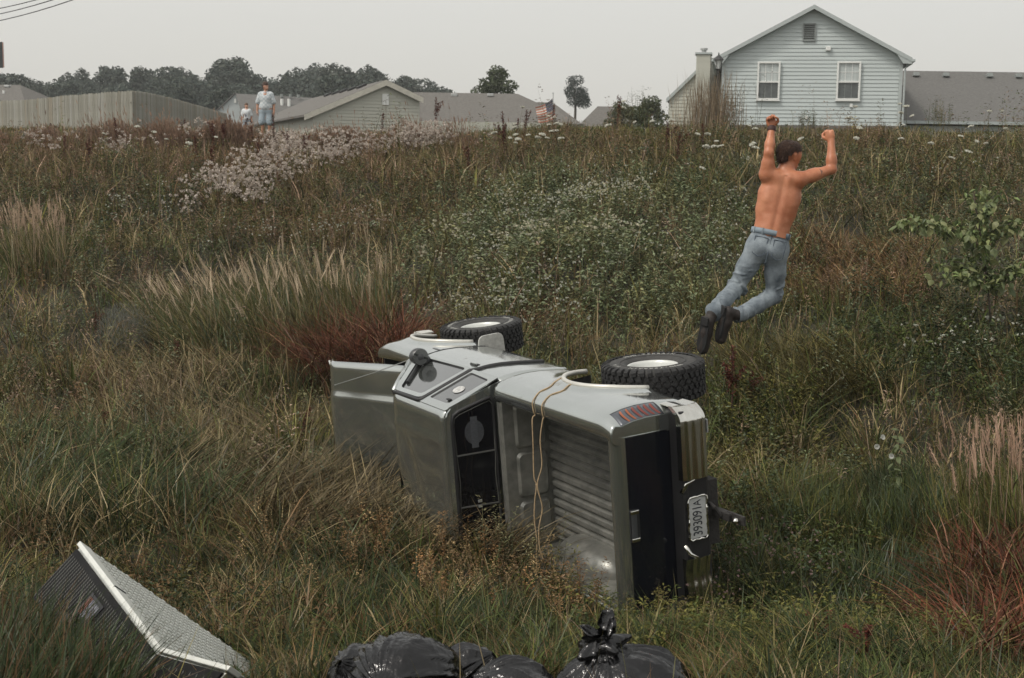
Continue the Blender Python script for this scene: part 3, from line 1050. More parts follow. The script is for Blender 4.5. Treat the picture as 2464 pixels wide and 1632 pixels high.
# pressed lower field of the tailgate
o1 = [(-1.0865, y, z) for y, z in rrect(0, .18, 1.20, .30, .04)]
o2 = [(-1.080, y, z) for y, z in rrect(0, .18, 1.16, .26, .03)]
mb = MB().ring(o1, o2)
mb.add(o2, [tuple(range(len(o2)))])
# dark reflection painted in blue-black on the tailgate below the silver roll
M_NVY = paint('blue black reflection', (.007, .0085, .014), .16, .25, .5)
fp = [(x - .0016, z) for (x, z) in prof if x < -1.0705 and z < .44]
MB().grid([[(x, y, z) for (x, z) in fp] for y in np.linspace(-.664, .664, 30)]).build('dark_reflection', M_NVY, tgo, smooth=True)
# handle
hd_ = MB().box((-1.084, 0, .375), (.012, .24, .085)).build('handle_recess', M_BLK, tgo, bevel=.006)
MB().box((-1.094, 0, .385), (.014, .20, .045)).build('handle', M_PLA, tgo, bevel=.006)
for s in (-1, 1):
    MB().box((-1.096, s * .105, .378), (.018, .03, .07)).build('handle_bezel', M_CHROME, tgo, bevel=.006)

# tail lamps with slotted covers at both rear corners
for sgn in (-1, 1):
    lo, hi = .06, .44
    P = []
    for x in np.linspace(-1.071, -.93, 12):
        P.append([(x, sgn * ((flank_y(x, min(z, .44)) if z <= .44 else .815 - (z - .44) * .5 - (1.9 * (x + .88) ** 2 if x < -.88 else 0)) + .004), z) for z in np.linspace(hi, lo, 12)])
    tl = MB().grid(P).build('tail_lamp', mat('slate grey lamp cover', (.085, .092, .105), .22, .4, var=.08, coat=.5), truck, smooth=True, solid=.006)  # slate cover, darkened further for the dark reflection on the corner
    for k in range(6):
        zc = .375 - k * .052
        P, Q = [], []
        for x in np.linspace(-1.069, -.955, 9):
            wv = .0065 * math.sqrt(max(.05, 1 - ((x + 1.012) / .06) ** 4)) + .004
            arc = .018 * ((x + 1.0) / .06) ** 2
            yy = flank_y(x, min(.44, zc))
            Q.append([(x, sgn * (yy + .0095), zc - arc + wv * s_ * 1.5) for s_ in (-1, 1)])
            P.append([(x, sgn * (yy + .0125), zc - arc + .004 + wv * s_) for s_ in (-1, 1)])
        sl_ = MB().grid(Q).build('slot', M_BLK, tl)
        MB().grid(P).build('lens', M_AMB if k in (0, 1) else M_REDL, tl)
    MB().tube([(-.928, sgn * (flank_y(-.928, z) + .002), z) for z in np.linspace(.44, lo, 8)] + [(x, sgn * (flank_y(x, lo) + .002), lo) for x in np.linspace(-.95, -1.07, 6)], .006, 5).build('lamp_seam', M_BLK, tl)

# ---- cab
ROOFZ = .975


def gh(x, t, sgn):
    """greenhouse side: t = 0 at the belt, 1 at the roof edge"""
    z = .445 + (.92 - .445) * t
    y = .832 + (.632 - .832) * t - .02 * t * (1 - t)
    if x > 1.5: y -= .02 * (x - 1.5)
    return (x, sgn * y, z)


# roof skin, rolled at the edges, pushed in where it met the ground
P = []
rx = np.linspace(.875, 2.03, 28)
ry = np.linspace(-1, 1, 33)
for x in rx:
    row = []
    for v in ry:
        y = v * .635
        z = ROOFZ - .008 * v * v
        if abs(v) > .86:
            q = (abs(v) - .86) / .14
            z -= .05 * q ** 1.8
            y = math.copysign(.86 * .635 + (.635 - .86 * .635) * (1 - (1 - q) ** 1.3), v)
        e = max(0, (x - 1.89) / .14)
        z -= .035 * e * e
        e2 = max(0, (.935 - x) / .06)
        z -= .03 * e2 * e2
        # dents
        z -= .028 * math.exp(-((x - 1.70 + .30 * (v + .2)) / .10) ** 2) * float(sstep(-.62, -.1, v)) * .8
        z -= .05 * math.exp(-((x - 1.9) ** 2) / .03 - ((v - .55) ** 2) / .12)
        z += .010 * math.exp(-((abs(v) - .55) / .05) ** 2)
        row.append((x, y, z))
    P.append(row)
MB().grid(P).build('roof', M_PAINT, truck, smooth=True, solid=.008)


def ring_of(pts, k):
    c = sum((Vector(p) for p in pts), Vector()) / len(pts)
    return [tuple(c + (Vector(p) - c) * k) for p in pts]


def resample(poly, n, closed=True):
    poly = [Vector(p) for p in poly]
    if closed: poly = poly + [poly[0]]
    L = [0]
    for a, b in zip(poly, poly[1:]): L.append(L[-1] + (b - a).length)
    res = []
    for k in range(n):
        s_ = L[-1] * k / n if closed else L[-1] * k / (n - 1)
        i = max(j for j in range(len(L)) if L[j] <= s_ + 1e-9)
        i = min(i, len(poly) - 2)
        t = (s_ - L[i]) / max(1e-9, L[i + 1] - L[i])
        res.append(poly[i].lerp(poly[i + 1], t))
    return res


def roundpoly(pts, r, n=4):
    """2-D polygon with rounded corners"""
    pts = [Vector(p) for p in pts]
    res = []
    for i, p in enumerate(pts):
        a = (pts[i - 1] - p)
        b = (pts[(i + 1) % len(pts)] - p)
        rr = min(r, a.length * .45, b.length * .45)
        a, b = p + a.normalized() * rr, p + b.normalized() * rr
        for k in range(n + 1):
            t = k / n
            res.append(a * (1 - t) ** 2 + p * 2 * t * (1 - t) + b * t * t)
    return res


def inset_poly(pts, k):
    """2-D inset of a convex loop by k"""
    res = []
    n = len(pts)
    c = sum((Vector(p) for p in pts), Vector((0, 0))) / n
    for p in pts:
        v = Vector(p) - c
        res.append(c + v * max(.1, 1 - k / max(.001, v.length)))
    return res


for sgn in (-1, 1):
    # door: lower skin and window frame
    dx0 = 1.37                                         # rear cut of the door

    def door_rear(z):
        return 1.37 - .10 * float(sstep(.50, .0, z)) if z < .5 else 1.37 + .02 * (z - .5)
    P = []
    for t in np.linspace(0, 1, 40):
        row = []
        for z in np.linspace(.445, -.24, 14):
            x = door_rear(z) + (2.42 - door_rear(z)) * t
            row.append((x, sgn * (flank_y(x, z) + .004 + (.008 if z > .42 else 0)), z))
        P.append(row)
    door = MB().grid(P).build('door', M_PAINT, truck, smooth=True, solid=.006)
    # frame in (x, t) space
    fr0 = roundpoly([(1.375, -.02), (1.45, 1.0), (2.03, 1.0), (2.56, -.02)], .09, 5)
    wi0 = roundpoly([(1.43, .03), (1.515, .90), (1.98, .90), (2.44, .03)], .07, 5)
    off = Vector((0, sgn * .014, 0))
    ring_o = [Vector(gh(p[0], p[1], sgn)) + off for p in fr0]
    ring_i = [Vector(gh(p[0], p[1], sgn)) + off for p in wi0]
    ring_b = [Vector(gh(p[0], p[1], sgn)) - off * .3 for p in inset_poly(wi0, .02)]
    mb = MB().ring(ring_o, ring_i)
    mb.build('window_frame', M_PAINT, door, smooth=False, solid=.01)
    MB().ring([v + off * .1 for v in ring_i], ring_b).build('window_seal', M_BLK, door)
    MB().add([v + off * .3 for v in ring_b], [tuple(range(len(ring_b)))]).build('window_pane', M_SIDEGL, door)
    # a heavy seal round the trailing edge of the door
    path = [Vector(gh(2.0, 1.02, sgn))] + [Vector(gh(1.435 + .005 * k, 1.02 - .0 * k, sgn)) for k in (8, 0)] + [Vector(gh(1.362 + .07 * t, t, sgn)) for t in (.8, .5, .2, .02)] + [Vector((door_rear(z) - .012, sgn * (flank_y(1.36, z) + .006), z)) for z in (.40, .3, .2, .1, 0, -.12, -.22)]
    MB().tube(resample(path, 40, False), .021, 6).build('door_seal', M_BLK, door, smooth=True)
    MB().tube([(2.425, sgn * (flank_y(2.425, z) + .003), z) for z in np.linspace(.45, -.22, 10)], .008, 5).build('door_gap', M_BLK, door)
    # vent post in the door glass
    MB().tube([Vector(gh(2.36, .06, sgn)) + off * .9, Vector(gh(2.0, .74, sgn)) + off * .9], .019, 6).build('vent_post', M_BLK, door)
    # door handle
    hh = MB().box((1.52, sgn * (.838 + .010), .33), (.13, .012, .045)).build('door_handle', M_BLK, door, bevel=.008)
    MB().box((1.52, sgn * (.838 + .020), .342), (.11, .016, .018)).build('lever', M_PAINT, hh, bevel=.005)
    # quarter panel behind the door
    P = []
    for t in np.linspace(0, 1, 20):
        row = []
        for z in np.linspace(.445, -.24, 14):
            xr = .84
            x = xr + (door_rear(z) - .03 - xr) * t
            row.append((x, sgn * (flank_y(x, z) - (.05 * max(0, (.90 - x) / .06) ** 2)), z))
        P.append(row)
    cq = MB().grid(P).build('cab_quarter', M_PAINT, truck, smooth=True, solid=.006)
    qo = roundpoly([(.855, -.02), (.885, 1.04), (1.405, 1.04), (1.345, -.02)], .02, 5)
    qi = roundpoly([(.925, .10), (.985, .88), (1.365, .88), (1.31, .06)], .05, 5)
    qb = inset_poly(qi, .018)
    a_, b_, c_ = [[Vector(gh(p[0], p[1], sgn)) + Vector((0, sgn * k, 0)) for p in L] for L, k in ((qo, .0), (qi, .002), (qb, -.006))]
    MB().ring(a_, b_).build('quarter_frame', M_PAINT, cq, solid=.01)
    MB().ring([v + Vector((0, sgn * .002, 0)) for v in b_], c_).build('quarter_seal', M_BLK, cq)
    MB().add([v + Vector((0, sgn * .001, 0)) for v in c_], [tuple(range(len(c_)))]).build('quarter_pane', M_SIDEGL, cq)
    if sgn < 0:
        MB().box(Vector(gh(1.06, .78, sgn)) + Vector((0, -.006, 0)), (.06, .012, .03)).build('pane_latch', M_BLK, cq, bevel=.004)
        stp = [Vector(gh(1.14 + .075 * math.cos(a), .50 + .10 * math.sin(a), sgn)) + Vector((0, -.004, 0)) for a in np.linspace(0, 6.28, 16, endpoint=False)]
        MB().add(stp, [tuple(range(16))]).build('oval_sticker', mat('pale oval sticker', (.50, .50, .47), .5, var=.5, vscale=30, col2=(.62, .62, .6)), cq)

# back wall of the cab
def bw(y, z):
    t = (z - .0) / .95
    return (.838 + .05 * float(sstep(.45, .95, z)), y, z)


ob = roundpoly([(-.80, .02), (-.81, .45), (-.645, .92), (-.59, .955), (.59, .955), (.645, .92), (.81, .45), (.80, .02)], .03, 4)
ib = roundpoly([(-.70, .515), (-.585, .885), (.585, .885), (.70, .515)], .055, 6)
ob2 = [Vector(p) for p in resample([Vector((p.x, p.y, 0)) for p in ob], 56)]
ib2 = resample([Vector((p.x, p.y, 0)) for p in ib], 56)
# line the two loops up by angle
cen = Vector((0, .66, 0))
key = lambda v: math.atan2(v.y - cen.y, v.x - cen.x)
ob2.sort(key=key)
ib2.sort(key=key)
back = MB().ring([bw(p.x, p.y) for p in ob2], [bw(p.x, p.y) for p in ib2]).build('cab_back', M_PAINT, truck, solid=.008)
sea = [Vector(bw(p.x, p.y)) + Vector((-.008, 0, 0)) for p in ib2]
MB().tube(sea + [sea[0], sea[1]], .016, 6, caps=False).build('rear_window_seal', M_BLK, back, smooth=True)
inn = inset_poly([Vector((p.x, p.y)) for p in ib2], .026)
ins = [Vector(bw(p.x, p.y)) + Vector((-.012, 0, 0)) for p in inn]
MB().tube(ins + [ins[0], ins[1]], .004, 5, caps=False).build('seal_bead', mat('dull bead trim', (.10, .10, .09), .4), back)
rw = MB().add([Vector(bw(p.x, p.y)) + Vector((-.006, 0, 0)) for p in ib2], [tuple(range(len(ib2)))]).build('rear_window', M_GLASS, back)
for yy in (-.23, .23):
    a, b = Vector(bw(yy, .535)), Vector(bw(yy * .98, .87))
    MB().tube([a + Vector((-.014, 0, 0)), b + Vector((-.014, 0, 0))], .008, 5).build('slider_bar', mat('slider bar', (.07, .07, .065), .35), rw)
for zz in (.70, ):
    for dy in (.19, .235):
        MB().box(Vector(bw(dy, zz)) + Vector((-.018, 0, 0)), (.008, .022, .035)).build('slider_catch', mat('pale catch', (.30, .31, .30), .4), rw)
# decal on the glass: a rounded shield crossed by an upright bar
M_DEC = mat('faint grey window decal', (.052, .055, .062), .35, var=.35, vscale=60)
dc = Vector((-.41, .70))


def dpt(u, v, k=.0095):
    return Vector(bw(dc.x + u, dc.y + v)) + Vector((-k, 0, 0))


shield = [dpt(.105 * math.sin(a) * (1 if abs(math.sin(a)) < .95 else 1), .085 * math.cos(a)) for a in np.linspace(0, 6.28, 22, endpoint=False)]
MB().add(shield, [tuple(range(22))]).build('decal_shield', M_DEC, rw)
MB().add([dpt(-.135, -.030, .011), dpt(.135, -.030, .011), dpt(.135, .030, .011), dpt(-.135, .030, .011)], [(0, 1, 2, 3)]).build('decal_bar', mat('faint decal bar', (.066, .07, .078), .35, var=.3, vscale=80), rw)

# windscreen, cowl, A pillars
MB().grid([[(2.035, y, .935 - .006 * (y / .6) ** 2) for y in np.linspace(-.60, .60, 9)], [(2.3, y * 1.06, .755) for y in np.linspace(-.60, .60, 9)], [(2.58, y * 1.14, .535) for y in np.linspace(-.60, .60, 9)]]).build('windscreen', M_GLASS, truck, smooth=True)
for sgn in (-1, 1):
    MB().tube([(2.02, sgn * .625, .925), (2.3, sgn * .69, .73), (2.60, sgn * .765, .50)], .028, 6).build('windscreen_pillar', M_PAINT, truck, smooth=True)
MB().grid([[(2.52, y, .52) for y in np.linspace(-.74, .74, 9)], [(2.68, y, .515) for y in np.linspace(-.74, .74, 9)]]).build('cowl', M_BLK, truck, solid=.01)

# bonnet, sprung open about 20 degrees
HX, HZ, HA = 2.56, .50, R(22.5)


def bon(x, y, z):
    dx, dz = x - HX, z - HZ
    return (HX + dx * math.cos(HA) - dz * math.sin(HA), y, HZ + dx * math.sin(HA) + dz * math.cos(HA))


P = []
for x in np.concatenate([np.linspace(2.58, 3.70, 26), np.linspace(3.73, 3.90, 14)]):
    row = []
    for v in np.linspace(-1, 1, 41):
        y = v * (.705 - .035 * max(0, (x - 2.6) / 1.25) ** 1.5)
        z = .52 - .03 * (x - 2.6) - .02 * v * v
        z += .016 * float(sstep(.56, .48, abs(v)))
        if abs(v) > .93: z -= .03 * ((abs(v) - .93) / .07) ** 2
        e = max(0, (x - 3.68) / .22)
        z -= .12 * e ** 2.4
        z += .004 * math.sin(x * 7 + v * 3)
        row.append(bon(x, y, z))
    P.append(row)
hood = MB().grid(P).build('bonnet', M_PAINT, truck, smooth=True, solid=.008)
for k, (y0, y1) in enumerate(((-.66, -.50), (-.46, -.36), (-.30, -.14), (-.06, .10), (.2, .5))):
    MB().tube([bon(3.902, y0, .36), bon(3.912, (y0 + y1) / 2, .335), bon(3.902, y1, .36)], .011, 6).build('bonnet_trim', M_CHROME, hood, smooth=True)
MB().box((3.05, .02, .16), (.75, .62, .34)).box((3.5, .1, .2), (.16, .9, .36)).box((2.75, -.4, .25), (.22, .2, .22)).build('engine', M_UND, truck, bevel=.02)
# front face: grille, lamps, bumper
M_GRILL = mat('black grille', (.02, .02, .02), .4)
fg = MB().grid([[(3.80, y, .30) for y in np.linspace(-.64, .64, 9)], [(3.815, y, .10) for y in np.linspace(-.66, .66, 9)], [(3.78, y, -.05) for y in np.linspace(-.68, .68, 9)]]).build('grille', M_GRILL, truck, solid=.02)
for sgn in (-1, 1):
    mb = MB()
    mb.tube([(3.825, sgn * y, z) for y, z in ((.40, .12), (.40, .28), (.62, .27), (.64, .13), (.40, .12))], .016, 6)
    hl_ = mb.build('headlamp', M_CHROME, fg)
    MB().box((3.815, sgn * .515, .20), (.02, .20, .13)).build('lens', mat('headlamp glass', (.45, .46, .45), .1), hl_, bevel=.01)
    MB().tube([(3.83, sgn * y, z) for y, z in ((.02, .26), (.36, .27), (.36, .13), (.02, .13))], .013, 6).build('chrome_trim', M_CHROME, fg)
for k in range(5):
    MB().box((3.823, 0, .10 + .04 * k), (.02, .72, .012)).build('grille_bar', M_CHROME, fg)
P = []
for y in np.linspace(-.84, .84, 25):
    xb = 3.90 - .14 * (abs(y) / .84) ** 4
    P.append([(xb - .05, y, -.03), (xb, y, -.05), (xb + .015, y, -.13), (xb, y, -.21), (xb - .05, y, -.23)])
fbm_ = MB().grid(P).build('front_bumper', M_TRIMW, truck, smooth=True, solid=.006)
for sgn in (-1, 1):
    MB().grid([[(x, sgn * .835, z) for x in (3.60, 3.68, 3.75)] for z in (-.06, -.20)]).build('bumper_end', M_TRIMW, fbm_, solid=.015)

# front wings
for sgn in (-1, 1):
    def ft(x): return .445 - .05 * max(0, (x - 2.43)) / 1.6
    P = []
    for x in np.concatenate([np.linspace(2.43, 3.60, 74), np.linspace(3.62, 3.78, 12)]):
        zb_ = arch_z(x, 3.11, -.22)
        if x > 3.56: zb_ = -.02 - .16 * (3.78 - x) / .25
        e = max(0, (x - 3.62) / .16)
        zt = ft(x) - .10 * e * e
        wy = .705 - .07 * max(0, (x - 2.6) / 1.2) ** 1.5
        fy = flank_y(x, zt - .05)
        row = [(x, sgn * (wy + .006), zt + .015), (x, sgn * (wy + (fy - wy) * .45), zt + .018 - .0 * e), (x, sgn * (wy + (fy - wy) * .8), zt - .002), (x, sgn * (fy - .006), zt - .028)]
        row += [(x, sgn * flank_y(x, z), z) for z in np.linspace(zt - .05, zb_, 12)]
        P.append(row)
    fw_ = MB().grid(P).build('front_wing', M_PAINT, truck, smooth=True, solid=.008)
    lip = []
    for a in np.linspace(R(5), R(172), 28):
        x, z = 3.11 + .475 * math.cos(a), -.26 + .475 * math.sin(a)
        lip.append((x, sgn * (flank_y(x, z) + .006), z))
    MB().tube(lip, .021, 8).build('wheel_arch_lip', M_TRIMW, fw_, smooth=True)
    MB().box((3.69, sgn * (flank_y(3.69, .2) - .004), .22), (.10, .02, .10)).build('side_marker', M_AMB, fw_, bevel=.008)
    MB().grid([[(3.11 + .50 * math.cos(a), sgn * (.80 - .30 * t), -.24 + .49 * math.sin(a)) for a in np.linspace(0, math.pi, 20)] for t in (0, 1)]).build('wheel_well_liner', M_UND, truck, smooth=True)
    # model lettering strip, too worn to read
    MB().box((2.52, sgn * (flank_y(2.52, .25) + .004), .25), (.16, .006, .022)).build('badge', M_PLA, fw_)

# underbody: frame rails, axles, tank, sill
und = MB()
for s in (-.42, .42):
    und.box((1.3, s, -.22), (4.7, .09, .15))
und.box((1.55, 0, -.14), (1.5, 1.45, .14))
und.box((1.6, .1, -.30), (.8, .30, .24))
und.box((3.1, 0, -.10), (1.0, .9, .15))
for x in (-.9, -.3, .5, 2.3, 3.7):
    und.box((x, 0, -.22), (.1, .86, .1))
und.build('chassis', M_UND, truck, bevel=.01)
MB().tube([(0, -.78, -.56), (0, .78, -.56)], .045, 10).tube([(0, -.12, -.56), (0, .12, -.56)], .13, 12).build('rear_axle', M_UND, truck)
MB().tube([(3.16, -.78, -.55), (3.16, .78, -.52)], .045, 10).build('front_axle', M_UND, truck)
MB().tube([(.2, 0, -.50), (2.2, .05, -.28)], .035, 8).build('drive_shaft', M_UND, truck)
MB().tube([(3.0, -.25, -.3), (1.2, -.3, -.30), (.3, -.36, -.24), (-1.0, -.45, -.26)], .03, 8).build('exhaust_pipe', mat('rusty exhaust', (.10, .065, .045), .7, .4, var=.4), truck)

# wheels
def make_wheel():
    RT, WT = .415, .145
    w = empty('wheel')
    prof = [(.205, -.100), (.215, -.118), (.245, -.135), (.30, -.143), (.345, -.141), (.385, -.130), (.402, -.112), (.405, -.06), (.405, .06), (.402, .112), (.385, .130), (.345, .141), (.30, .143), (.245, .135), (.215, .118), (.205, .100)]
    ty = MB().lathe(prof, 72, axis='y').build('tyre', M_RUB, w, smooth=True)
    # raised ring on the sidewall
    MB().lathe([(.262, -.139), (.266, -.1455), (.272, -.1455), (.276, -.141)], 72, axis='y').build('sidewall_ring', M_RUB, ty, smooth=True)
    tr = MB()
    N = 40
    for k in range(N):
        a0 = 2 * math.pi * k / N
        for row in range(6):
            yc = [-.122, -.070, -.024, .024, .070, .122][row]
            wd = [.050, .042, .040, .040, .042, .050][row]
            a = a0 + (row % 2) * math.pi / N + (.02 if row in (1, 4) else 0)
            ln = [.040, .042, .038, .038, .042, .040][row] * (1.1 if (k + row) % 3 else .85)
            sk = [0.10, .35, -.45, .45, -.35, -.10][row]
            M = Matrix.Rotation(-a, 4, 'Y') @ Matrix.Translation((.408, yc, 0)) @ Matrix.Rotation(sk, 4, 'X')
            hh = .018
            if row in (0, 5):
                s_ = -1 if row == 0 else 1
                pts = [(-.028, s_ * .020), (-.050, s_ * .024), (hh * .2 - .012, s_ * .022), (hh, s_ * .004), (hh, -s_ * .026), (-.01, -s_ * .026)]
                n6 = len(pts)
                vs = [M @ Vector((x, y, z)) for z in (-ln / 2, ln / 2) for (x, y) in pts]
                tr.add(vs, [tuple(range(n6)), tuple(range(n6, 2 * n6))[::-1]] + [(i, (i + 1) % n6, n6 + (i + 1) % n6, n6 + i) for i in range(n6)])
            else:
                vs = [M @ Vector((x, y, z)) for x in (-.01, hh) for y in (-wd / 2, wd / 2) for z in (-ln / 2, ln / 2)]
                tr.add(vs, [(0, 1, 3, 2), (4, 6, 7, 5), (0, 4, 5, 1), (2, 3, 7, 6), (0, 2, 6, 4), (1, 5, 7, 3)])
    t_ = tr.build('tread', M_RUBT, ty)
    t_['kind'] = 'stuff'
    rim = MB().lathe([(.208, -.098), (.214, -.106), (.210, -.112), (.200, -.108), (.192, -.085), (.186, -.05), (.176, -.02), (.15, .0), (.12, -.012), (.085, -.03), (.05, -.034), (.045, -.06), (.001, -.062)], 56, axis='y').build('rim', M_RIM, w, smooth=True)
    MB().lathe([(.208, .098), (.214, .106), (.19, .09), (.18, -.02), (.15, .004)], 40, axis='y').build('rim_barrel', M_RIM, w, smooth=True)
    for k in range(5):
        a = k * 2 * math.pi / 5
        MB().lathe([(.001, -.045), (.011, -.043), (.012, -.02)], 6, axis='y', M=Matrix.Translation((.085 * math.cos(a), 0, .085 * math.sin(a)))).build('wheel_nut', M_CHROME, rim)
    for k in range(8):
        a = k * math.pi / 4 + .2
        MB().lathe([(.001, -.0125), (.020, -.013), (.021, -.010)], 12, axis='y', M=Matrix.Translation((.145 * math.cos(a), 0.002, .145 * math.sin(a)))).build('rim_hole', M_BLK, rim)
    # moulded lettering
    for (txt, ac, rr, size) in (('MUD-TERRAIN', R(90), .318, .052), ('T/A', R(20), .318, .05), ('MUD-TERRAIN', R(270), .318, .052)):
        for i, ch_ in enumerate(txt):
            if ch_ == ' ': continue
            lo_ = link('raised_letter', letter_mesh(ch_, M_LET), None, ty)
            a = ac - (i - (len(txt) - 1) / 2) * (.042 / rr)
            M = Matrix(((math.sin(a), math.cos(a), 0, rr * math.cos(a)), (0, 0, -1, -.1445), (-math.cos(a), math.sin(a), 0, rr * math.sin(a)), (0, 0, 0, 1)))
            lo_.matrix_local = M @ Matrix.Diagonal((size, size, .08, 1))
    return w


wh = make_wheel()
for i, (x, y, z, rx_, flip) in enumerate(((0, -.80, -.56, 0, 0), (3.17, -.79, -.55, -2, 0), (0, .80, -.56, 0, 1), (3.16, .79, -.52, 0, 1))):
    w_ = wh if i == 0 else copy_tree(wh)
    w_.parent = truck
    w_.matrix_local = Matrix.Translation((x, y, z)) @ Matrix.Rotation(R(rx_), 4, 'X') @ Matrix.Rotation(R(180 if flip else 0), 4, 'Z') @ Matrix.Rotation(R([-62, 25, 60, 130][i]), 4, 'Y')

# mud flap behind the front wheel
MB().prism([Vector((2.50, y, z)) for y, z in roundpoly([(-.66, -.20), (-.93, -.21), (-.935, -.42), (-.64, -.44)], .06, 4)] if False else [(2.50, p.x, p.y) for p in roundpoly([(-.66, -.18), (-.915, -.19), (-.925, -.46), (-.66, -.48)], .07, 4)], (.016, 0, 0)).build('mud_flap', mat('pale dirty mud flap', (.48, .48, .45), .4, .3, var=.25, vscale=20), truck, bevel=.004)

# right mirror on the door, and its far twin
for sgn in (-1, 1):
    P = []
    for u in np.linspace(0, math.pi, 11):
        P.append([(2.24 + .068 * math.cos(u) * 1.0, sgn * (.865 + .078 * math.sin(u) * math.cos(v)), .570 + .088 * math.sin(u) * math.sin(v)) for v in np.linspace(0, 2 * math.pi, 19)])
    mi = MB().grid(P).build('mirror', M_PLA, truck, smooth=True)
    MB().lathe([(.001, .0), (.075, .0), (.080, .006)], 20, M=Matrix.Translation((2.178, sgn * .865, .570)) @ Matrix.Rotation(R(90), 4, 'Y')).build('mirror_glass', M_SIDEGL, mi)
    MB().tube([(2.22, sgn * .80, .49), (2.23, sgn * .86, .51), (2.235, sgn * .90, .535)], [.05, .035, .03], 8).build('mirror_arm', M_PLA, mi, smooth=True)

# aerial on the right wing
a0 = Vector((2.70, -.76, .455))
b0 = Vector((3.42, -.53, 1.0)) if False else None
TMI = TM.inverted()
tipw = W(807, 926, 11.6)
tip = TMI @ tipw
an = MB().tube([a0, a0 + (tip - a0) * .5 + Vector((0, .01, 0)), tip], [.005, .0035, .0025], 6)
an.tube([a0 - Vector((0, 0, .02)), a0 + (tip - a0).normalized() * .03], [.016, .01], 8)
an.tube([tip, tip + (tip - a0).normalized() * .012], .005, 6)
an.build('aerial', mat('steel aerial', (.45, .45, .42), .3, .8), truck)

# rear bumper: two ribbed chrome ends, black middle step, number plate, tow bar
bp = empty('rear_bumper', parent=truck)
M_BPB = mat('black bumper step', (.016, .016, .017), .4, var=.3)
for sgn in (-1, 1):
    P = []
    ribs = []
    for y in np.concatenate([np.linspace(.30, .74, 12), np.linspace(.755, .835, 8)]):
        e = max(0, (y - .74) / .095)
        xb = -1.235 + .10 * e ** 2
        row = []
        for t in np.linspace(0, 1, 19):
            z = .035 - .215 * t
            bul = .010 * math.sin(t * math.pi) + .007 * (1 if (int(t * 18) in (4, 5, 9, 10, 14, 15)) else 0)
            dent = .03 * math.exp(-((y - .42) / .1) ** 2) if sgn > 0 else 0
            row.append((xb - bul + dent, sgn * y, z))
        row.insert(0, (xb + .05, sgn * y, .040))
        row.append((xb + .06, sgn * y, -.19))
        P.append(row)
    be = MB().grid(P).build('chrome_end', M_CHROME, bp, smooth=True, solid=.004)
    md = be.modifiers.new('es', 'EDGE_SPLIT')
    md.split_angle = R(40)
    # wrap round the corner
    MB().grid([[(x, sgn * (.835 + .006 * math.sin(k)), z) for x in (-1.13, -1.05, -.97)] for k, z in enumerate(np.linspace(.03, -.175, 8))]).build('chrome_wrap', M_CHROME, bp, solid=.006)
    # lamp bulbs and torn bracket beside the plate
    MB().tube([(-1.19, sgn * .20, .02), (-1.21, sgn * .27, -.01), (-1.24, sgn * .30, -.06)], [.022, .018, .010], 8).build('plate_lamp', M_CHROME, bp, smooth=True)
    MB().lathe([(.001, -.012), (.012, -.010), (.014, 0)], 10, M=Matrix.Translation((-1.21, sgn * .235, -.06)) @ Matrix.Rotation(R(-90), 4, 'Y')).build('bumper_bolt', M_CHROME, bp)
MB().box((-1.12, 0, .00), (.18, 1.62, .05)).build('top_step', M_BPB, bp, bevel=.01)
MB().box((-1.18, 0, -.10), (.05, .64, .20)).build('centre_step', M_BPB, bp, bevel=.012)
MB().box((-1.12, 0, -.20), (.14, 1.5, .03)).build('lower_lip', M_UND, bp, bevel=.008)
# plate
pl = MB()
pw, ph = .305, .152
pc = Vector((-1.222, 0.0, -.085))
pl.prism([(pc.x, p.x, p.y + pc.z) for p in roundpoly([(-pw / 2, -ph / 2), (pw / 2, -ph / 2), (pw / 2, ph / 2), (-pw / 2, ph / 2)], .015, 3)], (.004, 0, 0))
plo = pl.build('number_plate', mat('pale grey number plate', (.52, .53, .52), .45, .2, var=.12, vscale=20, bump=.2, bscale=30), bp)
frm = MB()
oo = [(pc.x - .004, p.x, p.y + pc.z) for p in roundpoly([(-pw / 2 - .01, -ph / 2 - .006), (pw / 2 + .01, -ph / 2 - .006), (pw / 2 + .01, ph / 2 + .006), (-pw / 2 - .01, ph / 2 + .006)], .02, 3)]
jr = random.Random(3)
for i in range(len(oo)):
    a, b = Vector(oo[i]), Vector(oo[(i + 1) % len(oo)])
    for t in np.linspace(0, 1, 6)[:-1]:
        pass
pts = resample([Vector(p) for p in oo], 44)
pts = [p + Vector((jr.uniform(-.004, .004), jr.uniform(-.004, .004), jr.uniform(-.004, .004))) for p in pts]
frm.tube(pts + [pts[0]], [jr.uniform(.005, .011) for _ in range(45)], 6, caps=False)
frm.build('plate_frame', M_CHROME, plo)
cu = None
for i, ch_ in enumerate('393091A'):
    size = .118 if ch_ != 'A' else .095
    lo_ = link('plate_character', letter_mesh(ch_, mat('plate ink', (.025, .028, .035), .6)), None, plo)
    # reads left to right for someone standing behind the truck: right is -y
    yy = .118 - i * .0385
    lo_.matrix_local = Matrix(((0, 0, -1, pc.x - .0015), (-.72, 0, 0, yy), (0, 1, 0, pc.z), (0, 0, 0, 1))) @ Matrix.Diagonal((size, size, .05, 1))
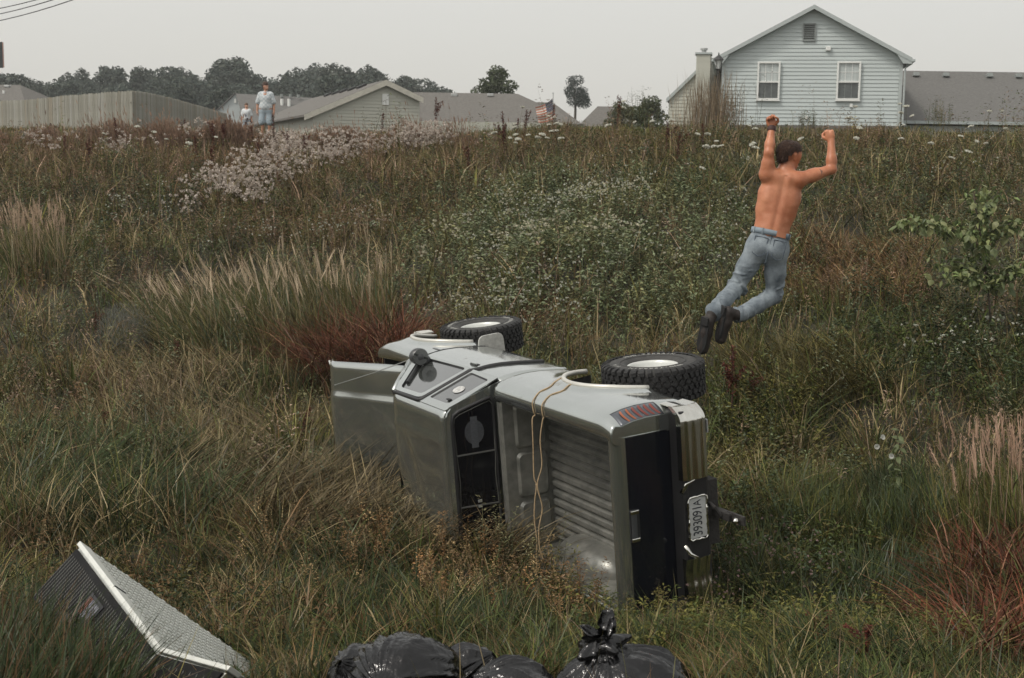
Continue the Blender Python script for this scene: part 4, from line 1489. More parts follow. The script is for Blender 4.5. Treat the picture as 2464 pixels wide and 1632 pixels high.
# tow bar
tb = MB().box((-1.23, 0, -.275), (.30, .06, .06)).box((-1.10, 0, -.26), (.16, .5, .09)).build('tow_bar', M_UND, truck, bevel=.006)
MB().box((-1.42, 0, -.285), (.20, .07, .022)).build('draw_bar', M_UND, tb, bevel=.004)
MB().tube([(-1.30, .0, -.24), (-1.28, -.07, -.20), (-1.22, -.09, -.20), (-1.18, -.05, -.24)], .012, 6).build('safety_loop', M_UND, tb)
MB().lathe([(.001, .052), (.018, .046), (.025, .03), (.018, .012), (.012, 0), (.012, -.03)], 14, M=Matrix.Translation((-1.47, 0, -.27))).build('tow_ball', M_CHROME, tb, smooth=True)
MB().box((-1.16, -.66, -.235), (.05, .10, .012)).build('bumper_bracket', M_GALV, bp)

# ------------------------------------------------------------------ twine thrown over the bed side
M_TW = mat('tan twine', (.36, .26, .15), .8, var=.25, vscale=40)


def to_px(p):
    v = p - Vector((0, 0, CAMH))
    return CX + FPX * v.dot(CR) / v.dot(CF)


def find_x(px, f):
    """station along the truck where the surface f(x) is seen at that photo column"""
    return min(np.linspace(-1.0, .77, 240), key=lambda x: abs(to_px(TM @ Vector(f(x))) - px))


def strand(lip_px, rail_px, drop):
    xa = find_x(lip_px, lambda x: (x, -(flank_y(x, .16) + .01), .16))
    xb = find_x(rail_px, lambda x: (x, -.70, .53))
    pts = []
    for t, z in ((0, .16), (.3, .25), (.55, .34), (.78, .43)):
        x = xa + (xb - xa) * t + .02 * math.sin(9 * t)
        pts.append(TM @ Vector((x, -(flank_y(x, z) + .009), z)))
    for t, y, z in ((.9, -.797, .497), (.95, -.755, .530), (1, -.690, .531), (1, -.655, .520)):
        pts.append(TM @ Vector((xa + (xb - xa) * t, y, z)))
    d = pts[-1].y - .02
    return pts + [W(x, y, d) for x, y in drop]


hang = 10.28
s1 = strand(1352, 1284, ((1281, 1010), (1283, 1070), (1285, 1146), (1291, 1167), (1287, 1205), (1286, 1250), (1292, 1300), (1291, 1340), (1292, 1378)))
s2 = strand(1393, 1305, ((1306, 1010), (1300, 1060), (1304, 1120), (1293, 1168), (1305, 1222), (1297, 1270), (1299, 1320), (1309, 1350)))


def crm(pts, n):
    """smooth curve through points"""
    P = [Vector(p) for p in pts]
    P = [P[0] * 2 - P[1]] + P + [P[-1] * 2 - P[-2]]
    res = []
    for i in range(1, len(P) - 2):
        for k in range(n):
            t = k / n
            a, b, c, d = P[i - 1:i + 3]
            res.append(.5 * ((2 * b) + (c - a) * t + (2 * a - 5 * b + 4 * c - d) * t * t + (3 * b - a - 3 * c + d) * t ** 3))
    return res + [P[-2]]


tw = empty('twine', W(1290, 1200, hang))
tag(tw, 'tan twine looped over the upper bed side and hanging across the truck bed', 'twine')
for s_ in (s1, s2):
    MB().tube([p - tw.location for p in crm(s_, 5)], .0055, 6).build('strand', M_TW, tw, smooth=True)
MB().lathe([(.001, .012), (.012, .0), (.001, -.012)], 8, M=Matrix.Translation(s1[8 + 3] - tw.location)).build('knot', M_TW, tw, smooth=True)
# ------------------------------------------------------------------ diamond plate tool box
M_ALU = mat('scuffed aluminium plate', (.52, .53, .49), .34, .85, var=.12, vscale=10, bump=.1, bscale=25)
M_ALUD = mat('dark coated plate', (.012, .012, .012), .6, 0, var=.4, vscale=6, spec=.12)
M_ALUB = mat('bright worn lip', (.66, .67, .62), .40, .35, var=.10, vscale=16, stretch=(1, 1, 1), col2=(.70, .71, .66))
dT = 6.45
P0 = W(190, 1306, dT)
P1 = W(385, 1562, 5.62)
Sx = W(626, 1632, 7.0)
e1 = (P1 - P0)
L1 = e1.length
e1.normalize()
e2 = (Sx - P0)
e2 = (e2 - e1 * e2.dot(e1))
L2 = e2.length
e2.normalize()
e3 = e1.cross(e2)
if e3.z > 0: e3 = -e3
BM = Matrix((e1, e2, e3)).transposed().to_4x4()
BM.translation = P0
box = empty('tool_box')
box.matrix_world = BM
tag(box, 'diamond plate truck tool box tipped up in the grass', 'tool box')
W1, W2, W3 = L1, L2 * 1.15, .34            # along the lip, over the lid, down the front
tk_ = .075                                  # thickness of the bright lip
# body: prism in e1-e3 with a raked end like a gull-wing box
prof = [(0, .012), (W1, .012), (W1 + .42, -.155), (W1 + .42, W3), (0.02, W3)]
MB().prism([(a, .02, c) for a, c in prof], (0, W2 - .04, 0)).build('body', M_ALU, box, bevel=.006)
fr_p = [(0.01, .03), (W1 - .005, .03), (W1 + .415, -.145), (W1 + .415, W3), (0.02, W3)]
front = MB().prism([(a, .006, c) for a, c in fr_p], (0, .012, 0)).build('front_panel', M_ALUD, box)
# lip: bright folded rim that follows the profile
lipm = MB()
lp = [(0, 0), (W1 * .45, 0), (W1 * .46, 0), (W1, 0), (W1 + .44, -.18)]
for i in range(len(lp) - 1):
    (a0_, c0_), (a1_, c1_) = lp[i], lp[i + 1]
    g_ = .004 if i == 1 else 0
    lipm.hexa([(a0_, -.004, c0_ - .010 + g_), (a1_, -.004, c1_ - .010 + g_), (a1_, tk_, c1_ - .010 + g_), (a0_, tk_, c0_ - .010 + g_),
               (a0_, -.004, c0_ + .014), (a1_, -.004, c1_ + .014), (a1_, tk_, c1_ + .014), (a0_, tk_, c0_ + .014)])
lipm.build('lid_lip', M_ALUB, box, bevel=.003)
MB().box((W1 * .455, tk_ / 2, -.011), (.006, tk_, .006)).build('lip_seam', M_BLK, box)
MB().prism([(0, tk_, -.004), (W1, tk_, -.004), (W1 + .44, tk_, -.184), (W1 + .44, tk_, -.165), (W1, tk_, .012), (0, tk_, .012)], (0, W2 - tk_, 0)).build('lid', M_ALU, box, bevel=.004)
MB().tube([(W1 * .5, tk_ + .002, -.006), (W1 * .62, W2 * .35, -.006), (W1 * .9, W2 * .98, -.006)], .0035, 5).build('lid_crease', M_ALU, box)


def tread(quad, nu, nv, ln, wd, hh, name, m, parent, skip=None, skew=True):
    """raised bars of a tread plate: alternate bars turned one way and the other"""
    mb = MB()
    o_, u_, v_, n_ = quad
    un, vn = u_.normalized(), v_.normalized()
    for i in range(nu):
        for j in range(nv):
            a, b = (i + .5) / nu, (j + .5) / nv
            c = o_ + u_ * a + v_ * b
            if skip and skip(c): continue
            s_ = 1 if (i + j) % 2 else -1
            d_ = (un + vn * s_).normalized() if skew else (un * .35 + vn).normalized()
            p_ = d_.cross(n_).normalized()
            mb.add([c - d_ * ln, c - p_ * wd, c + d_ * ln, c + p_ * wd, c + n_ * hh - d_ * ln * .55, c + n_ * hh + d_ * ln * .55], [(0, 1, 4), (1, 2, 5, 4), (2, 3, 5), (3, 0, 4, 5)])
    o = mb.build(name, m, parent, fixn=False)
    o['kind'] = 'stuff'
    return o


def in_sticker(c): return .34 * W1 < c.x < .34 * W1 + .19 and .075 < c.z < .23


tread((Vector((.01, .005, .06)), Vector((W1 - .03, 0, 0)), Vector((0, 0, W3 - .07)), Vector((0, -1, 0))), 46, 17, .012, .0028, .0022, 'front_tread', mat('bright tread bars', (.13, .13, .12), .35, .5), front, lambda c: in_sticker(c), skew=False)
tread((Vector((.01, tk_ + .01, -.005)), Vector((W1 - .02, 0, 0)), Vector((0, W2 - tk_ - .02, 0)), Vector((0, 0, -1))), 44, 30, .015, .0065, .0045, 'lid_tread', M_ALU, box)
tread((Vector((W1 + .03, .005, .04)), Vector((.38, 0, -.16)), Vector((0, 0, .3)), Vector((0, -1, 0))), 9, 6, .014, .003, .0022, 'wing_tread', MATS['bright tread bars'], front, skew=False)
tread((Vector((W1 + .02, tk_ + .01, -.014)), Vector((.40, 0, -.164)), Vector((0, W2 - tk_ - .02, 0)), Vector((-.38, 0, -.92))), 20, 30, .015, .0065, .0045, 'wing_lid_tread', M_ALU, box)
MB().tube([(W1 + .005, .0, .03), (W1 + .01, .0, W3)], .006, 5).build('front_fold', M_ALU, front)
# warning label: dark frame, orange head band, white field with print
sx, sz, sw, sh = .34 * W1 + .02, .09, .15, .125
lab = MB().box((sx + sw / 2, .003, sz + sh / 2), (sw, .006, sh)).build('warning_label', mat('label black', (.012, .012, .014), .4), box)
MB().box((sx + sw / 2 - .040, -.0015, sz + sh / 2), (.026, .003, sh - .035)).build('label_band', mat('label orange', (.12, .03, .014), .5, var=.3, vscale=20), lab)
MB().box((sx + sw / 2 - .060, -.0015, sz + sh / 2), (.012, .003, sh - .035)).build('label_brown', mat('label brown', (.06, .035, .025), .5, var=.3), lab)
mp_ = mat('label print', (.40, .40, .44), .5, var=.0)
nt = mp_.node_tree
tcn = nt.nodes.new('ShaderNodeTexCoord')
wv = nt.nodes.new('ShaderNodeTexNoise')
wv.inputs['Scale'].default_value = 60
mpn = nt.nodes.new('ShaderNodeMapping')
mpn.inputs['Scale'].default_value = (2.5, 1, .5)
rmp = nt.nodes.new('ShaderNodeValToRGB')
rmp.color_ramp.elements[0].position, rmp.color_ramp.elements[1].position = .46, .54
rmp.color_ramp.elements[0].color, rmp.color_ramp.elements[1].color = (.04, .04, .05, 1), (.20, .20, .23, 1)
nt.links.new(tcn.outputs['Object'], mpn.inputs[0])
nt.links.new(mpn.outputs[0], wv.inputs['Vector'])
nt.links.new(wv.outputs['Fac'], rmp.inputs[0])
nt.links.new(rmp.outputs[0], nt.nodes['Principled BSDF'].inputs['Base Color'])
MB().box((sx + sw / 2 + .018, -.0015, sz + sh / 2), (.082, .003, sh - .035)).build('label_text', mp_, lab)
# latch plate lower on the front
la = MB().box((W1 * .36, -.002, .28), (.10, .008, .07)).build('latch', mat('scraped latch plate', (.06, .056, .053), .5, .4, var=.4, vscale=20), box, bevel=.004)
MB().box((W1 * .38, -.010, .28), (.03, .012, .04)).build('latch_paddle', mat('dark red latch', (.09, .03, .028), .5), la, bevel=.003)

# ------------------------------------------------------------------ black rubbish bags
M_BAG = mat('black bin bag film', (.004, .004, .0045), .11, var=.4, vscale=12, spec=.5, bump=1.0, bscale=13)


def bag(px, py, d, rx_, ry_, rz_, seed, neck, label, folds=13, knot=True, sink=.12):
    """film sack gathered to a neck; neck is the direction of the gather in the bag's own axes"""
    r_ = np.random.default_rng(seed)
    c = W(px, py, d)
    nd = Vector(neck).normalized()
    q = Vector((0, 0, 1)).rotation_difference(nd)
    root = empty('rubbish_bag', (c.x, c.y, c.z - rz_ + .02))
    tag(root, label, 'rubbish bag')
    nu, nv = 64, 160
    ph = r_.uniform(0, 6.28, 6)
    fr = r_.integers(2, 6, 6)
    P = []
    for i in range(nu + 1):
        u = i / nu                                  # 0 at the neck
        th = math.pi * (.012 + .98 * u)
        row = []
        for j in range(nv):
            v = 2 * math.pi * j / nv
            r = math.sin(th) ** .82
            z = math.cos(th)
            pl_ = math.exp(-u * 2.3)
            w_ = v + .35 * math.sin(2 * v + ph[0]) + .22 * math.sin(3 * v + ph[1]) + .5 * u * math.sin(v + ph[2])
            f1 = 1 - abs(math.sin(folds * w_ / 2 + ph[3] + 1.2 * math.sin(u * 5 + ph[4])))
            f2 = 1 - abs(math.sin(folds * 1.31 * w_ + ph[5] + 2 * u))
            k = 1 + .17 * pl_ * (f1 ** 1.6 * 1.4 - .5) + .075 * math.exp(-u * 1.6) * (f2 ** 1.6 * 1.2 - .4)
            k += .030 * math.sin(fr[0] * v + 3 * u * fr[1] + ph[0]) + .022 * math.sin(fr[2] * 2 * v - 7 * u + ph[1]) * math.sin(6 * u + ph[2])
            cr_ = 1 - abs(math.sin(5.5 * v + 9 * u + 1.6 * math.sin(4 * u + 2 * v + ph[3])))
            k += .040 * cr_ ** 6 * min(1, u * 3)
            cr2 = 1 - abs(math.sin(4.0 * v - 13 * u + 2.1 * math.sin(5 * u - 3 * v + ph[4])))
            k += .032 * cr2 ** 7 * min(1, u * 3)
            up = Vector((r * math.cos(v) * k, r * math.sin(v) * k, z * (1 + .10 * pl_ * (1 if z > 0 else 0))))
            if u < .06: up.z += .14 * (1 - u / .06)
            p = q @ up
            p = Vector((p.x * rx_, p.y * ry_, p.z * rz_))
            p += Vector((math.sin(p.z * 9 + ph[0]), math.sin(p.x * 8 + ph[1]), math.sin(p.y * 9 + ph[2]))) * .012
            if p.z < -rz_ * .8: p.z = -rz_ * .8 + (p.z + rz_ * .8) * .25
            row.append(p + Vector((0, 0, rz_ - .02)))
        row.append(row[0])
        P.append(row)
    MB().grid(P).build('sack', M_BAG, root, smooth=True, fixn=True)
    if knot:
        nk = q @ Vector((0, 0, 1.1))
        nk = Vector((nk.x * rx_, nk.y * ry_, nk.z * rz_ + rz_ - .02))
        # twisted collar and ragged ears
        P = []
        for i in range(15):
            t = i / 14
            row = []
            for j in range(37):
                v = 2 * math.pi * j / 36
                rr = (.035 + .055 * math.sin(min(1, t * 1.25) * math.pi) ** 1.1 + (.018 if t > .8 else 0)) * (1 + .30 * math.sin(5 * v + 3 * t) + .16 * math.sin(9 * v - 2 * t))
                row.append(nk + q @ Vector((rr * math.cos(v) * 1.15, rr * math.sin(v) * .9, -.02 + .115 * t)))
            P.append(row)
        kn = MB().grid(P).build('knot', M_BAG, root, smooth=True)
        for (a, ln, w_, tw_) in ((.9, .085, .042, .9), (2.6, .05, .035, -.6), (-.5, .055, .038, .3)):
            Q = []
            for i in range(8):
                t = i / 7
                ww = w_ * (math.sin(.35 + 2.3 * t)) * (1 + .2 * math.sin(7 * t))
                base = nk + q @ Vector((.03 * math.cos(a) + .05 * t * math.cos(a), .03 * math.sin(a) + .03 * t, .08 + ln * t))
                sd_ = q @ Vector((math.cos(a + 1.57 + tw_ * t), math.sin(a + 1.57 + tw_ * t), .25))
                Q.append([base + sd_ * ww * s_ + (q @ Vector((.02 * abs(s_), -.02 * abs(s_), 0))) for s_ in (-1, -.5, 0, .5, 1)])
            MB().grid(Q).build('ear', M_BAG, kn, smooth=True, solid=.002)
    return root


bag(1505, 1696, 5.60, .315, .29, .250, 5, (-.30, -.10, .92), 'black rubbish bag with a tied knot standing up, rightmost of the heap', folds=15)
bag(978, 1658, 5.50, .245, .26, .235, 8, (-.25, -.75, .35), 'big black rubbish bag pleated towards the camera, left of the heap', folds=15, knot=False)
bag(868, 1668, 5.70, .16, .18, .20, 12, (-.3, -.4, .6), 'small black rubbish bag squashed behind the left side of the heap', folds=11, knot=False)
bag(1118, 1660, 5.95, .18, .17, .20, 15, (.5, -.2, .6), 'low black rubbish bag in the middle, behind the others', folds=11, knot=False)
bag(1245, 1680, 5.45, .185, .19, .18, 21, (-.75, -.2, .45), 'small black rubbish bag lying between the two big ones', folds=13, knot=False)
# ------------------------------------------------------------------ people
def sdf_mesh(prims, res, smooth_it=2):
    """continuous skin round tapered capsules; prims: (a, b, ra, rb, k[, squash]) in metres"""
    pts = np.array([p[i] for p in prims for i in (0, 1)], float)
    rmax = max(max(p[2], p[3]) for p in prims)
    lo = pts.min(0) - rmax - 4 * res
    hi = pts.max(0) + rmax + 4 * res
    n = np.ceil((hi - lo) / res).astype(int) + 1
    F = np.full(n, 1.0, np.float32)
    for p in prims:
        a, b, ra, rb, k = [np.asarray(q, float) for q in p[:5]]
        k = float(k)
        sq = p[5] if len(p) > 5 else None               # (axis, factor): flattened along that direction
        m = max(ra, rb) * (max(1, sq[1]) if sq else 1) + k + 3 * res
        i0 = np.maximum(0, np.floor((np.minimum(a, b) - m - lo) / res).astype(int))
        i1 = np.minimum(n, np.ceil((np.maximum(a, b) + m - lo) / res).astype(int) + 1)
        ax = [lo[d] + res * np.arange(i0[d], i1[d]) for d in range(3)]
        X = np.stack(np.meshgrid(*ax, indexing='ij'), -1)
        ba = b - a
        L = float(ba @ ba)
        t = np.clip(((X - a) @ ba) / L, 0, 1) if L > 1e-10 else np.zeros(X.shape[:3])
        D = X - a - t[..., None] * ba
        if sq:
            u = np.asarray(sq[0], float)
            u = u / np.linalg.norm(u)
            c = D @ u
            D = D + (c / sq[1] - c)[..., None] * u
        d = np.linalg.norm(D, axis=-1) - (ra + (rb - ra) * t)
        sl = tuple(slice(i0[q], i1[q]) for q in range(3))
        f = F[sl]
        h = np.clip(.5 + .5 * (f - d) / k, 0, 1)
        F[sl] = f * (1 - h) + d * h - k * h * (1 - h)
    # surface nets
    ins = F < 0
    c8 = [ins[x:n[0] - 1 + x, y:n[1] - 1 + y, z:n[2] - 1 + z] for x in (0, 1) for y in (0, 1) for z in (0, 1)]
    cnt = sum(c.astype(np.int8) for c in c8)
    act = (cnt > 0) & (cnt < 8)
    idx = -np.ones(act.shape, np.int64)
    cells = np.argwhere(act)
    idx[act] = np.arange(len(cells))
    acc = np.zeros((len(cells), 3))
    num = np.zeros(len(cells))
    cor = [(x, y, z) for x in (0, 1) for y in (0, 1) for z in (0, 1)]
    for i, ca in enumerate(cor):
        for j in range(i + 1, 8):
            cb = cor[j]
            if sum(abs(ca[q] - cb[q]) for q in range(3)) != 1: continue
            fa = F[tuple((cells + ca).T)]
            fb = F[tuple((cells + cb).T)]
            s = (fa < 0) != (fb < 0)
            t = np.where(s, fa / (fa - fb + 1e-12), 0)
            acc[s] += (np.array(ca) + t[:, None] * (np.array(cb) - np.array(ca)))[s]
            num[s] += 1
    V = lo + (cells + acc / num[:, None]) * res
    Q = []
    for d in range(3):
        e = [0, 0, 0]
        e[d] = 1
        A = ins[:n[0] - e[0], :n[1] - e[1], :n[2] - e[2]]
        B = ins[e[0]:, e[1]:, e[2]:]
        u, v = [(1, 2), (2, 0), (0, 1)][d]
        for flip in (False, True):
            ed = np.argwhere((A & ~B) if not flip else (~A & B))
            ok = (ed[:, u] > 0) & (ed[:, v] > 0)
            ed = ed[ok]
            def at(du, dv):
                q = ed.copy()
                q[:, u] += du
                q[:, v] += dv
                return idx[tuple(q.T)]
            q4 = np.stack([at(-1, -1), at(0, -1), at(0, 0), at(-1, 0)], 1)
            if flip: q4 = q4[:, ::-1]
            Q.append(q4)
    Q = np.concatenate(Q)
    Q = Q[(Q >= 0).all(1)]
    for _ in range(smooth_it):
        S_ = np.zeros_like(V)
        C_ = np.zeros(len(V))
        for k in range(4):
            np.add.at(S_, Q[:, k], V[Q[:, (k + 1) % 4]] + V[Q[:, (k + 3) % 4]])
            np.add.at(C_, Q[:, k], 2)
        V = V * .5 + .5 * S_ / np.maximum(1, C_)[:, None]
    return V, Q


def sdf_obj(name, prims, res, m, parent, disp=None, keep=None):
    V, Q = sdf_mesh(prims, res)
    if keep is not None:
        kv = keep(V)
        Q = Q[kv[Q].all(1)]
        used = np.unique(Q)
        re_ = -np.ones(len(V), int)
        re_[used] = np.arange(len(used))
        V, Q = V[used], re_[Q]
    if disp is not None: V = disp(V)
    V = V - np.array(parent.location)
    me = bpy.data.meshes.new(name)
    me.from_pydata(V.tolist(), [], Q.tolist())
    me.update()
    return link(name, me, m, parent, smooth=True)


def hand(w, dirv, side, palm_n, curl, sc=1.0):
    """palm and five bent fingers; w wrist, dirv towards the knuckles, side towards the thumb, palm_n out of the palm"""
    d, s, n = [Vector(q).normalized() for q in (dirv, side, palm_n)]
    s = (s - d * s.dot(d)).normalized()
    n = d.cross(s) if d.cross(s).dot(n) > 0 else -d.cross(s)
    w = Vector(w)
    pr = [(w, w + d * .045 * sc, .026 * sc, .030 * sc, .02, (n, .62)),
          (w + d * .04 * sc + s * .022 * sc, w + d * .082 * sc + s * .024 * sc, .022 * sc, .019 * sc, .015, (n, .75)),
          (w + d * .04 * sc - s * .020 * sc, w + d * .078 * sc - s * .024 * sc, .022 * sc, .018 * sc, .015, (n, .75))]
    for i, (off_, ln) in enumerate(((.030, .070), (.011, .078), (-.010, .073), (-.029, .058))):
        p = w + d * (.083 - .004 * abs(i - 1)) * sc + s * off_ * sc
        ang = 0
        r0 = .0100 * sc
        for seg_, frac in enumerate((.45, .31, .24)):
            ang += curl * (.85 if seg_ == 0 else 1.1) * (1 + .08 * i)
            q = p + (d * math.cos(ang) + n * math.sin(ang)) * ln * frac * sc
            pr.append((p, q, r0, r0 * .92, .004))
            p, r0 = q, r0 * .92
    t0 = w + d * .022 * sc + s * .030 * sc
    t1 = t0 + (d * .55 + s * .60 + n * .45).normalized() * .042 * sc
    t2 = t1 + (d * .75 - s * .10 + n * .60).normalized() * .032 * sc
    t3 = t2 + (d * .45 - s * .60 + n * .50).normalized() * .026 * sc
    pr += [(t0, t1, .0150 * sc, .0125 * sc, .010), (t1, t2, .0122 * sc, .0110 * sc, .004), (t2, t3, .0110 * sc, .0092 * sc, .004)]
    return pr


def skinmat(name, col, col2):
    m = mat(name, col, .45, var=.12, vscale=6, col2=col2, bump=.12, bscale=22)
    b = m.node_tree.nodes['Principled BSDF']
    b.inputs['Subsurface Weight'].default_value = .12
    b.inputs['Subsurface Radius'].default_value = (.02, .008, .005)
    return m


M_SKIN = skinmat('sunburnt skin', (.40, .130, .056), (.55, .235, .125))
M_SKIN2 = skinmat('tanned skin', (.40, .20, .13), (.48, .26, .17))
M_HAIR = mat('dark brown hair', (.040, .019, .011), .5, var=.6, vscale=60, bump=1.0, bscale=120, col2=(.10, .047, .026))
M_JEAN = mat('faded blue denim', (.105, .135, .165), .85, var=.35, vscale=7, col2=(.285, .325, .35), bump=.25, bscale=120)
M_SHOE = mat('dark brown work boot', (.022, .016, .013), .65, var=.4, vscale=12)
M_SOLE = mat('black boot sole', (.012, .012, .012), .75, var=.3)

# --- the jumper: back towards the camera, arms flung up, knees bent behind him
d0 = 11.3
J = dict(
    pel=(1846, 598, d0), wst=(1852, 552, d0 + .01), chest=(1873, 470, d0 + .03), neck=(1889, 416, d0 + .05), head=(1898, 377, d0 + .06),
    shL=(1846, 420, d0 + .02), elL=(1850, 368, d0 - .02), wrL=(1857, 308, d0 + .06),
    shR=(1921, 433, d0 + .0), elR=(2001, 408, d0 + .04), wrR=(2000, 340, d0 + .10),
    hiL=(1822, 598, d0 - .01), knL=(1772, 690, d0 + .06), anL=(1716, 752, d0 - .22),
    hiR=(1868, 606, d0 + .01), knR=(1862, 712, d0 + .09), anR=(1779, 758, d0 - .20))
J = {k: W(*v) for k, v in J.items()}
man = empty('person', J['pel'] - Vector((0, 0, .9)))
tag(man, 'shirtless person in faded jeans leaping off the truck, arms flung up', 'person')
ax_t = (J['neck'] - J['pel']).normalized()
side = (J['shR'] - J['shL'])
side = (side - ax_t * side.dot(ax_t)).normalized()
fwd = side.cross(ax_t)
if fwd.y < 0: fwd = -fwd


def mixv(a, b, t): return J[a].lerp(J[b], t)


F_ = tuple(fwd)
def tor(t, off=0.0, dep=0.0):
    return J['pel'].lerp(J['neck'], t) + side * off + fwd * dep


body = [
    (tor(.02, -.05), tor(.02, .05), .115, .115, .06, (F_, .80)),
    (tor(.05), tor(.30), .112, .106, .06, (F_, .72)),
    (tor(.25, -.03), tor(.25, .03), .104, .104, .06, (F_, .72)),
    (tor(.28, -.035), tor(.50, -.055), .102, .104, .06, (F_, .78)),
    (tor(.28, .035), tor(.50, .055), .102, .104, .06, (F_, .78)),
    (tor(.50, -.062, .01), tor(.72, -.078, .01), .104, .097, .06, (F_, .80)),
    (tor(.50, .062, .01), tor(.72, .078, .01), .104, .097, .06, (F_, .80)),
    (tor(.70, -.085), tor(.84, -.085), .092, .062, .05, (F_, .75)),
    (tor(.70, .085), tor(.84, .09), .092, .062, .05, (F_, .75)),
    (tor(.62, -.09, -.038), tor(.80, -.08, -.030), .050, .048, .06),          # shoulder blades
    (tor(.62, .09, -.038), tor(.80, .085, -.030), .050, .048, .06),
    (tor(.25, 0, -.012), tor(.82, 0, -.012), .088, .080, .06, (F_, .9)),
    (J['shL'] + side * .07, J['shL'], .066, .060, .05), (J['shR'] - side * .07, J['shR'], .068, .062, .05),
    (tor(.88, -.05), J['shL'], .05, .055, .05), (tor(.88, .05), J['shR'], .05, .055, .05),
    (tor(.86), J['neck'].lerp(J['head'], .35), .068, .058, .05),
    (J['shL'], mixv('shL', 'elL', .5), .058, .052, .03), (mixv('shL', 'elL', .4), J['elL'], .052, .040, .03),
    (J['elL'], mixv('elL', 'wrL', .35), .040, .042, .02), (mixv('elL', 'wrL', .3), J['wrL'], .042, .027, .02),
    (J['shR'], mixv('shR', 'elR', .5), .060, .054, .03), (mixv('shR', 'elR', .4), J['elR'], .053, .041, .03),
    (J['elR'], mixv('elR', 'wrR', .35), .041, .044, .02), (mixv('elR', 'wrR', .3), J['wrR'], .044, .028, .02),
]
# head: turned to the right
hup = (J['head'] - J['neck']).normalized()
hf = (fwd * .55 + side * .78).normalized()
hf = (hf - hup * hf.dot(hup)).normalized()
hs = hf.cross(hup)
hc = J['head']
def hp3(f, u, s=0.0): return hc + hf * f + hup * u + hs * s
body += [
    (hp3(-.025, .030), hp3(.030, .030), .086, .082, .03), (hp3(.045, -.01), hp3(.055, -.055), .062, .046, .03),
    (hp3(.075, -.085), hp3(.02, -.075), .026, .045, .03), (hp3(.10, .005), hp3(.118, -.022), .011, .015, .012),
    (hp3(.092, .028, -.03), hp3(.092, .028, .03), .014, .014, .015), (hp3(.098, -.052, -.018), hp3(.098, -.052, .018), .011, .011, .012),
    (hp3(.0, -.02), J['neck'] + hup * .01, .06, .06, .03)]
for s_ in (-1, 1):
    body += [(hp3(-.005, .018, s_ * .086), hp3(.004, -.022, s_ * .080), .020, .013, .006, (tuple(hs), .45))]
body += hand(J['wrL'], (W(1853, 275, d0 + .06) - J['wrL']), side, -fwd * .2 + side, .95)
body += hand(J['wrR'], (W(1992, 302, d0 + .1) - J['wrR']), -side, -side * .6 + fwd, 1.25)
# trunk of the legs so that the figure is one skin under the cloth
for q in 'LR':
    body += [(J['hi' + q], J['kn' + q], .078, .052, .04), (J['kn' + q], J['an' + q], .052, .034, .03)]


def back_relief(V):
    """spine furrow and muscle"""
    P = V - np.array(J['pel'])
    u = P @ np.array(ax_t)
    s_ = P @ np.array(side)
    f = P @ np.array(fwd)
    L = (J['neck'] - J['pel']).length
    m = (f < -.01) & (u > .05 * L) & (u < .95 * L) & (np.abs(s_) < .15)
    a = np.where(m, .0055 * np.exp(-(s_ / .018) ** 2) - .0035 * np.exp(-((np.abs(s_) - .045) / .022) ** 2), 0)
    a += np.where(m, .0015 * np.sin(u * 70) * np.exp(-((np.abs(s_) - .09) / .03) ** 2) * (u < .55 * L), 0)
    return V + a[:, None] * np.array(fwd)


sdf_obj('body', body, .0075, M_SKIN, man, back_relief)
# hair cap
hair = [(hp3(-.028, .048), hp3(.020, .062), .086, .080, .03), (hp3(-.050, .02), hp3(-.055, -.015), .070, .058, .03), (hp3(.05, .085), hp3(.075, .070), .036, .026, .02)]
hr_ = np.random.default_rng(2)
for k in range(70):
    a, e_ = hr_.uniform(0, 6.28), hr_.uniform(-.3, 1.5)
    v = Vector((math.cos(a) * math.cos(e_), math.sin(a) * math.cos(e_), math.sin(e_)))
    if v.x > .55 and v.z < .55: continue
    p = hp3(-.02 + v.x * .082, .045 + v.z * .074, v.y * .074)
    hair.append((p, p + hup * -.014 + hs * hr_.uniform(-.01, .01) - hf * .006, .017, .010, .008))
ho = sdf_obj('hair', hair, .006, M_HAIR, man)
hv = np.array([v.co[:] for v in ho.data.vertices])
hn = np.array([v.normal[:] for v in ho.data.vertices])
pick_ = hr_.permutation(len(hv))[:2600]
hb0, hn0 = hv[pick_], hn[pick_]
hd0 = hn0 * .55 + np.array(-hf * .35 - hup * .75) + hr_.normal(0, .25, hn0.shape)
hd0 /= np.linalg.norm(hd0, axis=1)[:, None]
hs0 = np.cross(hd0, hn0)
hs0 /= np.linalg.norm(hs0, axis=1)[:, None] + 1e-9
Vh = np.stack([hb0 - hs0 * .0022, hb0 + hs0 * .0022, hb0 + hd0 * hr_.uniform(.012, .028, (len(hb0), 1))], 1).reshape(-1, 3)
sth = link('hair_strands', np_mesh('hair_strands', Vh, np.arange(len(Vh)).reshape(-1, 3)), M_HAIR, ho)
sth['kind'] = 'stuff'
# jeans
wl_ = tor(.20)
jn = [(tor(.17, -.045), tor(.17, .045), .110, .112, .05, (F_, .78)), (tor(.02, -.06), tor(.02, .06), .122, .124, .05, (F_, .84)),
      (tor(-.02, -.06, -.045), tor(.05, -.06, -.040), .078, .07, .05), (tor(-.02, .06, -.045), tor(.05, .06, -.040), .078, .07, .05)]
for q in 'LR':
    hi_, kn_, an_ = J['hi' + q], J['kn' + q], J['an' + q]
    jn += [(hi_, hi_.lerp(kn_, .5), .102, .088, .05), (hi_.lerp(kn_, .45), kn_, .088, .073, .04), (kn_, kn_.lerp(an_, .5), .073, .070, .03), (kn_.lerp(an_, .5), an_.lerp(kn_, .04), .070, .068, .03)]


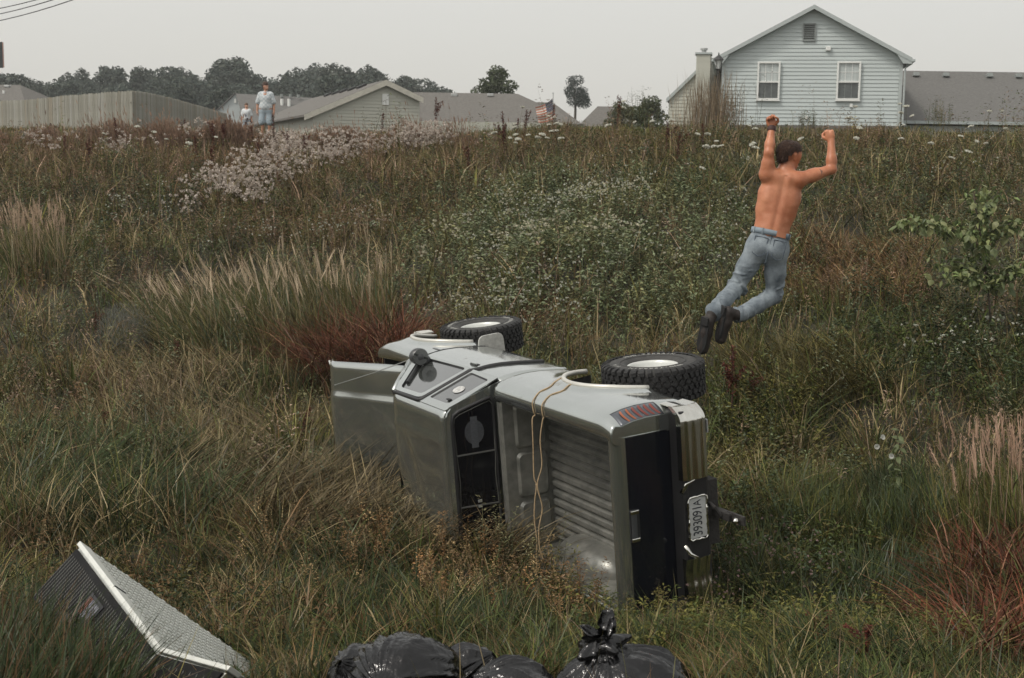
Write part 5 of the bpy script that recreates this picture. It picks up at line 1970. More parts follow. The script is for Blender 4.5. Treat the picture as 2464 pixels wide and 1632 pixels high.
def denim(V):
    """creases run round the leg at hip and knee, slack along the shin"""
    A = np.zeros(len(V))
    N = np.zeros_like(V)
    best = np.full(len(V), 9.0)
    for q in 'LR':
        for (a, b) in (('hi', 'kn'), ('kn', 'an')):
            p, r = np.array(J[a + q]), np.array(J[b + q])
            ba = r - p
            t = np.clip(((V - p) @ ba) / (ba @ ba), 0, 1)
            D = V - p - t[:, None] * ba
            dd = np.linalg.norm(D, axis=1)
            s = dd < best
            best[s] = dd[s]
            N[s] = (D / (dd[:, None] + 1e-6))[s]
            ph = np.arctan2(D[:, 0], D[:, 1])
            kn = np.exp(-((1 - t) / .30) ** 2) if a == 'hi' else np.exp(-(t / .30) ** 2) + .8 * np.exp(-((1 - t) / .25) ** 2)
            o_ = 0 if q == 'L' else 2.3
            fold = np.maximum(0, np.sin(t * 19 + 1.9 * ph + o_ + 1.5 * np.sin(t * 5 + o_))) ** 2 * np.maximum(0, np.sin(ph * 1.0 + t * 6 + o_) + .35)
            fold2 = np.maximum(0, np.sin(t * 31 - 2.4 * ph + 1.3 * o_)) ** 3 * np.maximum(0, np.sin(ph - 5 * t + 1 + o_))
            A[s] = (.024 * kn * fold + .014 * fold2 * (.4 + kn) - .003)[s]
    return V + N * A[:, None]


jo = sdf_obj('jeans', jn, .009, M_JEAN, man, denim, lambda V: (V - np.array(J['pel'])) @ np.array(ax_t) < .232 * (J['neck'] - J['pel']).length)
# open waist: band, pockets, back patch, seam
def bandp(a, t, k=1.0):
    c = tor(t)
    return c + side * math.cos(a) * (.168 * k) + fwd * math.sin(a) * (.106 * k) - man.location


MB().grid([[bandp(a, t, 1.015) for a in np.linspace(0, 2 * math.pi, 41)] for t in (.165, .235)]).build('waistband', mat('denim waistband', (.20, .245, .28), .85, var=.2, vscale=9), jo, smooth=True, solid=.003)
for a in (R(-150), R(-118), R(-62), R(-30)):
    MB().grid([[bandp(a + da, t, 1.05) for da in (-.035, .035)] for t in (.16, .24)]).build('belt_loop', M_JEAN, jo, solid=.004)
MB().grid([[bandp(a, t, 1.06) for a in np.linspace(R(-78), R(-48), 5)] for t in (.165, .24)]).build('leather_patch', mat('tan leather patch', (.42, .17, .09), .7, var=.15), jo, solid=.003)
def seatp(s, u, k):
    """a point just off the seat of the jeans"""
    return tor(u, s, -.108 - k + .25 * s * s * 4) - man.location


for s0 in (-.078, .085):
    MB().tube([seatp(s0 - .055, .12, .004), seatp(s0 - .05, -.10, .012), seatp(s0, -.135, .014), seatp(s0 + .05, -.10, .012), seatp(s0 + .055, .12, .004), seatp(s0 - .055, .12, .004)], .0035, 5).build('pocket_seam', mat('dark denim seam', (.07, .09, .115), .85), jo)
MB().tube([seatp(.005, .2, -.015), seatp(.003, .06, .0), seatp(0, -.10, .010), seatp(0, -.20, -.01)], .004, 5).build('seat_seam', MATS['dark denim seam'], jo)
# boots: soles turned to the camera, toes pointing down
for q, (hx_, hy_), (tx_, ty_) in (('L', (1698, 768), (1686, 838)), ('R', (1743, 742), (1727, 808))):
    an_ = J['an' + q]
    dh = an_.y - .07
    heel = W(hx_, hy_, dh)
    toe = W(tx_, ty_, dh + .05)
    fd = (toe - heel).normalized()
    up_ = (an_ - heel)
    up_ = (up_ - fd * up_.dot(fd)).normalized()
    sd = fd.cross(up_)
    L = .325
    b0_ = heel + up_ * .045
    bt = [(b0_ + fd * .03, b0_ + fd * .12, .049, .048, .03), (b0_ + fd * .12, b0_ + fd * (L - .05) - up_ * .008, .048, .046, .03, (tuple(sd), 1.12)), (b0_ + fd * .045 + up_ * .01, an_, .046, .044, .03), (an_, J['an' + q].lerp(J['kn' + q], .18), .046, .048, .03)]
    sh = sdf_obj('boot', bt, .008, M_SHOE, man)
    out_ = []
    for k in range(22):
        a = 2 * math.pi * k / 22
        x = math.cos(a)
        wdt = .050 + .007 * x - (.006 if abs(x) < .35 else 0)
        out_.append(b0_ + fd * (L / 2 - .02 + x * L / 2) + sd * math.sin(a) * wdt * (1.0) - up_ * .050)
    MB().prism([p - man.location for p in out_], up_ * .022).build('sole', M_SOLE, sh, bevel=.004)
    MB().prism([p - man.location for p in [heel + sd * .036 + up_ * -.02 - fd * .018, heel - sd * .036 + up_ * -.02 - fd * .018, heel - sd * .036 + fd * .055 - up_ * .02, heel + sd * .036 + fd * .055 - up_ * .02]], up_ * .02).build('heel_block', M_SOLE, sh, bevel=.004)
    if q == 'R':
        MB().tube([p - man.location for p in [b0_ + fd * .0 - sd * .045 - up_ * .02, b0_ + fd * .12 - sd * .05 - up_ * .022, b0_ + fd * .22 - sd * .044 - up_ * .022]], [.014, .012, .008], 6).build('boot_welt', mat('rust brown welt', (.13, .045, .028), .6), sh)
# wrist band and the tattoo on the right arm
MB().lathe([(.034, -.020), (.037, -.010), (.037, .012), (.034, .022)], 20, M=Matrix.Translation(J['wrL'].lerp(J['elL'], .04) - man.location) @ (J['wrL'] - J['elL']).to_track_quat('Z', 'Y').to_matrix().to_4x4()).build('wrist_band', mat('dark wrist band', (.05, .022, .018), .7), man, smooth=True)
def tattoo(a, b, t, sz, rad):
    ax_ = (J[b] - J[a]).normalized()
    c = J[a].lerp(J[b], t)
    n_ = Vector((-.05, -1, .28))
    n_ = (n_ - ax_ * n_.dot(ax_)).normalized()
    s_ = ax_.cross(n_)
    P = []
    for i in range(6):
        u = (i / 5 - .5) * sz
        w_ = .55 * math.sqrt(max(.05, 1 - (2 * u / sz) ** 2)) * (1 + .3 * math.sin(i * 2.1))
        P.append([c + ax_ * u + (n_ * math.cos(w_ * q) + s_ * math.sin(w_ * q)) * rad - man.location for q in np.linspace(-1, 1, 5)])
    MB().grid(P).build('tattoo', mat('faded blue tattoo', (.20, .10, .075), .5, var=.5, vscale=60, col2=(.36, .17, .11)), man, smooth=True)


tattoo('shR', 'elR', .55, .075, .0535)

# --- two onlookers on the crest
M_SHIRT = mat('pale checked shirt', (.50, .54, .56), .8, var=.12, vscale=8)
nt = M_SHIRT.node_tree
bk = nt.nodes.new('ShaderNodeTexChecker')
bk.inputs['Scale'].default_value = 16
bk.inputs['Color1'].default_value = (.55, .58, .59, 1)
bk.inputs['Color2'].default_value = (.40, .45, .47, 1)
tcs = nt.nodes.new('ShaderNodeTexCoord')
nt.links.new(tcs.outputs['Object'], bk.inputs['Vector'])
nt.links.new(bk.outputs['Color'], nt.nodes['Principled BSDF'].inputs['Base Color'])
M_SHORT = mat('washed denim shorts', (.30, .36, .40), .85, var=.2, vscale=8)
M_TEE = mat('pale T-shirt', (.58, .61, .62), .8, var=.06)


def onlooker(px, pytop, d, hgt, label, look, shirt, shorts, hair_col, number=False, bald=False):
    top = W(px, pytop, d)
    f = top.z - hgt
    s = hgt / 1.8
    root = empty('person', (top.x, d, f))
    tag(root, label, 'person')
    x0, y0 = top.x, d

    def p(x, y, z): return Vector((x0 + x * s, y0 + y * s, f + z * s))
    fv = Vector(look).normalized()
    rs = .013 * max(.7, s)
    sk = [(p(0, 0, 1.66), p(0, .01, 1.70), .084 * s, .090 * s, .03), (p(0, 0, 1.46), p(0, 0, 1.60), .055 * s, .05 * s, .03),
          (p(0, 0, 1.62) + fv * .05 * s, p(0, 0, 1.60) + fv * .045 * s, .055 * s, .05 * s, .03), (p(0, 0, 1.67) + fv * .088 * s, p(0, 0, 1.645) + fv * .10 * s, .012 * s, .017 * s, .012),
          (p(-.08, 0, 1.0), p(.08, 0, 1.0), .14 * s, .14 * s, .05), (p(0, 0, 1.0), p(0, 0, 1.36), .14 * s, .15 * s, .06), (p(-.16, 0, 1.43), p(.16, 0, 1.43), .07 * s, .07 * s, .06)]
    sdv = fv.cross(Vector((0, 0, 1))).normalized()
    for q in (-1, 1):
        sk += [(p(0, 0, 1.68) + sdv * q * .085 * s, p(0, 0, 1.64) + sdv * q * .082 * s, .018 * s, .012 * s, .006)]
        sk += [(p(q * .20, 0, 1.38), p(q * .26, .0, 1.12), .052 * s, .042 * s, .03), (p(q * .26, 0, 1.12), p(q * .27, -.05, .88), .042 * s, .030 * s, .02)]
        sk += [(p(q * .10, 0, .95), p(q * .11, -.01, .50), .085 * s, .058 * s, .04), (p(q * .11, -.01, .50), p(q * .11, .02, .10), .058 * s, .040 * s, .03)]
        sk += hand(p(q * .27, -.05, .88), (0, -.1, -1), (-q * .3, -1, 0), (-q, 0, 0), .5, s)
    sdf_obj('body', sk, rs, M_SKIN2, root)
    sh_ = [(p(-.06, 0, 1.02), p(.06, 0, 1.02), .165 * s, .165 * s, .05, ((0, 1, 0), .85)), (p(0, -.02, 1.05), p(0, 0, 1.30), .165 * s, .165 * s, .06), (p(-.13, 0, 1.42), p(.13, 0, 1.42), .105 * s, .105 * s, .06), (p(-.06, 0, 1.30), p(.06, 0, 1.30), .145 * s, .145 * s, .06)]
    for q in (-1, 1):
        sh_ += [(p(q * .17, 0, 1.42), p(q * .25, 0, 1.19), .085 * s, .082 * s, .03)]
    so = sdf_obj('shirt', sh_, rs, shirt, root)
    MB().tube([p(-.06, -.05, 1.53) - root.location, p(0, -.11, 1.47) - root.location, p(.06, -.05, 1.53) - root.location], .016 * s, 6).build('collar', shirt, so)
    if number:
        lo_ = link('shirt_number', letter_mesh('6', mat('navy shirt print', (.06, .09, .16), .7)), None, so)
        lo_.location = p(0, -.185, 1.17) - root.location
        lo_.rotation_euler = (R(90), 0, 0)
        lo_.scale = (.26 * s, .26 * s, .2 * s)
    st_ = [(p(-.07, 0, .92), p(.07, 0, .92), .150 * s, .150 * s, .05, ((0, 1, 0), .9))]
    for q in (-1, 1):
        st_ += [(p(q * .09, 0, .88), p(q * .125, -.01, .56), .115 * s, .120 * s, .03)]
    sdf_obj('shorts', st_, rs, shorts, root)
    hs_ = [(p(0, .0, 1.735) - fv * .025 * s, p(0, .0, 1.75) - fv * .0 * s, .098 * s, .088 * s, .03), (p(0, 0, 1.69) - fv * .045 * s, p(0, 0, 1.64) - fv * .05 * s, .085 * s, .07 * s, .03)]
    sdf_obj('hair', hs_, rs, hair_col, root)
    for q in (-1, 1):
        sdf_obj('shoe', [(p(q * .11, .02, .05), p(q * .12, -.15, .04), .05 * s, .045 * s, .02), (p(q * .11, .02, .05), p(q * .11, .02, .12), .048 * s, .045 * s, .02)], rs, M_SHOE, root)
    return root


onlooker(639, 199, 42.6, 1.80, 'adult in a pale checked shirt and shorts standing on the crest', (.75, -.6, -.25), M_SHIRT, M_SHORT, M_HAIR)
onlooker(593, 249, 42.9, 1.10, 'child in a pale numbered shirt beside the standing adult on the crest', (.4, -.8, 0), M_TEE, M_SHORT, mat('light brown hair', (.12, .07, .04), .6, var=.3), number=True)
# ------------------------------------------------------------------ plants
vr = np.random.default_rng(42)
M_VEG = leafmat('grass and weed leaves', .14)
M_FLO = leafmat('petals and seed heads', .3, .5, .02)


def C3(*c): return np.array(c, float)


GREEN, DKGREEN, OLIVE, STRAW, BROWN, PINK, YELG, REDB, BLUEG = (C3(.066, .084, .023), C3(.024, .036, .012), C3(.105, .090, .030), C3(.275, .215, .115), C3(.125, .076, .035),
                                                           C3(.31, .205, .142), C3(.140, .134, .036), C3(.120, .040, .020), C3(.066, .090, .046))


class Veg:
    def __init__(s):
        s.V, s.T, s.C, s.n = [], [], [], 0

    def push(s, V, T, C):
        s.V.append(V.reshape(-1, 3).astype(np.float32))
        s.T.append((T + s.n).reshape(-1, 3))
        s.C.append(C.reshape(-1, 3).astype(np.float32))
        s.n += len(s.V[-1])

    def blades(s, P, h, w, az, lean, curve, col, seg=2, tipcol=None):
        N = len(P)
        if N == 0: return
        ts = [0, .55, 1] if seg == 2 else [0, .38, .74, 1]
        dx, dy = np.cos(az), np.sin(az)
        ra = az + np.pi / 2 + vr.normal(0, .7, N)
        sx, sy = np.cos(ra), np.sin(ra)
        rows = []
        cols = []
        for t in ts:
            hd = h * (lean * t + curve * t * t)
            vz = h * t * np.sqrt(np.maximum(.05, 1 - .75 * np.minimum(1, lean) ** 2)) - h * .45 * curve * t * t
            c = np.stack([P[:, 0] + dx * hd, P[:, 1] + dy * hd, P[:, 2] + vz], 1)
            cc = col if tipcol is None else col * (1 - t) + tipcol * t
            if t < 1:
                ww = (w * (1 - .55 * t ** 1.6) * .5)
                o = np.stack([sx * ww, sy * ww, np.zeros(N)], 1)
                rows += [c - o, c + o]
                cols += [cc, cc]
            else:
                rows.append(c)
                cols.append(cc)
        V = np.stack(rows, 1)
        m = V.shape[1]
        T = []
        for k in range(len(ts) - 2):
            a = 2 * k
            T += [(a, a + 1, a + 3), (a, a + 3, a + 2)]
        T.append((m - 3, m - 2, m - 1))
        T = np.array(T)[None] + (np.arange(N) * m)[:, None, None]
        s.push(V, T, np.stack(cols, 1))

    def leaves(s, P, d, ln, w, col, fold=.25):
        """diamond leaves from P along d"""
        N = len(P)
        if N == 0: return
        d = d / (np.linalg.norm(d, axis=1)[:, None] + 1e-9)
        up = np.stack([vr.normal(0, .35, N), vr.normal(0, .35, N), np.ones(N)], 1)
        sd = np.cross(d, up)
        sd /= np.linalg.norm(sd, axis=1)[:, None] + 1e-9
        n_ = np.cross(sd, d)
        ln, w = ln[:, None], w[:, None]
        mid = P + d * ln * .45
        V = np.stack([P, mid + sd * w * .5 + n_ * w * fold, P + d * ln - n_ * w * .3, mid - sd * w * .5 + n_ * w * fold], 1)
        T = np.array([(0, 1, 2), (0, 2, 3)])[None] + (np.arange(N) * 4)[:, None, None]
        s.push(V, T, np.repeat(col[:, None], 4, 1))

    def dots(s, P, r, col):
        """tiny petals lying every way"""
        N = len(P)
        if N == 0: return
        a = vr.normal(size=(N, 3))
        a /= np.linalg.norm(a, axis=1)[:, None]
        b = np.cross(a, vr.normal(size=(N, 3)))
        b /= np.linalg.norm(b, axis=1)[:, None]
        r = r[:, None]
        V = np.stack([P - a * r, P + b * r, P + a * r, P - b * r], 1)
        T = np.array([(0, 1, 2), (0, 2, 3)])[None] + (np.arange(N) * 4)[:, None, None]
        s.push(V, T, np.repeat(col[:, None], 4, 1))

    def forbs(s, B, h, nl, ll, lw, colL, colS, spread=.35, droop=.1, top=False, lean=.12):
        """stems set with leaves; B bases, h heights"""
        N = len(B)
        if N == 0: return
        az = vr.uniform(0, 6.28, N)
        le = np.abs(vr.normal(0, lean, N))
        s.blades(B, h, np.full(N, .007) + h * .004, az, le, le * .4, colS, 2)
        i = np.repeat(np.arange(N), nl)
        M = len(i)
        t = vr.uniform(.12 if not top else .45, 1.0, M)
        st = np.stack([np.cos(az[i]) * h[i] * (le[i] * t + le[i] * .4 * t * t), np.sin(az[i]) * h[i] * (le[i] * t + le[i] * .4 * t * t), h[i] * t * .97], 1)
        a = vr.uniform(0, 6.28, M)
        d = np.stack([np.cos(a), np.sin(a), vr.normal(.35 - droop, .35, M)], 1)
        P = B[i] + st
        rr = vr.uniform(0, spread, M) * (1.1 - t * .75) * h[i] * .6
        P = P + d * rr[:, None] * np.array([1, 1, .6])
        s.leaves(P, d, ll * vr.uniform(.6, 1.3, M), lw * vr.uniform(.6, 1.3, M), colL[i] * vr.uniform(.75, 1.28, (M, 1)))

    def heads(s, P, rad, n, r, col, flat=1.0):
        """fluffy heads of n petals each"""
        N = len(P)
        if N == 0: return
        i = np.repeat(np.arange(N), n)
        o = vr.normal(size=(len(i), 3))
        o /= np.linalg.norm(o, axis=1)[:, None]
        o *= vr.uniform(.3, 1, (len(i), 1)) * rad[i][:, None]
        o[:, 2] *= flat
        s.dots(P[i] + o, r * vr.uniform(.6, 1.3, len(i)), col[i] * vr.uniform(.8, 1.15, (len(i), 1)))

    def plumes(s, P, d, ln, w, n, col):
        """feathery spikes: n narrow spikelets along each axis"""
        N = len(P)
        d = d / np.linalg.norm(d, axis=1)[:, None]
        i = np.repeat(np.arange(N), n)
        t = vr.uniform(0, 1, len(i))
        a = vr.normal(size=(len(i), 3))
        a -= d[i] * (a * d[i]).sum(1)[:, None]
        a /= np.linalg.norm(a, axis=1)[:, None] + 1e-9
        wd = w * np.sin(np.pi * np.clip(t * .85 + .12, 0, 1)) ** .8
        Q = P[i] + d[i] * (ln[i] * t)[:, None] + a * (wd * vr.uniform(0, 1, len(i)))[:, None]
        for q in range(2):
            s.leaves(P, d + vr.normal(0, .05, d.shape), ln * vr.uniform(.9, 1.1, N), np.full(N, w * .95), col * vr.uniform(.85, 1.1, (N, 1)), .05)
        s.leaves(Q, d[i] + a * .35, np.full(len(i), .028), np.full(len(i), .008), col[i] * vr.uniform(.78, 1.2, (len(i), 1)), 0)

    def build(s, name, m=None, parent=None):
        V, T, C = np.concatenate(s.V), np.concatenate(s.T), np.concatenate(s.C)
        if parent is not None: V = V - np.array(parent.location, dtype=np.float32)
        me = np_mesh(name, V, T, np.clip(C, 0, .9))
        return link(name, me, m or M_VEG, parent)


# footprints kept clear of growth
TMIn = np.array(TM.inverted())
BMIn = np.array(BM.inverted())


def clear_of(P, h=.3):
    H = np.c_[P, np.ones(len(P))]
    b = H @ TMIn.T
    top = np.where((b[:, 0] > .80) & (b[:, 0] < 2.1), .99, np.where(b[:, 0] > 2.1, .99, .53))
    bad = (b[:, 0] > -1.12) & (b[:, 0] < 3.8) & (b[:, 2] > -.28) & (b[:, 2] < top)
    for dz in (.05, .25, .45):
        c = (H + np.array([0, 0, dz, 0])) @ BMIn.T
        bad |= (c[:, 0] > -.02) & (c[:, 0] < W1 + .4) & (c[:, 1] > -.02) & (c[:, 1] < W2) & (c[:, 2] > -.03) & (c[:, 2] < W3)
    for (px_, d_, r_) in ((1505, 5.6, .30), (978, 5.5, .25), (868, 5.7, .16), (1118, 5.95, .17), (1245, 5.45, .18)):
        c = W(px_, 1660, d_)
        bad |= (P[:, 0] - c.x) ** 2 + (P[:, 1] - c.y) ** 2 < r_ ** 2
    return ~bad


def scatter(y0, y1, dens):
    yy = (y0 + y1) / 2
    hwid = .40 * y1 + 1.2
    n = int(dens * 2 * hwid * (y1 - y0))
    x = vr.uniform(-hwid, hwid, n)
    y = vr.uniform(y0, y1, n)
    P = np.stack([x, y, gz(x, y) - .01], 1)
    return P[clear_of(P)]


def patch(px, py, rx_, ry_, n, power=.5):
    """n ground points in an ellipse (metres) round the ground seen at a pixel"""
    c = G(px, py)
    a, r = vr.uniform(0, 6.28, n), vr.uniform(0, 1, n) ** power
    x, y = c.x + rx_ * r * np.cos(a), c.y + ry_ * r * np.sin(a)
    P = np.stack([x, y, gz(x, y) - .01], 1)
    return P[clear_of(P)]


def pxregion(poly, n):
    """n ground points seen inside a polygon of photo pixels, spread evenly over the ground there"""
    poly = [tuple(p) for p in poly]
    gp = np.array([tuple(G(*p)) for p in poly])
    lo, hi = gp.min(0), gp.max(0)
    res = []
    tot = 0
    while tot < n:
        x = vr.uniform(lo[0], hi[0], n * 2)
        y = vr.uniform(lo[1], hi[1], n * 2)
        ins = np.zeros(len(x), bool)
        k = len(gp)
        for i in range(k):
            x1, y1, x2, y2 = gp[i][0], gp[i][1], gp[(i + 1) % k][0], gp[(i + 1) % k][1]
            c = ((y1 > y) != (y2 > y)) & (x < (x2 - x1) * (y - y1) / (y2 - y1 + 1e-12) + x1)
            ins ^= c
        P = np.stack([x[ins], y[ins], gz(x[ins], y[ins]) - .01], 1)
        res.append(P)
        tot += max(1, len(P))
    P = np.concatenate(res)[:n]
    return P[clear_of(P)]


def pick(w, cols):
    """colour chosen per plant by weights (N,k)"""
    w = np.clip(w, .001, None)
    cw = np.cumsum(w / w.sum(1)[:, None], 1)
    k = (vr.uniform(0, 1, len(w))[:, None] > cw).sum(1)
    return np.array(cols)[np.minimum(k, len(cols) - 1)] * np.exp(vr.normal(0, .30, (len(w), 1)))


# ---- the general sward, denser and finer towards the camera
def sward(P, d0):
    x, y = P[:, 0], P[:, 1]
    a, b, c = wob(x, y, 5.5, 3), wob(x, y, 2.2, 4), wob(x, y, 1.0, 5)
    u = x / np.maximum(y, 1)                                   # bearing
    crest = sstep(24, 33, y + 1.2 * b)
    left = sstep(.02, -.22, u)
    right = sstep(.10, .24, u)
    near = 1 - sstep(8.5, 12.5, y)
    w = np.stack([
        .9 + .8 * a + .9 * right * (1 - crest) + .25 * b - .4 * crest - .35 * near * left,           # green
        .45 + .5 * b - .3 * crest + 2.2 * near * left + 1.1 * near,                                           # dark green, raised near and at left to paint in the foreground's darkness
        1.0 + .4 * c - .35 * near,                                                               # olive
        .42 - .5 * a + .75 * crest + .25 * sstep(14, 24, y) - .25 * near + .35 * left * (1 - crest) + .12 * near * (1 - right),        # straw
        .55 - .5 * b + .35 * crest + .45 * left + .35 * near,                                                # brown
        1.5 * crest * (.30 + left) + .35 * left * sstep(16, 26, y) - .12,                                                        # pinkish
        .25 + .5 * a * right - .1 * near], 1)
    hol = np.exp(-((x - 2.3) / 1.5) ** 2 - ((y - 9.2) / 1.3) ** 2)  # plants in the hollow darkened so the tailgate reflects a darker ground
    w[:, 1] += 5 * hol
    w[:, 2:] *= (1 - .8 * hol)[:, None]
    col = pick(w, [GREEN, DKGREEN, OLIVE, STRAW, BROWN, PINK, YELG])
    h = .34 + .12 * b + .10 * c + .16 * crest
    h = h * (1 - .42 * near) * (1 - .35 * (1 - sstep(5.6, 7.2, y))) * (1 + .35 * crest * wob(x, y, 1.8, 16))
    # keep the view on to the truck open
    tb = (np.c_[P, np.ones(len(P))] @ TMIn.T)
    infront = np.exp(-((tb[:, 0] - 1.0) / 2.6) ** 4) * np.exp(-((tb[:, 2] - 1.1) / .85) ** 2)
    h = h * (1 - .42 * infront)
    return col, np.clip(h, .12, .75) * vr.uniform(.55, 1.35, len(P))


def tufted(P, per, rad):
    """gather scattered points into tufts; returns points, tuft index and the way out of the tuft"""
    n = max(1, len(P) // per)
    c = P[vr.permutation(len(P))[:n]]
    k = np.minimum((vr.uniform(0, 1, len(P)) ** 1.3 * n).astype(int), n - 1)
    a = vr.uniform(0, 6.28, len(P))
    r = np.abs(vr.normal(0, rad, len(P)))
    x, y = c[k, 0] + r * np.cos(a), c[k, 1] + r * np.sin(a)
    Q = np.stack([x, y, gz(x, y) - .01], 1)
    ok = clear_of(Q)
    return Q[ok], k[ok], a[ok], n


gr = Veg()
for (y0, y1, dens, wd, seg, per, rad) in ((4.4, 7, 1900, .0056, 3, 26, .06), (7, 10, 1600, .0066, 3, 24, .07), (10, 13.5, 1050, .0080, 3, 20, .085), (13.5, 19, 400, .0105, 2, 12, .13), (19, 26, 150, .0150, 2, 9, .17), (26, 33, 120, .019, 2, 8, .2)):
    P, k, aout, nt_ = tufted(scatter(y0, y1, dens), per, rad)
    col, h = sward(P, y0)
    N = len(P)
    first = np.zeros(nt_, int)
    first[k[::-1]] = np.arange(N)[::-1]
    tc = col[first][k]                                     # most blades of a tuft are of one colour
    same = vr.uniform(0, 1, N) < .72
    col = np.where(same[:, None], tc * np.exp(vr.normal(0, .22, (N, 1))), col)
    th = np.exp(vr.normal(0, .28, nt_))[k]
    wind = 2.6 + .9 * wob(P[:, 0], P[:, 1], 3.0, 8)
    az = np.where(vr.uniform(0, 1, N) < .62, aout + vr.normal(0, .5, N), wind + vr.normal(0, .8, N))
    matted = np.clip(.5 + .7 * wob(P[:, 0], P[:, 1], 2.6, 9), 0, 1) * (1 - sstep(11, 18, P[:, 1]))
    lean = np.abs(vr.normal(.26, .22, N)) + .25 * matted * vr.uniform(0, 1, N)
    gr.blades(P, np.clip(h * th * (1 + .25 * matted), .08, .95), wd * np.exp(vr.normal(0, .35, N)), az, lean, np.abs(vr.normal(.36, .28, N)) + .15 * matted, col, seg)
tag(gr.build('meadow_grass'), 'rough mixed grass covering the ditch and the hillside', 'grass', kind='stuff')

# long pale stalks standing out of the sward
lk = Veg()
for (y0, y1, dens, wd, hh) in ((4.6, 8, 20, .0042, .42), (8, 11, 26, .005, .45), (11, 16, 26, .0065, .60), (16, 24, 12, .010, .75), (24, 33, 9, .014, .85)):
    P = scatter(y0, y1, dens)
    N = len(P)
    tb = (np.c_[P, np.ones(N)] @ TMIn.T)
    hid = np.exp(-((tb[:, 0] - 1.0) / 2.4) ** 4) * np.exp(-((tb[:, 2] - 1.0) / .8) ** 2)
    lk.blades(P, hh * vr.uniform(.5, 1.3, N) * (1 - .4 * hid), wd * vr.uniform(.7, 1.3, N), vr.uniform(0, 6.28, N), np.abs(vr.normal(.25, .25, N)), np.abs(vr.normal(.25, .3, N)), pick(np.array([[1, .6, .5, .4]] * N), [STRAW * 1.15, OLIVE * 1.4, YELG * 1.3, PINK]), 3)
tag(lk.build('pale_stalks', M_FLO), 'long pale dry stalks standing out of the grass', 'grass', kind='stuff')

# ---- crest and lawn beyond
g2 = Veg()
for (y0, y1, dens, wd) in ((33, 38, 300, .020), (38, 46, 40, .022)):
    P = scatter(y0, y1, dens)
    col, h = sward(P, y0)
    g2.blades(P, h * (1.0 if y0 < 37 else .4), wd * vr.uniform(.6, 1.4, len(P)), vr.uniform(0, 6.28, len(P)), np.abs(vr.normal(.2, .15, len(P))), np.abs(vr.normal(.25, .2, len(P))), col, 2)
P = scatter(44, 52, 60)
g2.blades(P, vr.uniform(.10, .22, len(P)), vr.uniform(.02, .04, len(P)), vr.uniform(0, 6.28, len(P)), vr.uniform(0, .4, len(P)), vr.uniform(0, .4, len(P)), pick(np.ones((len(P), 3)), [GREEN, OLIVE, YELG]), 2)
tag(g2.build('crest_grass'), 'dry grass along the crest in front of the houses', 'grass', kind='stuff')

# ---- tall seeding grass on the crest: thin stems, soft pinkish tops
sg = Veg()
P = np.concatenate([pxregion([(0, 300), (560, 300), (800, 300), (1240, 290), (1240, 340), (560, 380), (0, 370)], 7200), pxregion([(1240, 300), (1720, 310), (2464, 320), (2464, 350), (1240, 350)], 2300)])
N = len(P)
h = vr.uniform(.40, .90, N) * (1 + .45 * np.clip(wob(P[:, 0], P[:, 1], 1.7, 18), -1, 1)) * np.where(vr.uniform(0, 1, N) < .06, 1.5, 1)
az = vr.normal(2.6, .9, N)
cl_ = np.where((P[:, 0] < 2)[:, None], PINK * 1.0, STRAW * .75) * vr.uniform(.75, 1.2, (N, 1))
le = np.abs(vr.normal(.10, .10, N))
sg.blades(P, h, vr.uniform(.010, .018, N), az, le, le, cl_ * .85, 2)
tipP = P + np.stack([np.cos(az) * h * le * 1.6, np.sin(az) * h * le * 1.6, h * .80], 1)
sg.plumes(tipP, np.stack([np.cos(az) * .3, np.sin(az) * .3, np.ones(N)], 1), np.full(N, .16), .022, 5, cl_)
tag(sg.build('seeding_grass', M_FLO), 'pinkish seeding grass along the skyline', 'grass', kind='stuff')

# ---- flattened straw in the left foreground
mt = Veg()
for (poly, n, ang, c_, hh) in (([(330, 1110), (900, 1180), (930, 1280), (640, 1330), (330, 1230)], 1700, .05, STRAW * .45, .62), ([(240, 870), (640, 930), (760, 1100), (420, 1120), (250, 1020)], 1300, 2.7, STRAW * .5, .6),
                               ([(0, 1080), (420, 1120), (560, 1290), (0, 1290)], 1500, .9, DKGREEN * 1.3, .62), ([(880, 1230), (1150, 1260), (1330, 1390), (900, 1350)], 1300, .2, STRAW * .55, .5),
                               ([(1750, 880), (2050, 860), (2200, 1000), (1850, 1010)], 1500, 2.9, OLIVE * .9, .5), ([(1900, 560), (2250, 600), (2200, 760), (1900, 740)], 2000, 2.9, BROWN * 1.25, .5)):
    P = pxregion(poly, n)
    N = len(P)
    az = ang + 1.3 * wob(P[:, 0], P[:, 1], 1.1, 6) + vr.normal(0, .95, N)
    P[:, 2] += vr.uniform(0, .12, N)
    mt.blades(P, hh * vr.uniform(.6, 1.3, N), vr.uniform(.005, .010, N) * (1 + .05 * P[:, 1].mean()), az, vr.uniform(.55, 1.0, N), vr.uniform(.05, .5, N), c_ * np.exp(vr.normal(0, .4, (N, 1))), 3)
tag(mt.build('flattened_grass'), 'flattened straw grass left by the tumbling truck', 'grass', kind='stuff')

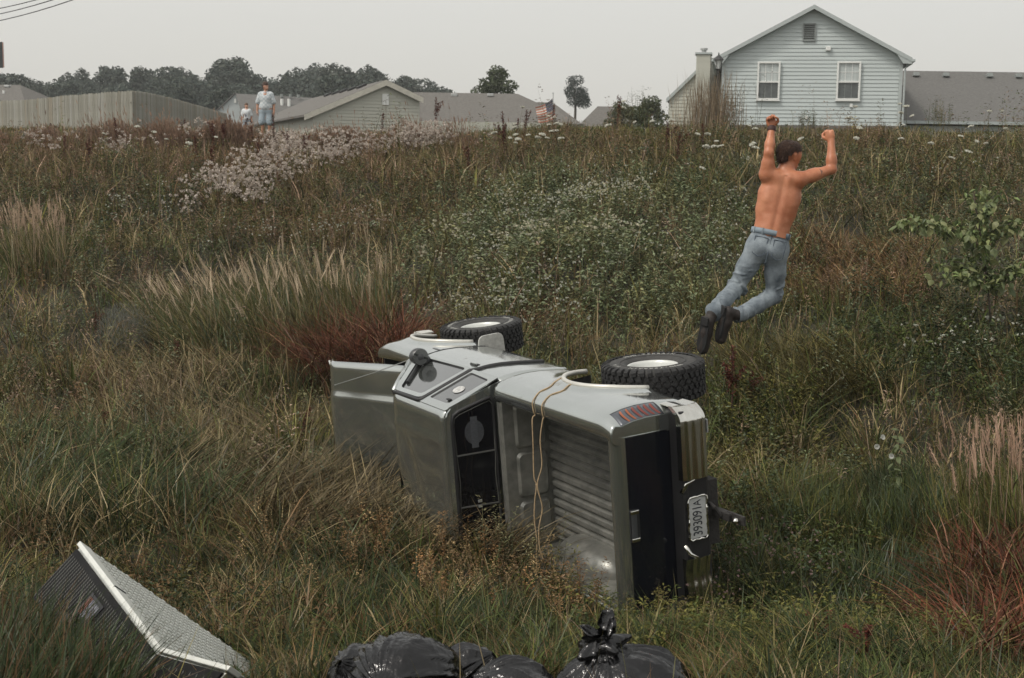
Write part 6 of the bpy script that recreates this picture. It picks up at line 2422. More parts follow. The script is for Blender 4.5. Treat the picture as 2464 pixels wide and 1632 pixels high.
# ---- leafy weeds over the hillside
fb = Veg()
for (poly, n, hh, ll, cc, nl) in (
        ([(1050, 470), (1650, 480), (1700, 760), (1500, 860), (1080, 800)], 760, .62, .085, [C3(.15, .18, .09), C3(.18, .21, .12), C3(.22, .22, .105), C3(.12, .14, .07)], 32),
        ([(1450, 330), (1800, 340), (1780, 560), (1400, 520)], 430, .55, .085, [GREEN * .9, BLUEG, OLIVE], 22),
        ([(1900, 360), (2464, 370), (2464, 620), (1900, 560)], 560, .58, .080, [GREEN, BLUEG, OLIVE, BROWN], 22),
        ([(500, 470), (1080, 420), (1100, 560), (520, 590)], 380, .55, .080, [GREEN * .9, OLIVE, BROWN], 20),
        ([(0, 420), (500, 430), (420, 700), (0, 690)], 620, .50, .075, [GREEN, BLUEG, OLIVE], 20),
        ([(2200, 800), (2464, 800), (2464, 1000), (2050, 960)], 230, .55, .070, [GREEN * 1.05, BLUEG, DKGREEN], 30),
        ([(1700, 1000), (1950, 1020), (1950, 1150), (1730, 1160)], 190, .42, .060, [YELG, OLIVE, GREEN], 28),
        ([(1700, 1200), (2000, 1250), (1980, 1420), (1700, 1400)], 210, .40, .055, [GREEN, BLUEG, OLIVE], 28),
        ([(1600, 1480), (2464, 1500), (2464, 1632), (1600, 1632)], 420, .34, .040, [GREEN, YELG, OLIVE], 30),
        ([(1250, 1330), (1640, 1420), (1640, 1632), (1330, 1470)], 120, .32, .036, [OLIVE, YELG, GREEN], 30),
        ([(0, 1350), (300, 1340), (700, 1500), (750, 1632), (0, 1632)], 260, .34, .040, [DKGREEN, OLIVE, BROWN], 26)):
    B = pxregion(poly, n)
    B[:, :2] += vr.normal(0, .035, (len(B), 2)) * B[:, 1:2]          # soft edge to the patch
    B[:, 2] = gz(B[:, 0], B[:, 1]) - .01
    B = B[clear_of(B)]
    N = len(B)
    k = vr.integers(0, len(cc), N)
    cl = np.array(cc)[k]
    fb.forbs(B, hh * vr.uniform(.6, 1.25, N), nl, ll, ll * .42, cl, cl * .8)
# mixed bushes of weeds everywhere on the slope, growing in mounds
for (y0, y1, dens, ll) in ((12.0, 18, 10.0, .050), (18, 25, 13.0, .060), (25, 33, 10.0, .072), (33, 37, 4.0, .08)):
    B = scatter(y0, y1, dens)
    q = wob(B[:, 0], B[:, 1], 2.4, 13) + .6 * wob(B[:, 0], B[:, 1], 1.0, 14)
    B, q = B[q > -.75], q[q > -.75]
    N = len(B)
    c1 = wob(B[:, 0], B[:, 1], 3.2, 15)
    lf = sstep(1, -5, B[:, 0])
    cl = pick(np.stack([.9 + .8 * c1, .8 + .6 * c1, 1.0 + 0 * c1, .30 - .4 * c1 + .4 * lf, .30 + .3 * c1, .12 - .3 * c1 + .3 * lf], 1), [C3(.100, .118, .060), C3(.122, .142, .086), C3(.152, .145, .078), C3(.170, .122, .076), C3(.175, .172, .075), C3(.26, .19, .14)])
    fb.forbs(B, np.clip(.46 + .22 * q, .2, .95) * vr.uniform(.7, 1.2, N), 32, ll, ll * .40, cl, cl * .8, spread=.36)
# tall ragged weeds breaking the line of the crest
B = scatter(30.5, 36, 8.0)
q = wob(B[:, 0], B[:, 1], 2.1, 19) + .5 * wob(B[:, 0], B[:, 1], .8, 20)
B, q = B[q > .05], q[q > .05]
N = len(B)
cl = pick(np.array([[1, .8, .7, .5]] * N), [BROWN * 1.4, OLIVE * 1.2, PINK * .8, GREEN * 1.2])
fb.forbs(B, np.clip(.5 + .85 * q, .4, 1.7) * vr.uniform(.7, 1.25, N), 32, .075, .024, cl, cl * .8, spread=.22)
# brownish bushy weeds, hill
for (poly, n, hh) in (([(430, 430), (1000, 360), (1300, 420), (1000, 520)], 520, .65), ([(0, 380), (560, 390), (620, 500), (0, 520)], 420, .6), ([(500, 540), (1060, 500), (1100, 600), (520, 620)], 380, .6), ([(0, 880), (330, 900), (300, 1060), (0, 1040)], 150, .4), ([(1250, 330), (1700, 360), (1640, 440), (1250, 430)], 280, .6), ([(1880, 640), (2200, 640), (2300, 760), (1900, 800)], 220, .45), ([(60, 560), (420, 640), (420, 760), (60, 730)], 200, .5)):
    B = pxregion(poly, n)
    N = len(B)
    cl = pick(np.ones((N, 3)), [BROWN * 1.4, OLIVE * 1.2, PINK * .8])
    fb.forbs(B, hh * vr.uniform(.6, 1.25, N), 30, .055, .014, cl, cl * .8, spread=.28)
tag(fb.build('leafy_weeds'), 'leafy green and brown weeds over the slope', 'weeds', kind='stuff')

# ---- fuzzy pale pink seed heads in drifts
fz = Veg()
for (poly, n) in (([(560, 470), (700, 385), (900, 335), (1010, 345), (960, 400), (800, 440), (640, 500)], 300), ([(560, 340), (700, 285), (830, 290), (760, 350), (620, 375)], 150), ([(880, 330), (1110, 300), (1160, 350), (980, 400)], 130),
                  ([(60, 330), (480, 320), (520, 380), (80, 400)], 50), ([(380, 500), (600, 480), (640, 540), (420, 560)], 80), ([(1100, 300), (1200, 310), (1180, 350), (1090, 350)], 40)):
    B = pxregion(poly, n)
    kk = wob(B[:, 0], B[:, 1], 1.5, 11) + .7 * wob(B[:, 0], B[:, 1], .6, 12) > .0
    B = B[kk]
    N = len(B)
    h = vr.uniform(.55, 1.0, N)
    cl = pick(np.ones((N, 2)), [BROWN, OLIVE])
    fz.forbs(B, h, 10, .06, .014, cl, cl * .8, spread=.2)
    i = np.repeat(np.arange(N), 7)
    H = B[i] + np.stack([vr.normal(0, .15, len(i)), vr.normal(0, .15, len(i)), h[i] * vr.uniform(.55, 1.08, len(i))], 1)
    fz.heads(H, vr.uniform(.03, .075, len(i)), 11, .022, np.tile(C3(.53, .46, .40), (len(i), 1)), .8)
tag(fz.build('fluffy_seed_heads', M_FLO), 'drifts of fluffy pale pink seed heads on the slope', 'wildflowers', kind='stuff')

# ---- small white asters
wf = Veg()
for (poly, n, hh) in (([(1120, 560), (1600, 530), (1640, 700), (1300, 800), (1130, 720)], 70, .60), ([(1150, 500), (1560, 490), (1540, 580), (1180, 620)], 78, .6), ([(1000, 780), (1350, 700), (1400, 840), (1250, 880)], 45, .5), ([(480, 600), (900, 540), (950, 590), (500, 660)], 24, .5),
                      ([(1250, 340), (2464, 350), (2464, 460), (1400, 480)], 57, .5), ([(250, 520), (420, 500), (420, 580), (260, 590)], 18, .5), ([(1750, 480), (1800, 480), (1760, 700), (1660, 720)], 18, .5), ([(2150, 820), (2464, 840), (2464, 930), (2200, 940)], 13, .5)):
    B = pxregion(poly, n)
    N = len(B)
    i = np.repeat(np.arange(N), 5)
    H = B[i] + np.stack([vr.normal(0, .14, len(i)), vr.normal(0, .14, len(i)), hh * vr.uniform(.65, 1.15, len(i))], 1)
    wf.heads(H, vr.uniform(.012, .028, len(i)), 5, .014, np.tile(C3(.46, .46, .38), (len(i), 1)), .6)
    wf.blades(B, np.full(N, hh * .9), np.full(N, .010), vr.uniform(0, 6.28, N), vr.uniform(0, .2, N), vr.uniform(0, .2, N), np.tile(OLIVE, (N, 1)), 2)
# creamy clustered blooms on the middle bushes
for (poly, n) in (([(1150, 520), (1420, 500), (1600, 560), (1560, 690), (1320, 720), (1160, 660)], 75), ([(1120, 640), (1260, 620), (1260, 780), (1130, 760)], 40)):
    B = pxregion(poly, n)
    B[:, :2] += vr.normal(0, .03, (len(B), 2)) * B[:, 1:2]
    B[:, 2] = gz(B[:, 0], B[:, 1]) - .01
    B = B[(wob(B[:, 0], B[:, 1], 1.2, 17) > -.1) & clear_of(B)]
    N = len(B)
    i = np.repeat(np.arange(N), 6)
    H = B[i] + np.stack([vr.normal(0, .10, len(i)), vr.normal(0, .10, len(i)), .62 * vr.uniform(.8, 1.15, len(i))], 1)
    wf.heads(H, vr.uniform(.02, .045, len(i)), 7, .016, np.tile(C3(.47, .44, .32), (len(i), 1)), .6)
# pale pink clover and thistle heads at lower right
for (poly, n) in (([(1700, 1290), (1900, 1330), (2060, 1480), (1900, 1500), (1700, 1420)], 130), ([(1660, 1400), (1800, 1420), (1780, 1560), (1640, 1540)], 50)):
    B = pxregion(poly, n)
    N = len(B)
    h = vr.uniform(.25, .42, N)
    H = B + np.stack([vr.normal(0, .03, N), vr.normal(0, .03, N), h], 1)
    wf.heads(H, vr.uniform(.007, .012, N), 12, .006, np.tile(C3(.30, .21, .19), (N, 1)), .8)
    wf.blades(B, h, np.full(N, .004), vr.uniform(0, 6.28, N), vr.uniform(0, .15, N), vr.uniform(0, .1, N), np.tile(OLIVE, (N, 1)), 2)
tag(wf.build('small_wildflowers', M_FLO), 'scattered small white asters and pale clover heads', 'wildflowers', kind='stuff')

# ---- dry orange weeds in front of the truck
ow = Veg()
for (poly, n, hh) in (([(830, 1300), (930, 1310), (930, 1420), (820, 1430)], 26, .42), ([(1000, 1330), (1240, 1320), (1260, 1500), (1010, 1520)], 70, .36), ([(1280, 1400), (1460, 1420), (1440, 1530), (1290, 1540)], 36, .36), ([(560, 1290), (900, 1300), (900, 1480), (600, 1500)], 40, .36), ([(1170, 1300), (1330, 1330), (1320, 1400), (1180, 1380)], 26, .42)):
    B = pxregion(poly, n)
    N = len(B)
    cl = pick(np.ones((N, 3)), [C3(.22, .125, .055), C3(.24, .17, .085), C3(.15, .095, .05)])
    ow.forbs(B, hh * vr.uniform(.6, 1.3, N), 46, .026, .011, cl, cl * .7, spread=.30, top=True)
# grey green curly weeds standing before the cab and bed
for (poly, n, hh) in (([(1120, 1290), (1330, 1330), (1330, 1420), (1110, 1400)], 42, .52), ([(1330, 1400), (1560, 1440), (1540, 1500), (1330, 1480)], 26, .42), ([(930, 1240), (1080, 1270), (1070, 1340), (920, 1320)], 18, .40)):
    B = pxregion(poly, n)
    N = len(B)
    cl = pick(np.ones((N, 3)), [C3(.15, .155, .085), C3(.19, .18, .10), C3(.11, .12, .06)])
    ow.forbs(B, hh * vr.uniform(.6, 1.25, N), 40, .034, .010, cl, cl * .8, spread=.24, lean=.3)
tag(ow.build('dry_weeds'), 'orange brown dried weeds between the rubbish bags and the truck', 'weeds', kind='stuff')
# ------------------------------------------------------------------ single plants and clumps
def clump(name, label, cat, group=None):
    e = empty(name)
    tag(e, label, cat, group)
    return e


def place(e, p):
    e.location = (p.x, p.y, float(gz(p.x, p.y)))


# tall reed bed on the left
def reeds(e, P, h, lean_az, lean, cols, plume_share, pcol, wd=.012, plume=.20, part='stems'):
    N = len(P)
    v = Veg()
    az = lean_az + vr.normal(0, 1.0, N)
    le = np.abs(lean + vr.normal(0, .10, N))
    v.blades(P, h, wd * vr.uniform(.6, 1.4, N), az, le, np.abs(vr.normal(.22, .18, N)), pick(np.ones((N, len(cols))), cols), 3)
    v.build(part, M_VEG, e)
    k = vr.uniform(0, 1, N) < plume_share
    Q, hh, aa, ll = P[k], h[k] * 1.22, az[k], le[k] * .9
    u = Veg()
    n = len(Q)
    pc = np.tile(pcol, (n, 1)) * vr.uniform(.8, 1.2, (n, 1))
    u.blades(Q, hh, np.full(n, .006), aa, ll, ll * .35, pc * .8, 3)
    z = np.sqrt(np.maximum(.05, 1 - .75 * np.minimum(1, ll) ** 2))
    t = .86
    tip = Q + np.stack([np.cos(aa) * hh * (ll * t + ll * .35 * t * t), np.sin(aa) * hh * (ll * t + ll * .35 * t * t), hh * t * z - hh * .45 * ll * .35 * t * t], 1)
    dd = np.stack([np.cos(aa) * (ll * 1.6), np.sin(aa) * (ll * 1.6), np.maximum(.25, z - ll * .4)], 1)
    u.plumes(tip, dd, plume * vr.uniform(.7, 1.25, n), .017, 22, pc)
    u.build('seed_plumes', M_FLO, e)


e = clump('reed_grass_clump', 'broad bed of tall reed grass with tan plumes left of the truck', 'reed grass')
place(e, G(680, 850))
P = np.concatenate([pxregion([(330, 790), (480, 760), (760, 740), (960, 800), (930, 905), (700, 915), (470, 900)], 5200)])
f_ = sstep(-1.5, -5.2, P[:, 0])
reeds(e, P, vr.uniform(.85, 1.30, len(P)) * (1 - .25 * f_), 2.9, .12 + .34 * f_, [GREEN * 1.0, OLIVE * 1.15, OLIVE * .9, STRAW * .75, BLUEG], .036, C3(.48, .38, .26), .015, .42)
e = clump('reed_grass_clump', 'small stand of tan plumed grass at the far left of the slope', 'reed grass')
place(e, G(90, 660))
P = pxregion([(20, 640), (160, 630), (170, 690), (30, 700)], 700)
reeds(e, P, vr.uniform(.7, 1.1, len(P)), 2.6, .12, [GREEN, OLIVE, STRAW * .8], .10, C3(.46, .34, .24), .014, .30)
e = clump('reed_grass_clump', 'pinkish tan plumed grass at the right edge beside the green tufts', 'reed grass')
place(e, G(2380, 1330))
P = pxregion([(2230, 1270), (2400, 1230), (2520, 1260), (2520, 1380), (2300, 1370)], 420)
reeds(e, P, vr.uniform(.55, .90, len(P)), 2.7, .14, [GREEN, OLIVE, YELG], .15, C3(.46, .31, .22), .009, .28)

# red brown grass
def red_clump(poly, n, h, label, loc):
    e = clump('red_grass_clump', label, 'grass clump')
    place(e, G(*loc))
    P = pxregion(poly, n)
    v = Veg()
    N = len(P)
    v.blades(P, h * vr.uniform(.55, 1.2, N), vr.uniform(.006, .013, N) * (1.3 if n > 1000 else .8), vr.uniform(0, 6.28, N), np.abs(vr.normal(.20, .15, N)), np.abs(vr.normal(.8, .3, N)), pick(np.array([[1, 1, .32, .35]] * N), [REDB, REDB * .5, C3(.20, .10, .06), OLIVE * .7]), 3)
    v.build('blades', M_VEG, e)


red_clump([(730, 900), (860, 850), (985, 850), (1000, 910), (960, 940), (740, 950)], 2600, 1.25, 'dark red brown grass clump behind the open bonnet', (890, 890))
red_clump([(1200, 770), (1330, 720), (1390, 800), (1260, 830)], 260, .45, 'thin reddish grass tuft between the two raised wheels', (1300, 790))
red_clump([(2270, 1420), (2480, 1340), (2500, 1632), (2330, 1632)], 1300, .66, 'rust red grass clump in the bottom right corner', (2400, 1500))
red_clump([(560, 880), (720, 880), (800, 930), (580, 930)], 420, .5, 'short reddish grass at the foot of the reed bed', (660, 910))

# bright green tufts
def tuft(poly, n, h, cols, label, loc, lean=.14, az=2.0, wd=.007):
    e = clump('grass_tuft', label, 'grass clump')
    place(e, G(*loc))
    P = pxregion(poly, n)
    v = Veg()
    N = len(P)
    v.blades(P, h * vr.uniform(.55, 1.25, N), wd * vr.uniform(.6, 1.4, N), az + vr.normal(0, 1.0, N), np.abs(vr.normal(lean, .12, N)), np.abs(vr.normal(.22, .18, N)), pick(np.ones((N, len(cols))), cols), 3)
    v.build('blades', M_VEG, e)


tuft([(1880, 1230), (2060, 1220), (2060, 1330), (1880, 1340)], 1700, .50, [GREEN * 1.15, YELG, BLUEG], 'upright fresh green grass tuft right of the tow bar', (1970, 1280))
tuft([(2080, 1230), (2240, 1220), (2260, 1340), (2090, 1350)], 1700, .52, [GREEN, BLUEG, DKGREEN], 'blue green upright grass tuft below the white flowered plant', (2170, 1290))
tuft([(2000, 1420), (2250, 1400), (2300, 1560), (2000, 1560)], 700, .42, [GREEN * .8, BLUEG * .8, DKGREEN], 'broad bladed green grass leaning out over the dark hollow', (2120, 1480), .3, 1.2, .011)
tuft([(870, 850), (935, 850), (935, 890), (870, 890)], 150, .55, [YELG * 1.15, GREEN * 1.1], 'pale green grass tuft standing behind the bonnet edge', (905, 870), .10)
tuft([(1780, 1330), (1960, 1340), (1930, 1440), (1780, 1430)], 800, .34, [GREEN, BLUEG, OLIVE], 'drooping green grass beside the rear bumper', (1870, 1380), .35, 3.0, .009)
tuft([(560, 900), (760, 900), (760, 960), (560, 960)], 900, .42, [BLUEG * .85, DKGREEN, GREEN * .8], 'dark bluish green grass patch at the right foot of the reeds', (660, 930), .2, 2.0, .01)
tuft([(0, 590), (220, 590), (260, 700), (0, 690)], 1500, .42, [GREEN * 1.15, YELG, GREEN], 'fresh green grass patch at the left edge below the slope', (100, 650), .15, 2.0, .012)

tuft([(-60, 1650), (150, 1660), (230, 1720), (330, 1860), (-60, 1880)], 2400, .46, [DKGREEN, DKGREEN * 1.4, BROWN * .7], 'dark long grass hiding the lower end of the tool box', (120, 1560), .35, 1.0, .007)

# misty pale bush
e = clump('misty_weed', 'pale grey feathery weed at the left end of the reed bed', 'weed')
c = G(300, 865)
place(e, c)
v = Veg()
n = 5200
o_ = vr.normal(size=(n, 3))
o_ /= np.linalg.norm(o_, axis=1)[:, None]
o_ *= vr.uniform(.2, 1, (n, 1)) ** .5 * np.array([.42, .32, .46])
Q = np.array(c) + np.array([0, 0, .38]) + o_
v.leaves(Q, o_ + np.array([0, 0, .5]), np.full(n, .05), np.full(n, .004), np.tile(C3(.20, .21, .18), (n, 1)) * vr.uniform(.7, 1.2, (n, 1)))
v.build('feathery_foliage', M_VEG, e)
v = Veg()
v.blades(np.repeat(np.array([tuple(c)]), 16, 0), vr.uniform(.5, .8, 16), np.full(16, .008), vr.uniform(0, 6.28, 16), vr.uniform(.05, .4, 16), vr.uniform(0, .2, 16), np.tile(OLIVE, (16, 1)), 3)
v.build('stems', M_VEG, e)

# tan tangle of dry stems in front of the pale house corner
e = clump('dry_bush', 'tall tan dry weed clump in front of the pale house corner', 'weed')
c = G(1705, 312)
place(e, c)
v = Veg()
P = np.stack([c.x + vr.normal(0, .38, 360), c.y + vr.normal(0, .4, 360), np.full(360, c.z)], 1)
v.blades(P, vr.uniform(.7, 1.75, 360), np.full(360, .016), vr.uniform(0, 6.28, 360), np.abs(vr.normal(.08, .06, 360)), np.abs(vr.normal(.08, .06, 360)), np.tile(C3(.215, .165, .11), (360, 1)) * vr.uniform(.7, 1.2, (360, 1)), 3)
v.build('stems', M_VEG, e)
for (px, py, hh, lb) in ((1755, 300, 1.0, 'loose grey green weed standing against the pale house wall at left'), (2262, 305, .75, 'bushy olive weed in front of the long low roof'), (1945, 310, .5, 'small green weed at the foot of the pale house wall'), (1540, 300, .9, 'leggy olive weed left of the tan house'), (380, 420, .6, 'yellow green bushy weed on the left slope below the fence')):
    e = clump('bushy_weed', lb, 'weed')
    c = G(px, py)
    place(e, c)
    v = Veg()
    n = 26
    B = np.stack([c.x + vr.normal(0, .20, n), c.y + vr.normal(0, .2, n), np.full(n, c.z)], 1)
    cl = pick(np.ones((n, 3)), [OLIVE * 1.1, BLUEG * 1.1, YELG if px == 380 else OLIVE])
    v.forbs(B, hh * vr.uniform(.6, 1.2, n), 26, .06, .014, cl, cl * .8, spread=.22)
    v.build('foliage', M_VEG, e)

# dock: dark red brown seed stalks
def dock_mesh(seed, br):
    r_ = np.random.default_rng(seed)
    v = Veg()
    pts = []
    for b in range(br):
        a = r_.uniform(0, 6.28)
        z0 = r_.uniform(.45, .70) if b else .38
        le = 0 if b == 0 else r_.uniform(.12, .28)
        ln = 1.0 - z0 if b == 0 else r_.uniform(.18, .34)
        n = 150 if b == 0 else 70
        t = r_.uniform(0, 1, n)
        o = r_.normal(size=(n, 3)) * .020 * (1.15 - .8 * t)[:, None]
        pts.append(np.stack([np.cos(a) * le * t * ln * 2 + o[:, 0], np.sin(a) * le * t * ln * 2 + o[:, 1], z0 + ln * t + o[:, 2]], 1))
    Q = np.concatenate(pts)
    v.leaves(Q, r_.normal(size=(len(Q), 3)) + np.array([0, 0, .8]), np.full(len(Q), .040), np.full(len(Q), .018), np.tile(C3(.085, .026, .018), (len(Q), 1)) * r_.uniform(.6, 1.7, (len(Q), 1)))
    V, T, C = np.concatenate(v.V), np.concatenate(v.T), np.concatenate(v.C)
    sp = np_mesh('seed_spike', V, T, C)
    sp.materials.append(M_VEG)
    st = MB().tube([(0, 0, -.05), (.01, 0, .4), (0, .01, .95)], [.008, .006, .003], 5).mesh('stem')
    st.materials.append(mat('red brown stem', (.075, .032, .022), .7))
    return sp, st


DM = [dock_mesh(k, b) for k, b in enumerate((1, 2, 3, 4))]
dock_list = [(515, 293, 335, 1), (533, 290, 335, 2), (548, 278, 310, 0), (590, 285, 318, 2), (660, 278, 312, 0), (699, 315, 350, 1), (738, 325, 365, 1), (841, 305, 330, 0), (915, 274, 312, 0), (1048, 236, 290, 2), (513, 352, 398, 1), (628, 345, 375, 0),
             (116, 297, 322, 2), (211, 335, 375, 2), (154, 328, 352, 0), (441, 286, 318, 1), (479, 330, 365, 0), (288, 286, 335, 0), (1217, 268, 345, 3), (1198, 298, 330, 1), (1261, 264, 318, 1), (1241, 286, 318, 0), (1329, 253, 282, 0), (1478, 232, 285, 1), (1601, 296, 345, 2), (1626, 318, 360, 1),
             (432, 822, 905, 1), (366, 800, 850, 0), (231, 752, 815, 1), (163, 735, 770, 0), (389, 803, 845, 1), (255, 985, 1050, 1), (1690, 300, 350, 0), (1130, 350, 395, 1), (610, 305, 340, 0)]
uniq = {(432, 822): 'tall thin dark red dock stalk standing alone left of the open bonnet'}
DZ = ['below the left half of the fence', 'just left of the standing adult', 'among the pale seed heads below the adult', 'in front of the lopsided gable', 'in the clump left of the flag', 'between the flag and the pale house']
dr = random.Random(9)
for (px, pt_, pb_, k) in dock_list:
    b = G(px, pb_ + (55 if pb_ < 420 else 12))
    hh = max(.25, W(px, pt_, b.y).z - b.z)
    e = empty('dock_plant', (b.x, b.y, b.z), (dr.uniform(-.08, .08), dr.uniform(-.1, .1), dr.uniform(0, 6.28)))
    s_ = hh
    e.scale = (max(.8, min(1.3, s_ * 1.4)),) * 2 + (s_,)
    link('seed_spike', DM[k][0], None, e)['kind'] = 'stuff'
    link('stem', DM[k][1], None, e)
    if (px, pt_) in uniq: tag(e, uniq[(px, pt_)], 'weed', 'dock stalks')
    elif pb_ < 420:
        dz = 0 if px < 330 else (1 if px < 560 else (2 if px < 760 else (3 if px < 1150 else (4 if px < 1290 else 5))))
        tag(e, 'dark red brown dock stalk on the crest ' + DZ[dz], 'weed', 'dock stalks ' + DZ[dz])
    else: tag(e, 'dark red brown dock stalk in the left part of the ditch', 'weed', 'dock stalks in the ditch')
for (px, pt_, pb_, k, tilt, lb) in ((1757, 850, 1020, 3, .0, 'large dark red dock plant just right of the raised rear wheel'), (1795, 905, 1010, 2, .1, 'smaller red dock beside the large one right of the rear wheel'), (708, 985, 1085, 0, .35, 'leaning dark dock spike left of the open bonnet'), (736, 1015, 1080, 0, .2, 'short leaning dock spike nearest the bonnet front'),
                              (1611, 1290, 1420, 1, -.1, 'red brown dock against the foot of the tailgate'), (1987, 1480, 1580, 1, 0, 'red dock stalk among the green weeds at bottom right'), (2071, 1530, 1625, 1, .1, 'lowest red dock stalk at the bottom right of the picture')):
    b = G(px, pb_)
    hh = max(.25, W(px, pt_, b.y).z - b.z)
    e = empty('dock_plant', (b.x, b.y, b.z), (0, tilt, dr.uniform(-.4, .4)))
    e.scale = (max(.8, min(1.3, hh * 1.8)),) * 2 + (hh * 1.1,)
    link('seed_spike', DM[k][0], None, e)['kind'] = 'stuff'
    link('stem', DM[k][1], None, e)
    tag(e, lb, 'weed')

# wild carrot: flat white umbels
def carrot_mesh(seed):
    r_ = np.random.default_rng(seed)
    v = Veg()
    n = 110
    a, q = r_.uniform(0, 6.28, n), r_.uniform(0, 1, n) ** .5
    Q = np.stack([.06 * q * np.cos(a), .06 * q * np.sin(a), .018 * (1 - q * q) + r_.normal(0, .004, n)], 1)
    v.dots(Q, np.full(n, .013), np.tile(C3(.72, .71, .62), (n, 1)) * r_.uniform(.8, 1.1, (n, 1)))
    for k in range(12):
        a = k * .5236
        v.leaves(np.array([[0, 0, -.05]]), np.array([[.045 * math.cos(a), .045 * math.sin(a), .055]]), np.array([.075]), np.array([.004]), OLIVE[None])
    me = np_mesh('flower_head', np.concatenate(v.V), np.concatenate(v.T), np.concatenate(v.C))
    me.materials.append(M_FLO)
    return me


CM = [carrot_mesh(k) for k in range(3)]
stm = MB().tube([(0, 0, -.8), (.02, .01, -.4), (0, 0, -.045)], [.006, .005, .003], 5).mesh('stem')
stm.materials.append(mat('weed stem green', (.09, .095, .045), .7))
carrots = [(2165, 250), (2180, 256), (2168, 272), (2194, 279), (2173, 302), (2336, 304), (2382, 268), (2412, 268), (2312, 328), (2351, 340), (2373, 345), (2061, 333), (2069, 308), (2043, 285), (2168, 334), (2058, 257), (1804, 303), (1817, 310), (1811, 347), (1679, 323), (1703, 323), (1724, 340), (1735, 351), (1720, 353), (1699, 353), (1819, 356), (1927, 334),
           (1239, 299), (1238, 308), (1241, 324), (1228, 332), (1241, 344), (1247, 335), (1271, 325), (1295, 331), (1305, 324), (1317, 332), (1328, 316), (1338, 315), (1321, 300), (1338, 297), (1349, 299), (1321, 280), (1334, 283), (1350, 333), (1189, 320), (1258, 258), (1463, 302), (1527, 294), (1569, 292), (1616, 289), (1501, 244), (1502, 260),
           (210, 300), (330, 305), (370, 318), (250, 322), (400, 335), (520, 330), (455, 345), (1690, 405), (2330, 365), (2420, 310), (2240, 345), (2290, 380)]
for i, (px, py) in enumerate(carrots):
    b = G(px, py + 85)
    d_ = min(b.y, 34.0)
    t_ = W(px, py, d_)
    e = empty('wild_carrot', tuple(t_), (dr.uniform(-.5, .2), dr.uniform(-.3, .3), dr.uniform(0, 6.28)))
    s_ = dr.uniform(.75, 1.35)
    e.scale = (s_, s_, s_)
    link('flower_head', CM[i % 3], None, e)
    st_ = link('stem', stm, None, e)
    st_.scale = (1, 1, max(.5, (t_.z - float(gz(t_.x, t_.y))) / .72 / s_))
    reg = 0 if px < 600 else (1 if px < 1420 else (2 if px < 1640 else (3 if px < 2100 else 4)))
    tag(e, ['white wild carrot umbel in the pinkish grass below the fence', 'white wild carrot umbel in the group below the flag', 'white wild carrot umbel left of the tan chimney house', 'white wild carrot umbel in front of the pale gabled house', 'white wild carrot umbel in front of the long low roof'][reg], 'wildflower', ['wild carrots below the fence', 'wild carrots below the flag', 'wild carrots by the tan house', 'wild carrots before the pale house', 'wild carrots before the low roof'][reg])

# leafy plants with leaves one can tell apart
def big_leaf(name, ln, w, m, heart=False):
    mb = MB()
    P = []
    for i in range(7):
        t = i / 6
        ww = (math.sin(math.pi * t ** (.62 if heart else .8)) ** .8 if 0 < t < 1 else .02) * w / 2
        dz = -.30 * ln * t * t
        P.append([(ln * t, -ww, dz - .05 * w), (ln * t, -ww * .5, dz + .06 * w), (ln * t, 0, dz), (ln * t, ww * .5, dz + .06 * w), (ln * t, ww, dz - .05 * w)])
    me = MB().grid(P).mesh(name)
    me.materials.append(m)
    me.polygons.foreach_set('use_smooth', [True] * len(me.polygons))
    return me


def leafsurf(name, col, col2):
    m = mat(name, col, .5, var=.2, vscale=18, col2=col2)
    nt = m.node_tree
    b = nt.nodes['Principled BSDF']
    o = nt.nodes['Material Output']
    tr = nt.nodes.new('ShaderNodeBsdfTranslucent')
    tr.inputs['Color'].default_value = (*col2, 1)
    mx = nt.nodes.new('ShaderNodeMixShader')
    mx.inputs[0].default_value = .3
    nt.links.new(b.outputs[0], mx.inputs[1])
    nt.links.new(tr.outputs[0], mx.inputs[2])
    nt.links.new(mx.outputs[0], o.inputs['Surface'])
    return m


LS = [leafsurf('sapling leaf', (.14, .18, .07), (.20, .235, .10)), leafsurf('sapling leaf light', (.21, .235, .095), (.28, .29, .13)), leafsurf('sapling leaf dark', (.10, .135, .058), (.14, .175, .075))]  # mid, pale and dark leaf greens, dealt out at random
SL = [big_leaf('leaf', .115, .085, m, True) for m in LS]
b = G(2385, 835)
sap = empty('sapling', tuple(b))
tag(sap, 'young tree with large drooping heart shaped leaves on the right slope', 'tree')
sp_ = lambda px, py, dd=0: W(px, py, b.y + dd) - Vector(b)
M_SB = mat('sapling bark', (.07, .055, .04), .8, var=.3)
limbs = [[sp_(2388, 835), sp_(2380, 720), sp_(2368, 620), sp_(2352, 520), sp_(2340, 455)],
         [sp_(2366, 600), sp_(2320, 565, -.1), sp_(2250, 540, -.2), sp_(2165, 533, -.25)],
         [sp_(2362, 580), sp_(2400, 550, .1), sp_(2440, 535, .2)],
         [sp_(2374, 690), sp_(2330, 662, -.15), sp_(2290, 655, -.25)],
         [sp_(2376, 700), sp_(2420, 660, -.1), sp_(2475, 640, -.1)],
         [sp_(2355, 530), sp_(2385, 480, .1), sp_(2402, 460, .1)],
         [sp_(2372, 650), sp_(2300, 630, .2), sp_(2240, 650, .3)]]
mb = MB()
for k, l in enumerate(limbs):
    mb.tube(l, [.018 if k == 0 else .009] + [.012 if k == 0 else .006] * (len(l) - 2) + [.003], 6)
mb.build('trunk', M_SB, sap, smooth=True)
lr = random.Random(5)
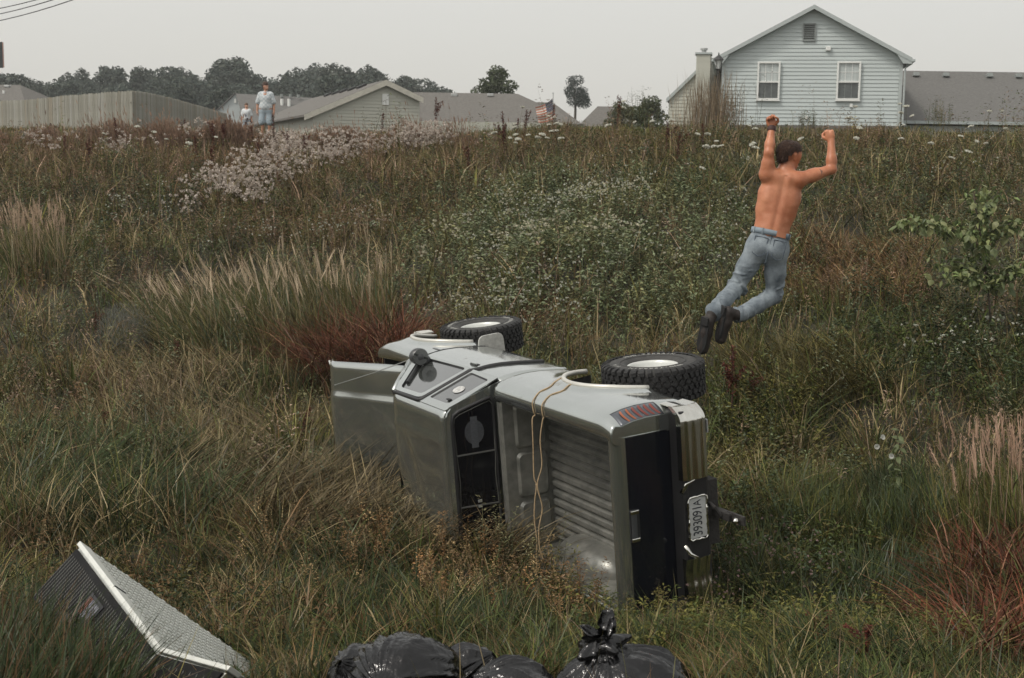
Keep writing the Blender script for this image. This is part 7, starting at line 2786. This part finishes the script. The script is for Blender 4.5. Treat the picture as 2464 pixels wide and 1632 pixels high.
for k, l in enumerate(limbs):
    pts = resample(l, 40, False)
    nl = [50, 62, 42, 38, 52, 28, 24][k]
    for i in range(nl):
        t = (.45 + .55 * i / nl) if k == 0 else (.12 + .88 * i / nl)
        p = pts[min(39, int(t * 39))] + Vector((lr.gauss(0, .06), lr.gauss(0, .12), lr.gauss(0, .06)))
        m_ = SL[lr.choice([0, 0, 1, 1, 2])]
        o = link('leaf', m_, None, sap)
        o.location = p
        o.rotation_euler = (lr.gauss(0, .4), lr.uniform(.1, 1.0), lr.uniform(0, 6.28))
        s_ = lr.uniform(.65, 1.25)
        o.scale = (s_, s_, s_)

v = Veg()
for k, l in enumerate(limbs):
    pts = np.array([tuple(p) for p in resample(l, 60, False)])
    n = [170, 190, 110, 110, 160, 80, 80][k]
    t = vr.uniform(.45 if k == 0 else .1, 1, n)
    Q = pts[(t * 59).astype(int)] + vr.normal(0, 1, (n, 3)) * np.array([.07, .14, .045]) + np.array(tuple(b))
    dd = vr.normal(0, .7, (n, 3)) + np.array([0, 0, -.45])
    v.leaves(Q, dd, vr.uniform(.07, .12, n), vr.uniform(.035, .06, n), pick(np.ones((n, 3)), [C3(.125, .165, .06), C3(.19, .215, .085), C3(.09, .12, .05)]), .3)
v.build('small_leaves', M_VEG, sap)['kind'] = 'stuff'

ML = leafsurf('milkweed leaf', (.125, .155, .085), (.165, .19, .11))
MLm = big_leaf('leaf', .15, .062, ML)
for (px, pb_, pt_, n, lb) in ((1000, 690, 585, 13, 'milkweed like plant with paired pale leaves on the slope above the red grass'), (1022, 700, 600, 11, 'second pale leaved plant just right of its taller neighbour'), (45, 520, 440, 9, 'pale leafy plant at the left edge of the slope'), (120, 480, 420, 8, 'small pale leafy plant on the left slope')):
    b = G(px, pb_)
    hh = W(px, pt_, b.y).z - b.z
    e = empty('leafy_plant', tuple(b))
    tag(e, lb, 'plant')
    MB().tube([(0, 0, -.05), (.01, 0, hh * .5), (0, .01, hh)], [.009, .007, .003], 6).build('stem', MATS['weed stem green'], e)
    for i in range(n):
        z = hh * (.18 + .80 * i / n)
        for s_ in (0, math.pi):
            o = link('leaf', MLm, None, e)
            o.location = (0, 0, z)
            o.rotation_euler = (0, lr.uniform(-.75, -.15), s_ + i * 1.57 + lr.uniform(-.3, .3))
            q = (1.1 - .5 * i / n) * lr.uniform(.8, 1.15) * min(1.2, hh)
            o.scale = (q, q, q)

# bindweed climbing plant with white trumpets, right
b = G(2150, 1255)
e = empty('flowering_plant', tuple(b))
tag(e, 'tall leafy plant with white trumpet flowers beside the tan plumes', 'plant')
M_TRU = leafsurf('white petal', (.58, .58, .52), (.6, .6, .55))
hh = W(2140, 1030, b.y).z - b.z
MB().tube([(0, 0, -.05), (.02, 0, hh * .5), (-.01, .01, hh)], [.008, .006, .003], 6).build('stem', MATS['weed stem green'], e)
BL = big_leaf('leaf', .13, .062, LS[0])
for i in range(26):
    t = .30 + .70 * i / 26
    o = link('leaf', BL, None, e)
    o.location = (lr.gauss(0, .02), lr.gauss(0, .02), hh * t)
    o.rotation_euler = (lr.gauss(0, .3), lr.uniform(-.5, .7), i * 2.4)
    q = (1.15 - .45 * t) * lr.uniform(.7, 1.1)
    o.scale = (q, q, q)
for (px, py) in ((2145, 1098), (2110, 1075), (2125, 1052)):
    p = W(px, py, b.y - .12) - Vector(b)
    MB().lathe([(.002, -.05), (.006, -.03), (.010, -.014), (.019, -.002), (.026, .0)], 9, M=Matrix.Translation(p) @ Matrix.Rotation(R(lr.uniform(50, 90)), 4, 'X') @ Matrix.Rotation(R(lr.uniform(-40, 40)), 4, 'Y')).build('flower', M_TRU, e, smooth=True)
for i, (px, py, lb) in enumerate(((2190, 1153, 'white trumpet flower low in the grass below the plumes'), (2290, 1195, 'white trumpet flower at the foot of the tan plumes'), (2222, 1228, 'small white trumpet flower above the dark green tuft'), (1787, 1127, 'single white flower in the grass right of the chrome bumper'), (2003, 1118, 'pair of white blooms at the left of the flowering plant'), (2378, 765, 'single white flower below the sapling'))):
    d_ = G(px, py + 60).y
    p = W(px, py, d_)
    e = empty('white_flower', tuple(p))
    tag(e, lb, 'flower')
    MB().lathe([(.002, -.05), (.006, -.03), (.010, -.014), (.017, -.002), (.024, .0)], 9, M=Matrix.Rotation(R(60 + 10 * i), 4, 'X')).build('trumpet', M_TRU, e, smooth=True)
    MB().tube([(0, .02, -.03), (.01, .03, -.2), (0, .03, -(p.z - float(gz(p.x, p.y))) - .02)], .003, 5).build('stem', MATS['weed stem green'], e)
# ------------------------------------------------------------------ hazy air
hb_ = MB().box((0, 90, 14), (420, 320, 60)).build('haze')
hb_.location = (0, 0, 0)
hm = bpy.data.materials.new('pale haze')
hm.use_nodes = True
nt = hm.node_tree
nt.nodes.clear()
ho = nt.nodes.new('ShaderNodeOutputMaterial')
pv = nt.nodes.new('ShaderNodeVolumePrincipled')
pv.inputs['Color'].default_value = (.86, .87, .86, 1)
pv.inputs['Density'].default_value = .0008
pv.inputs['Anisotropy'].default_value = .3
nt.links.new(pv.outputs[0], ho.inputs['Volume'])
hb_.data.materials.append(hm)
tag(hb_, 'pale summer haze filling the air', 'haze', kind='stuff')
_t = sum(len(m.polygons) for m in bpy.data.meshes)
print('objects', len(bpy.data.objects), 'mesh faces', _t)
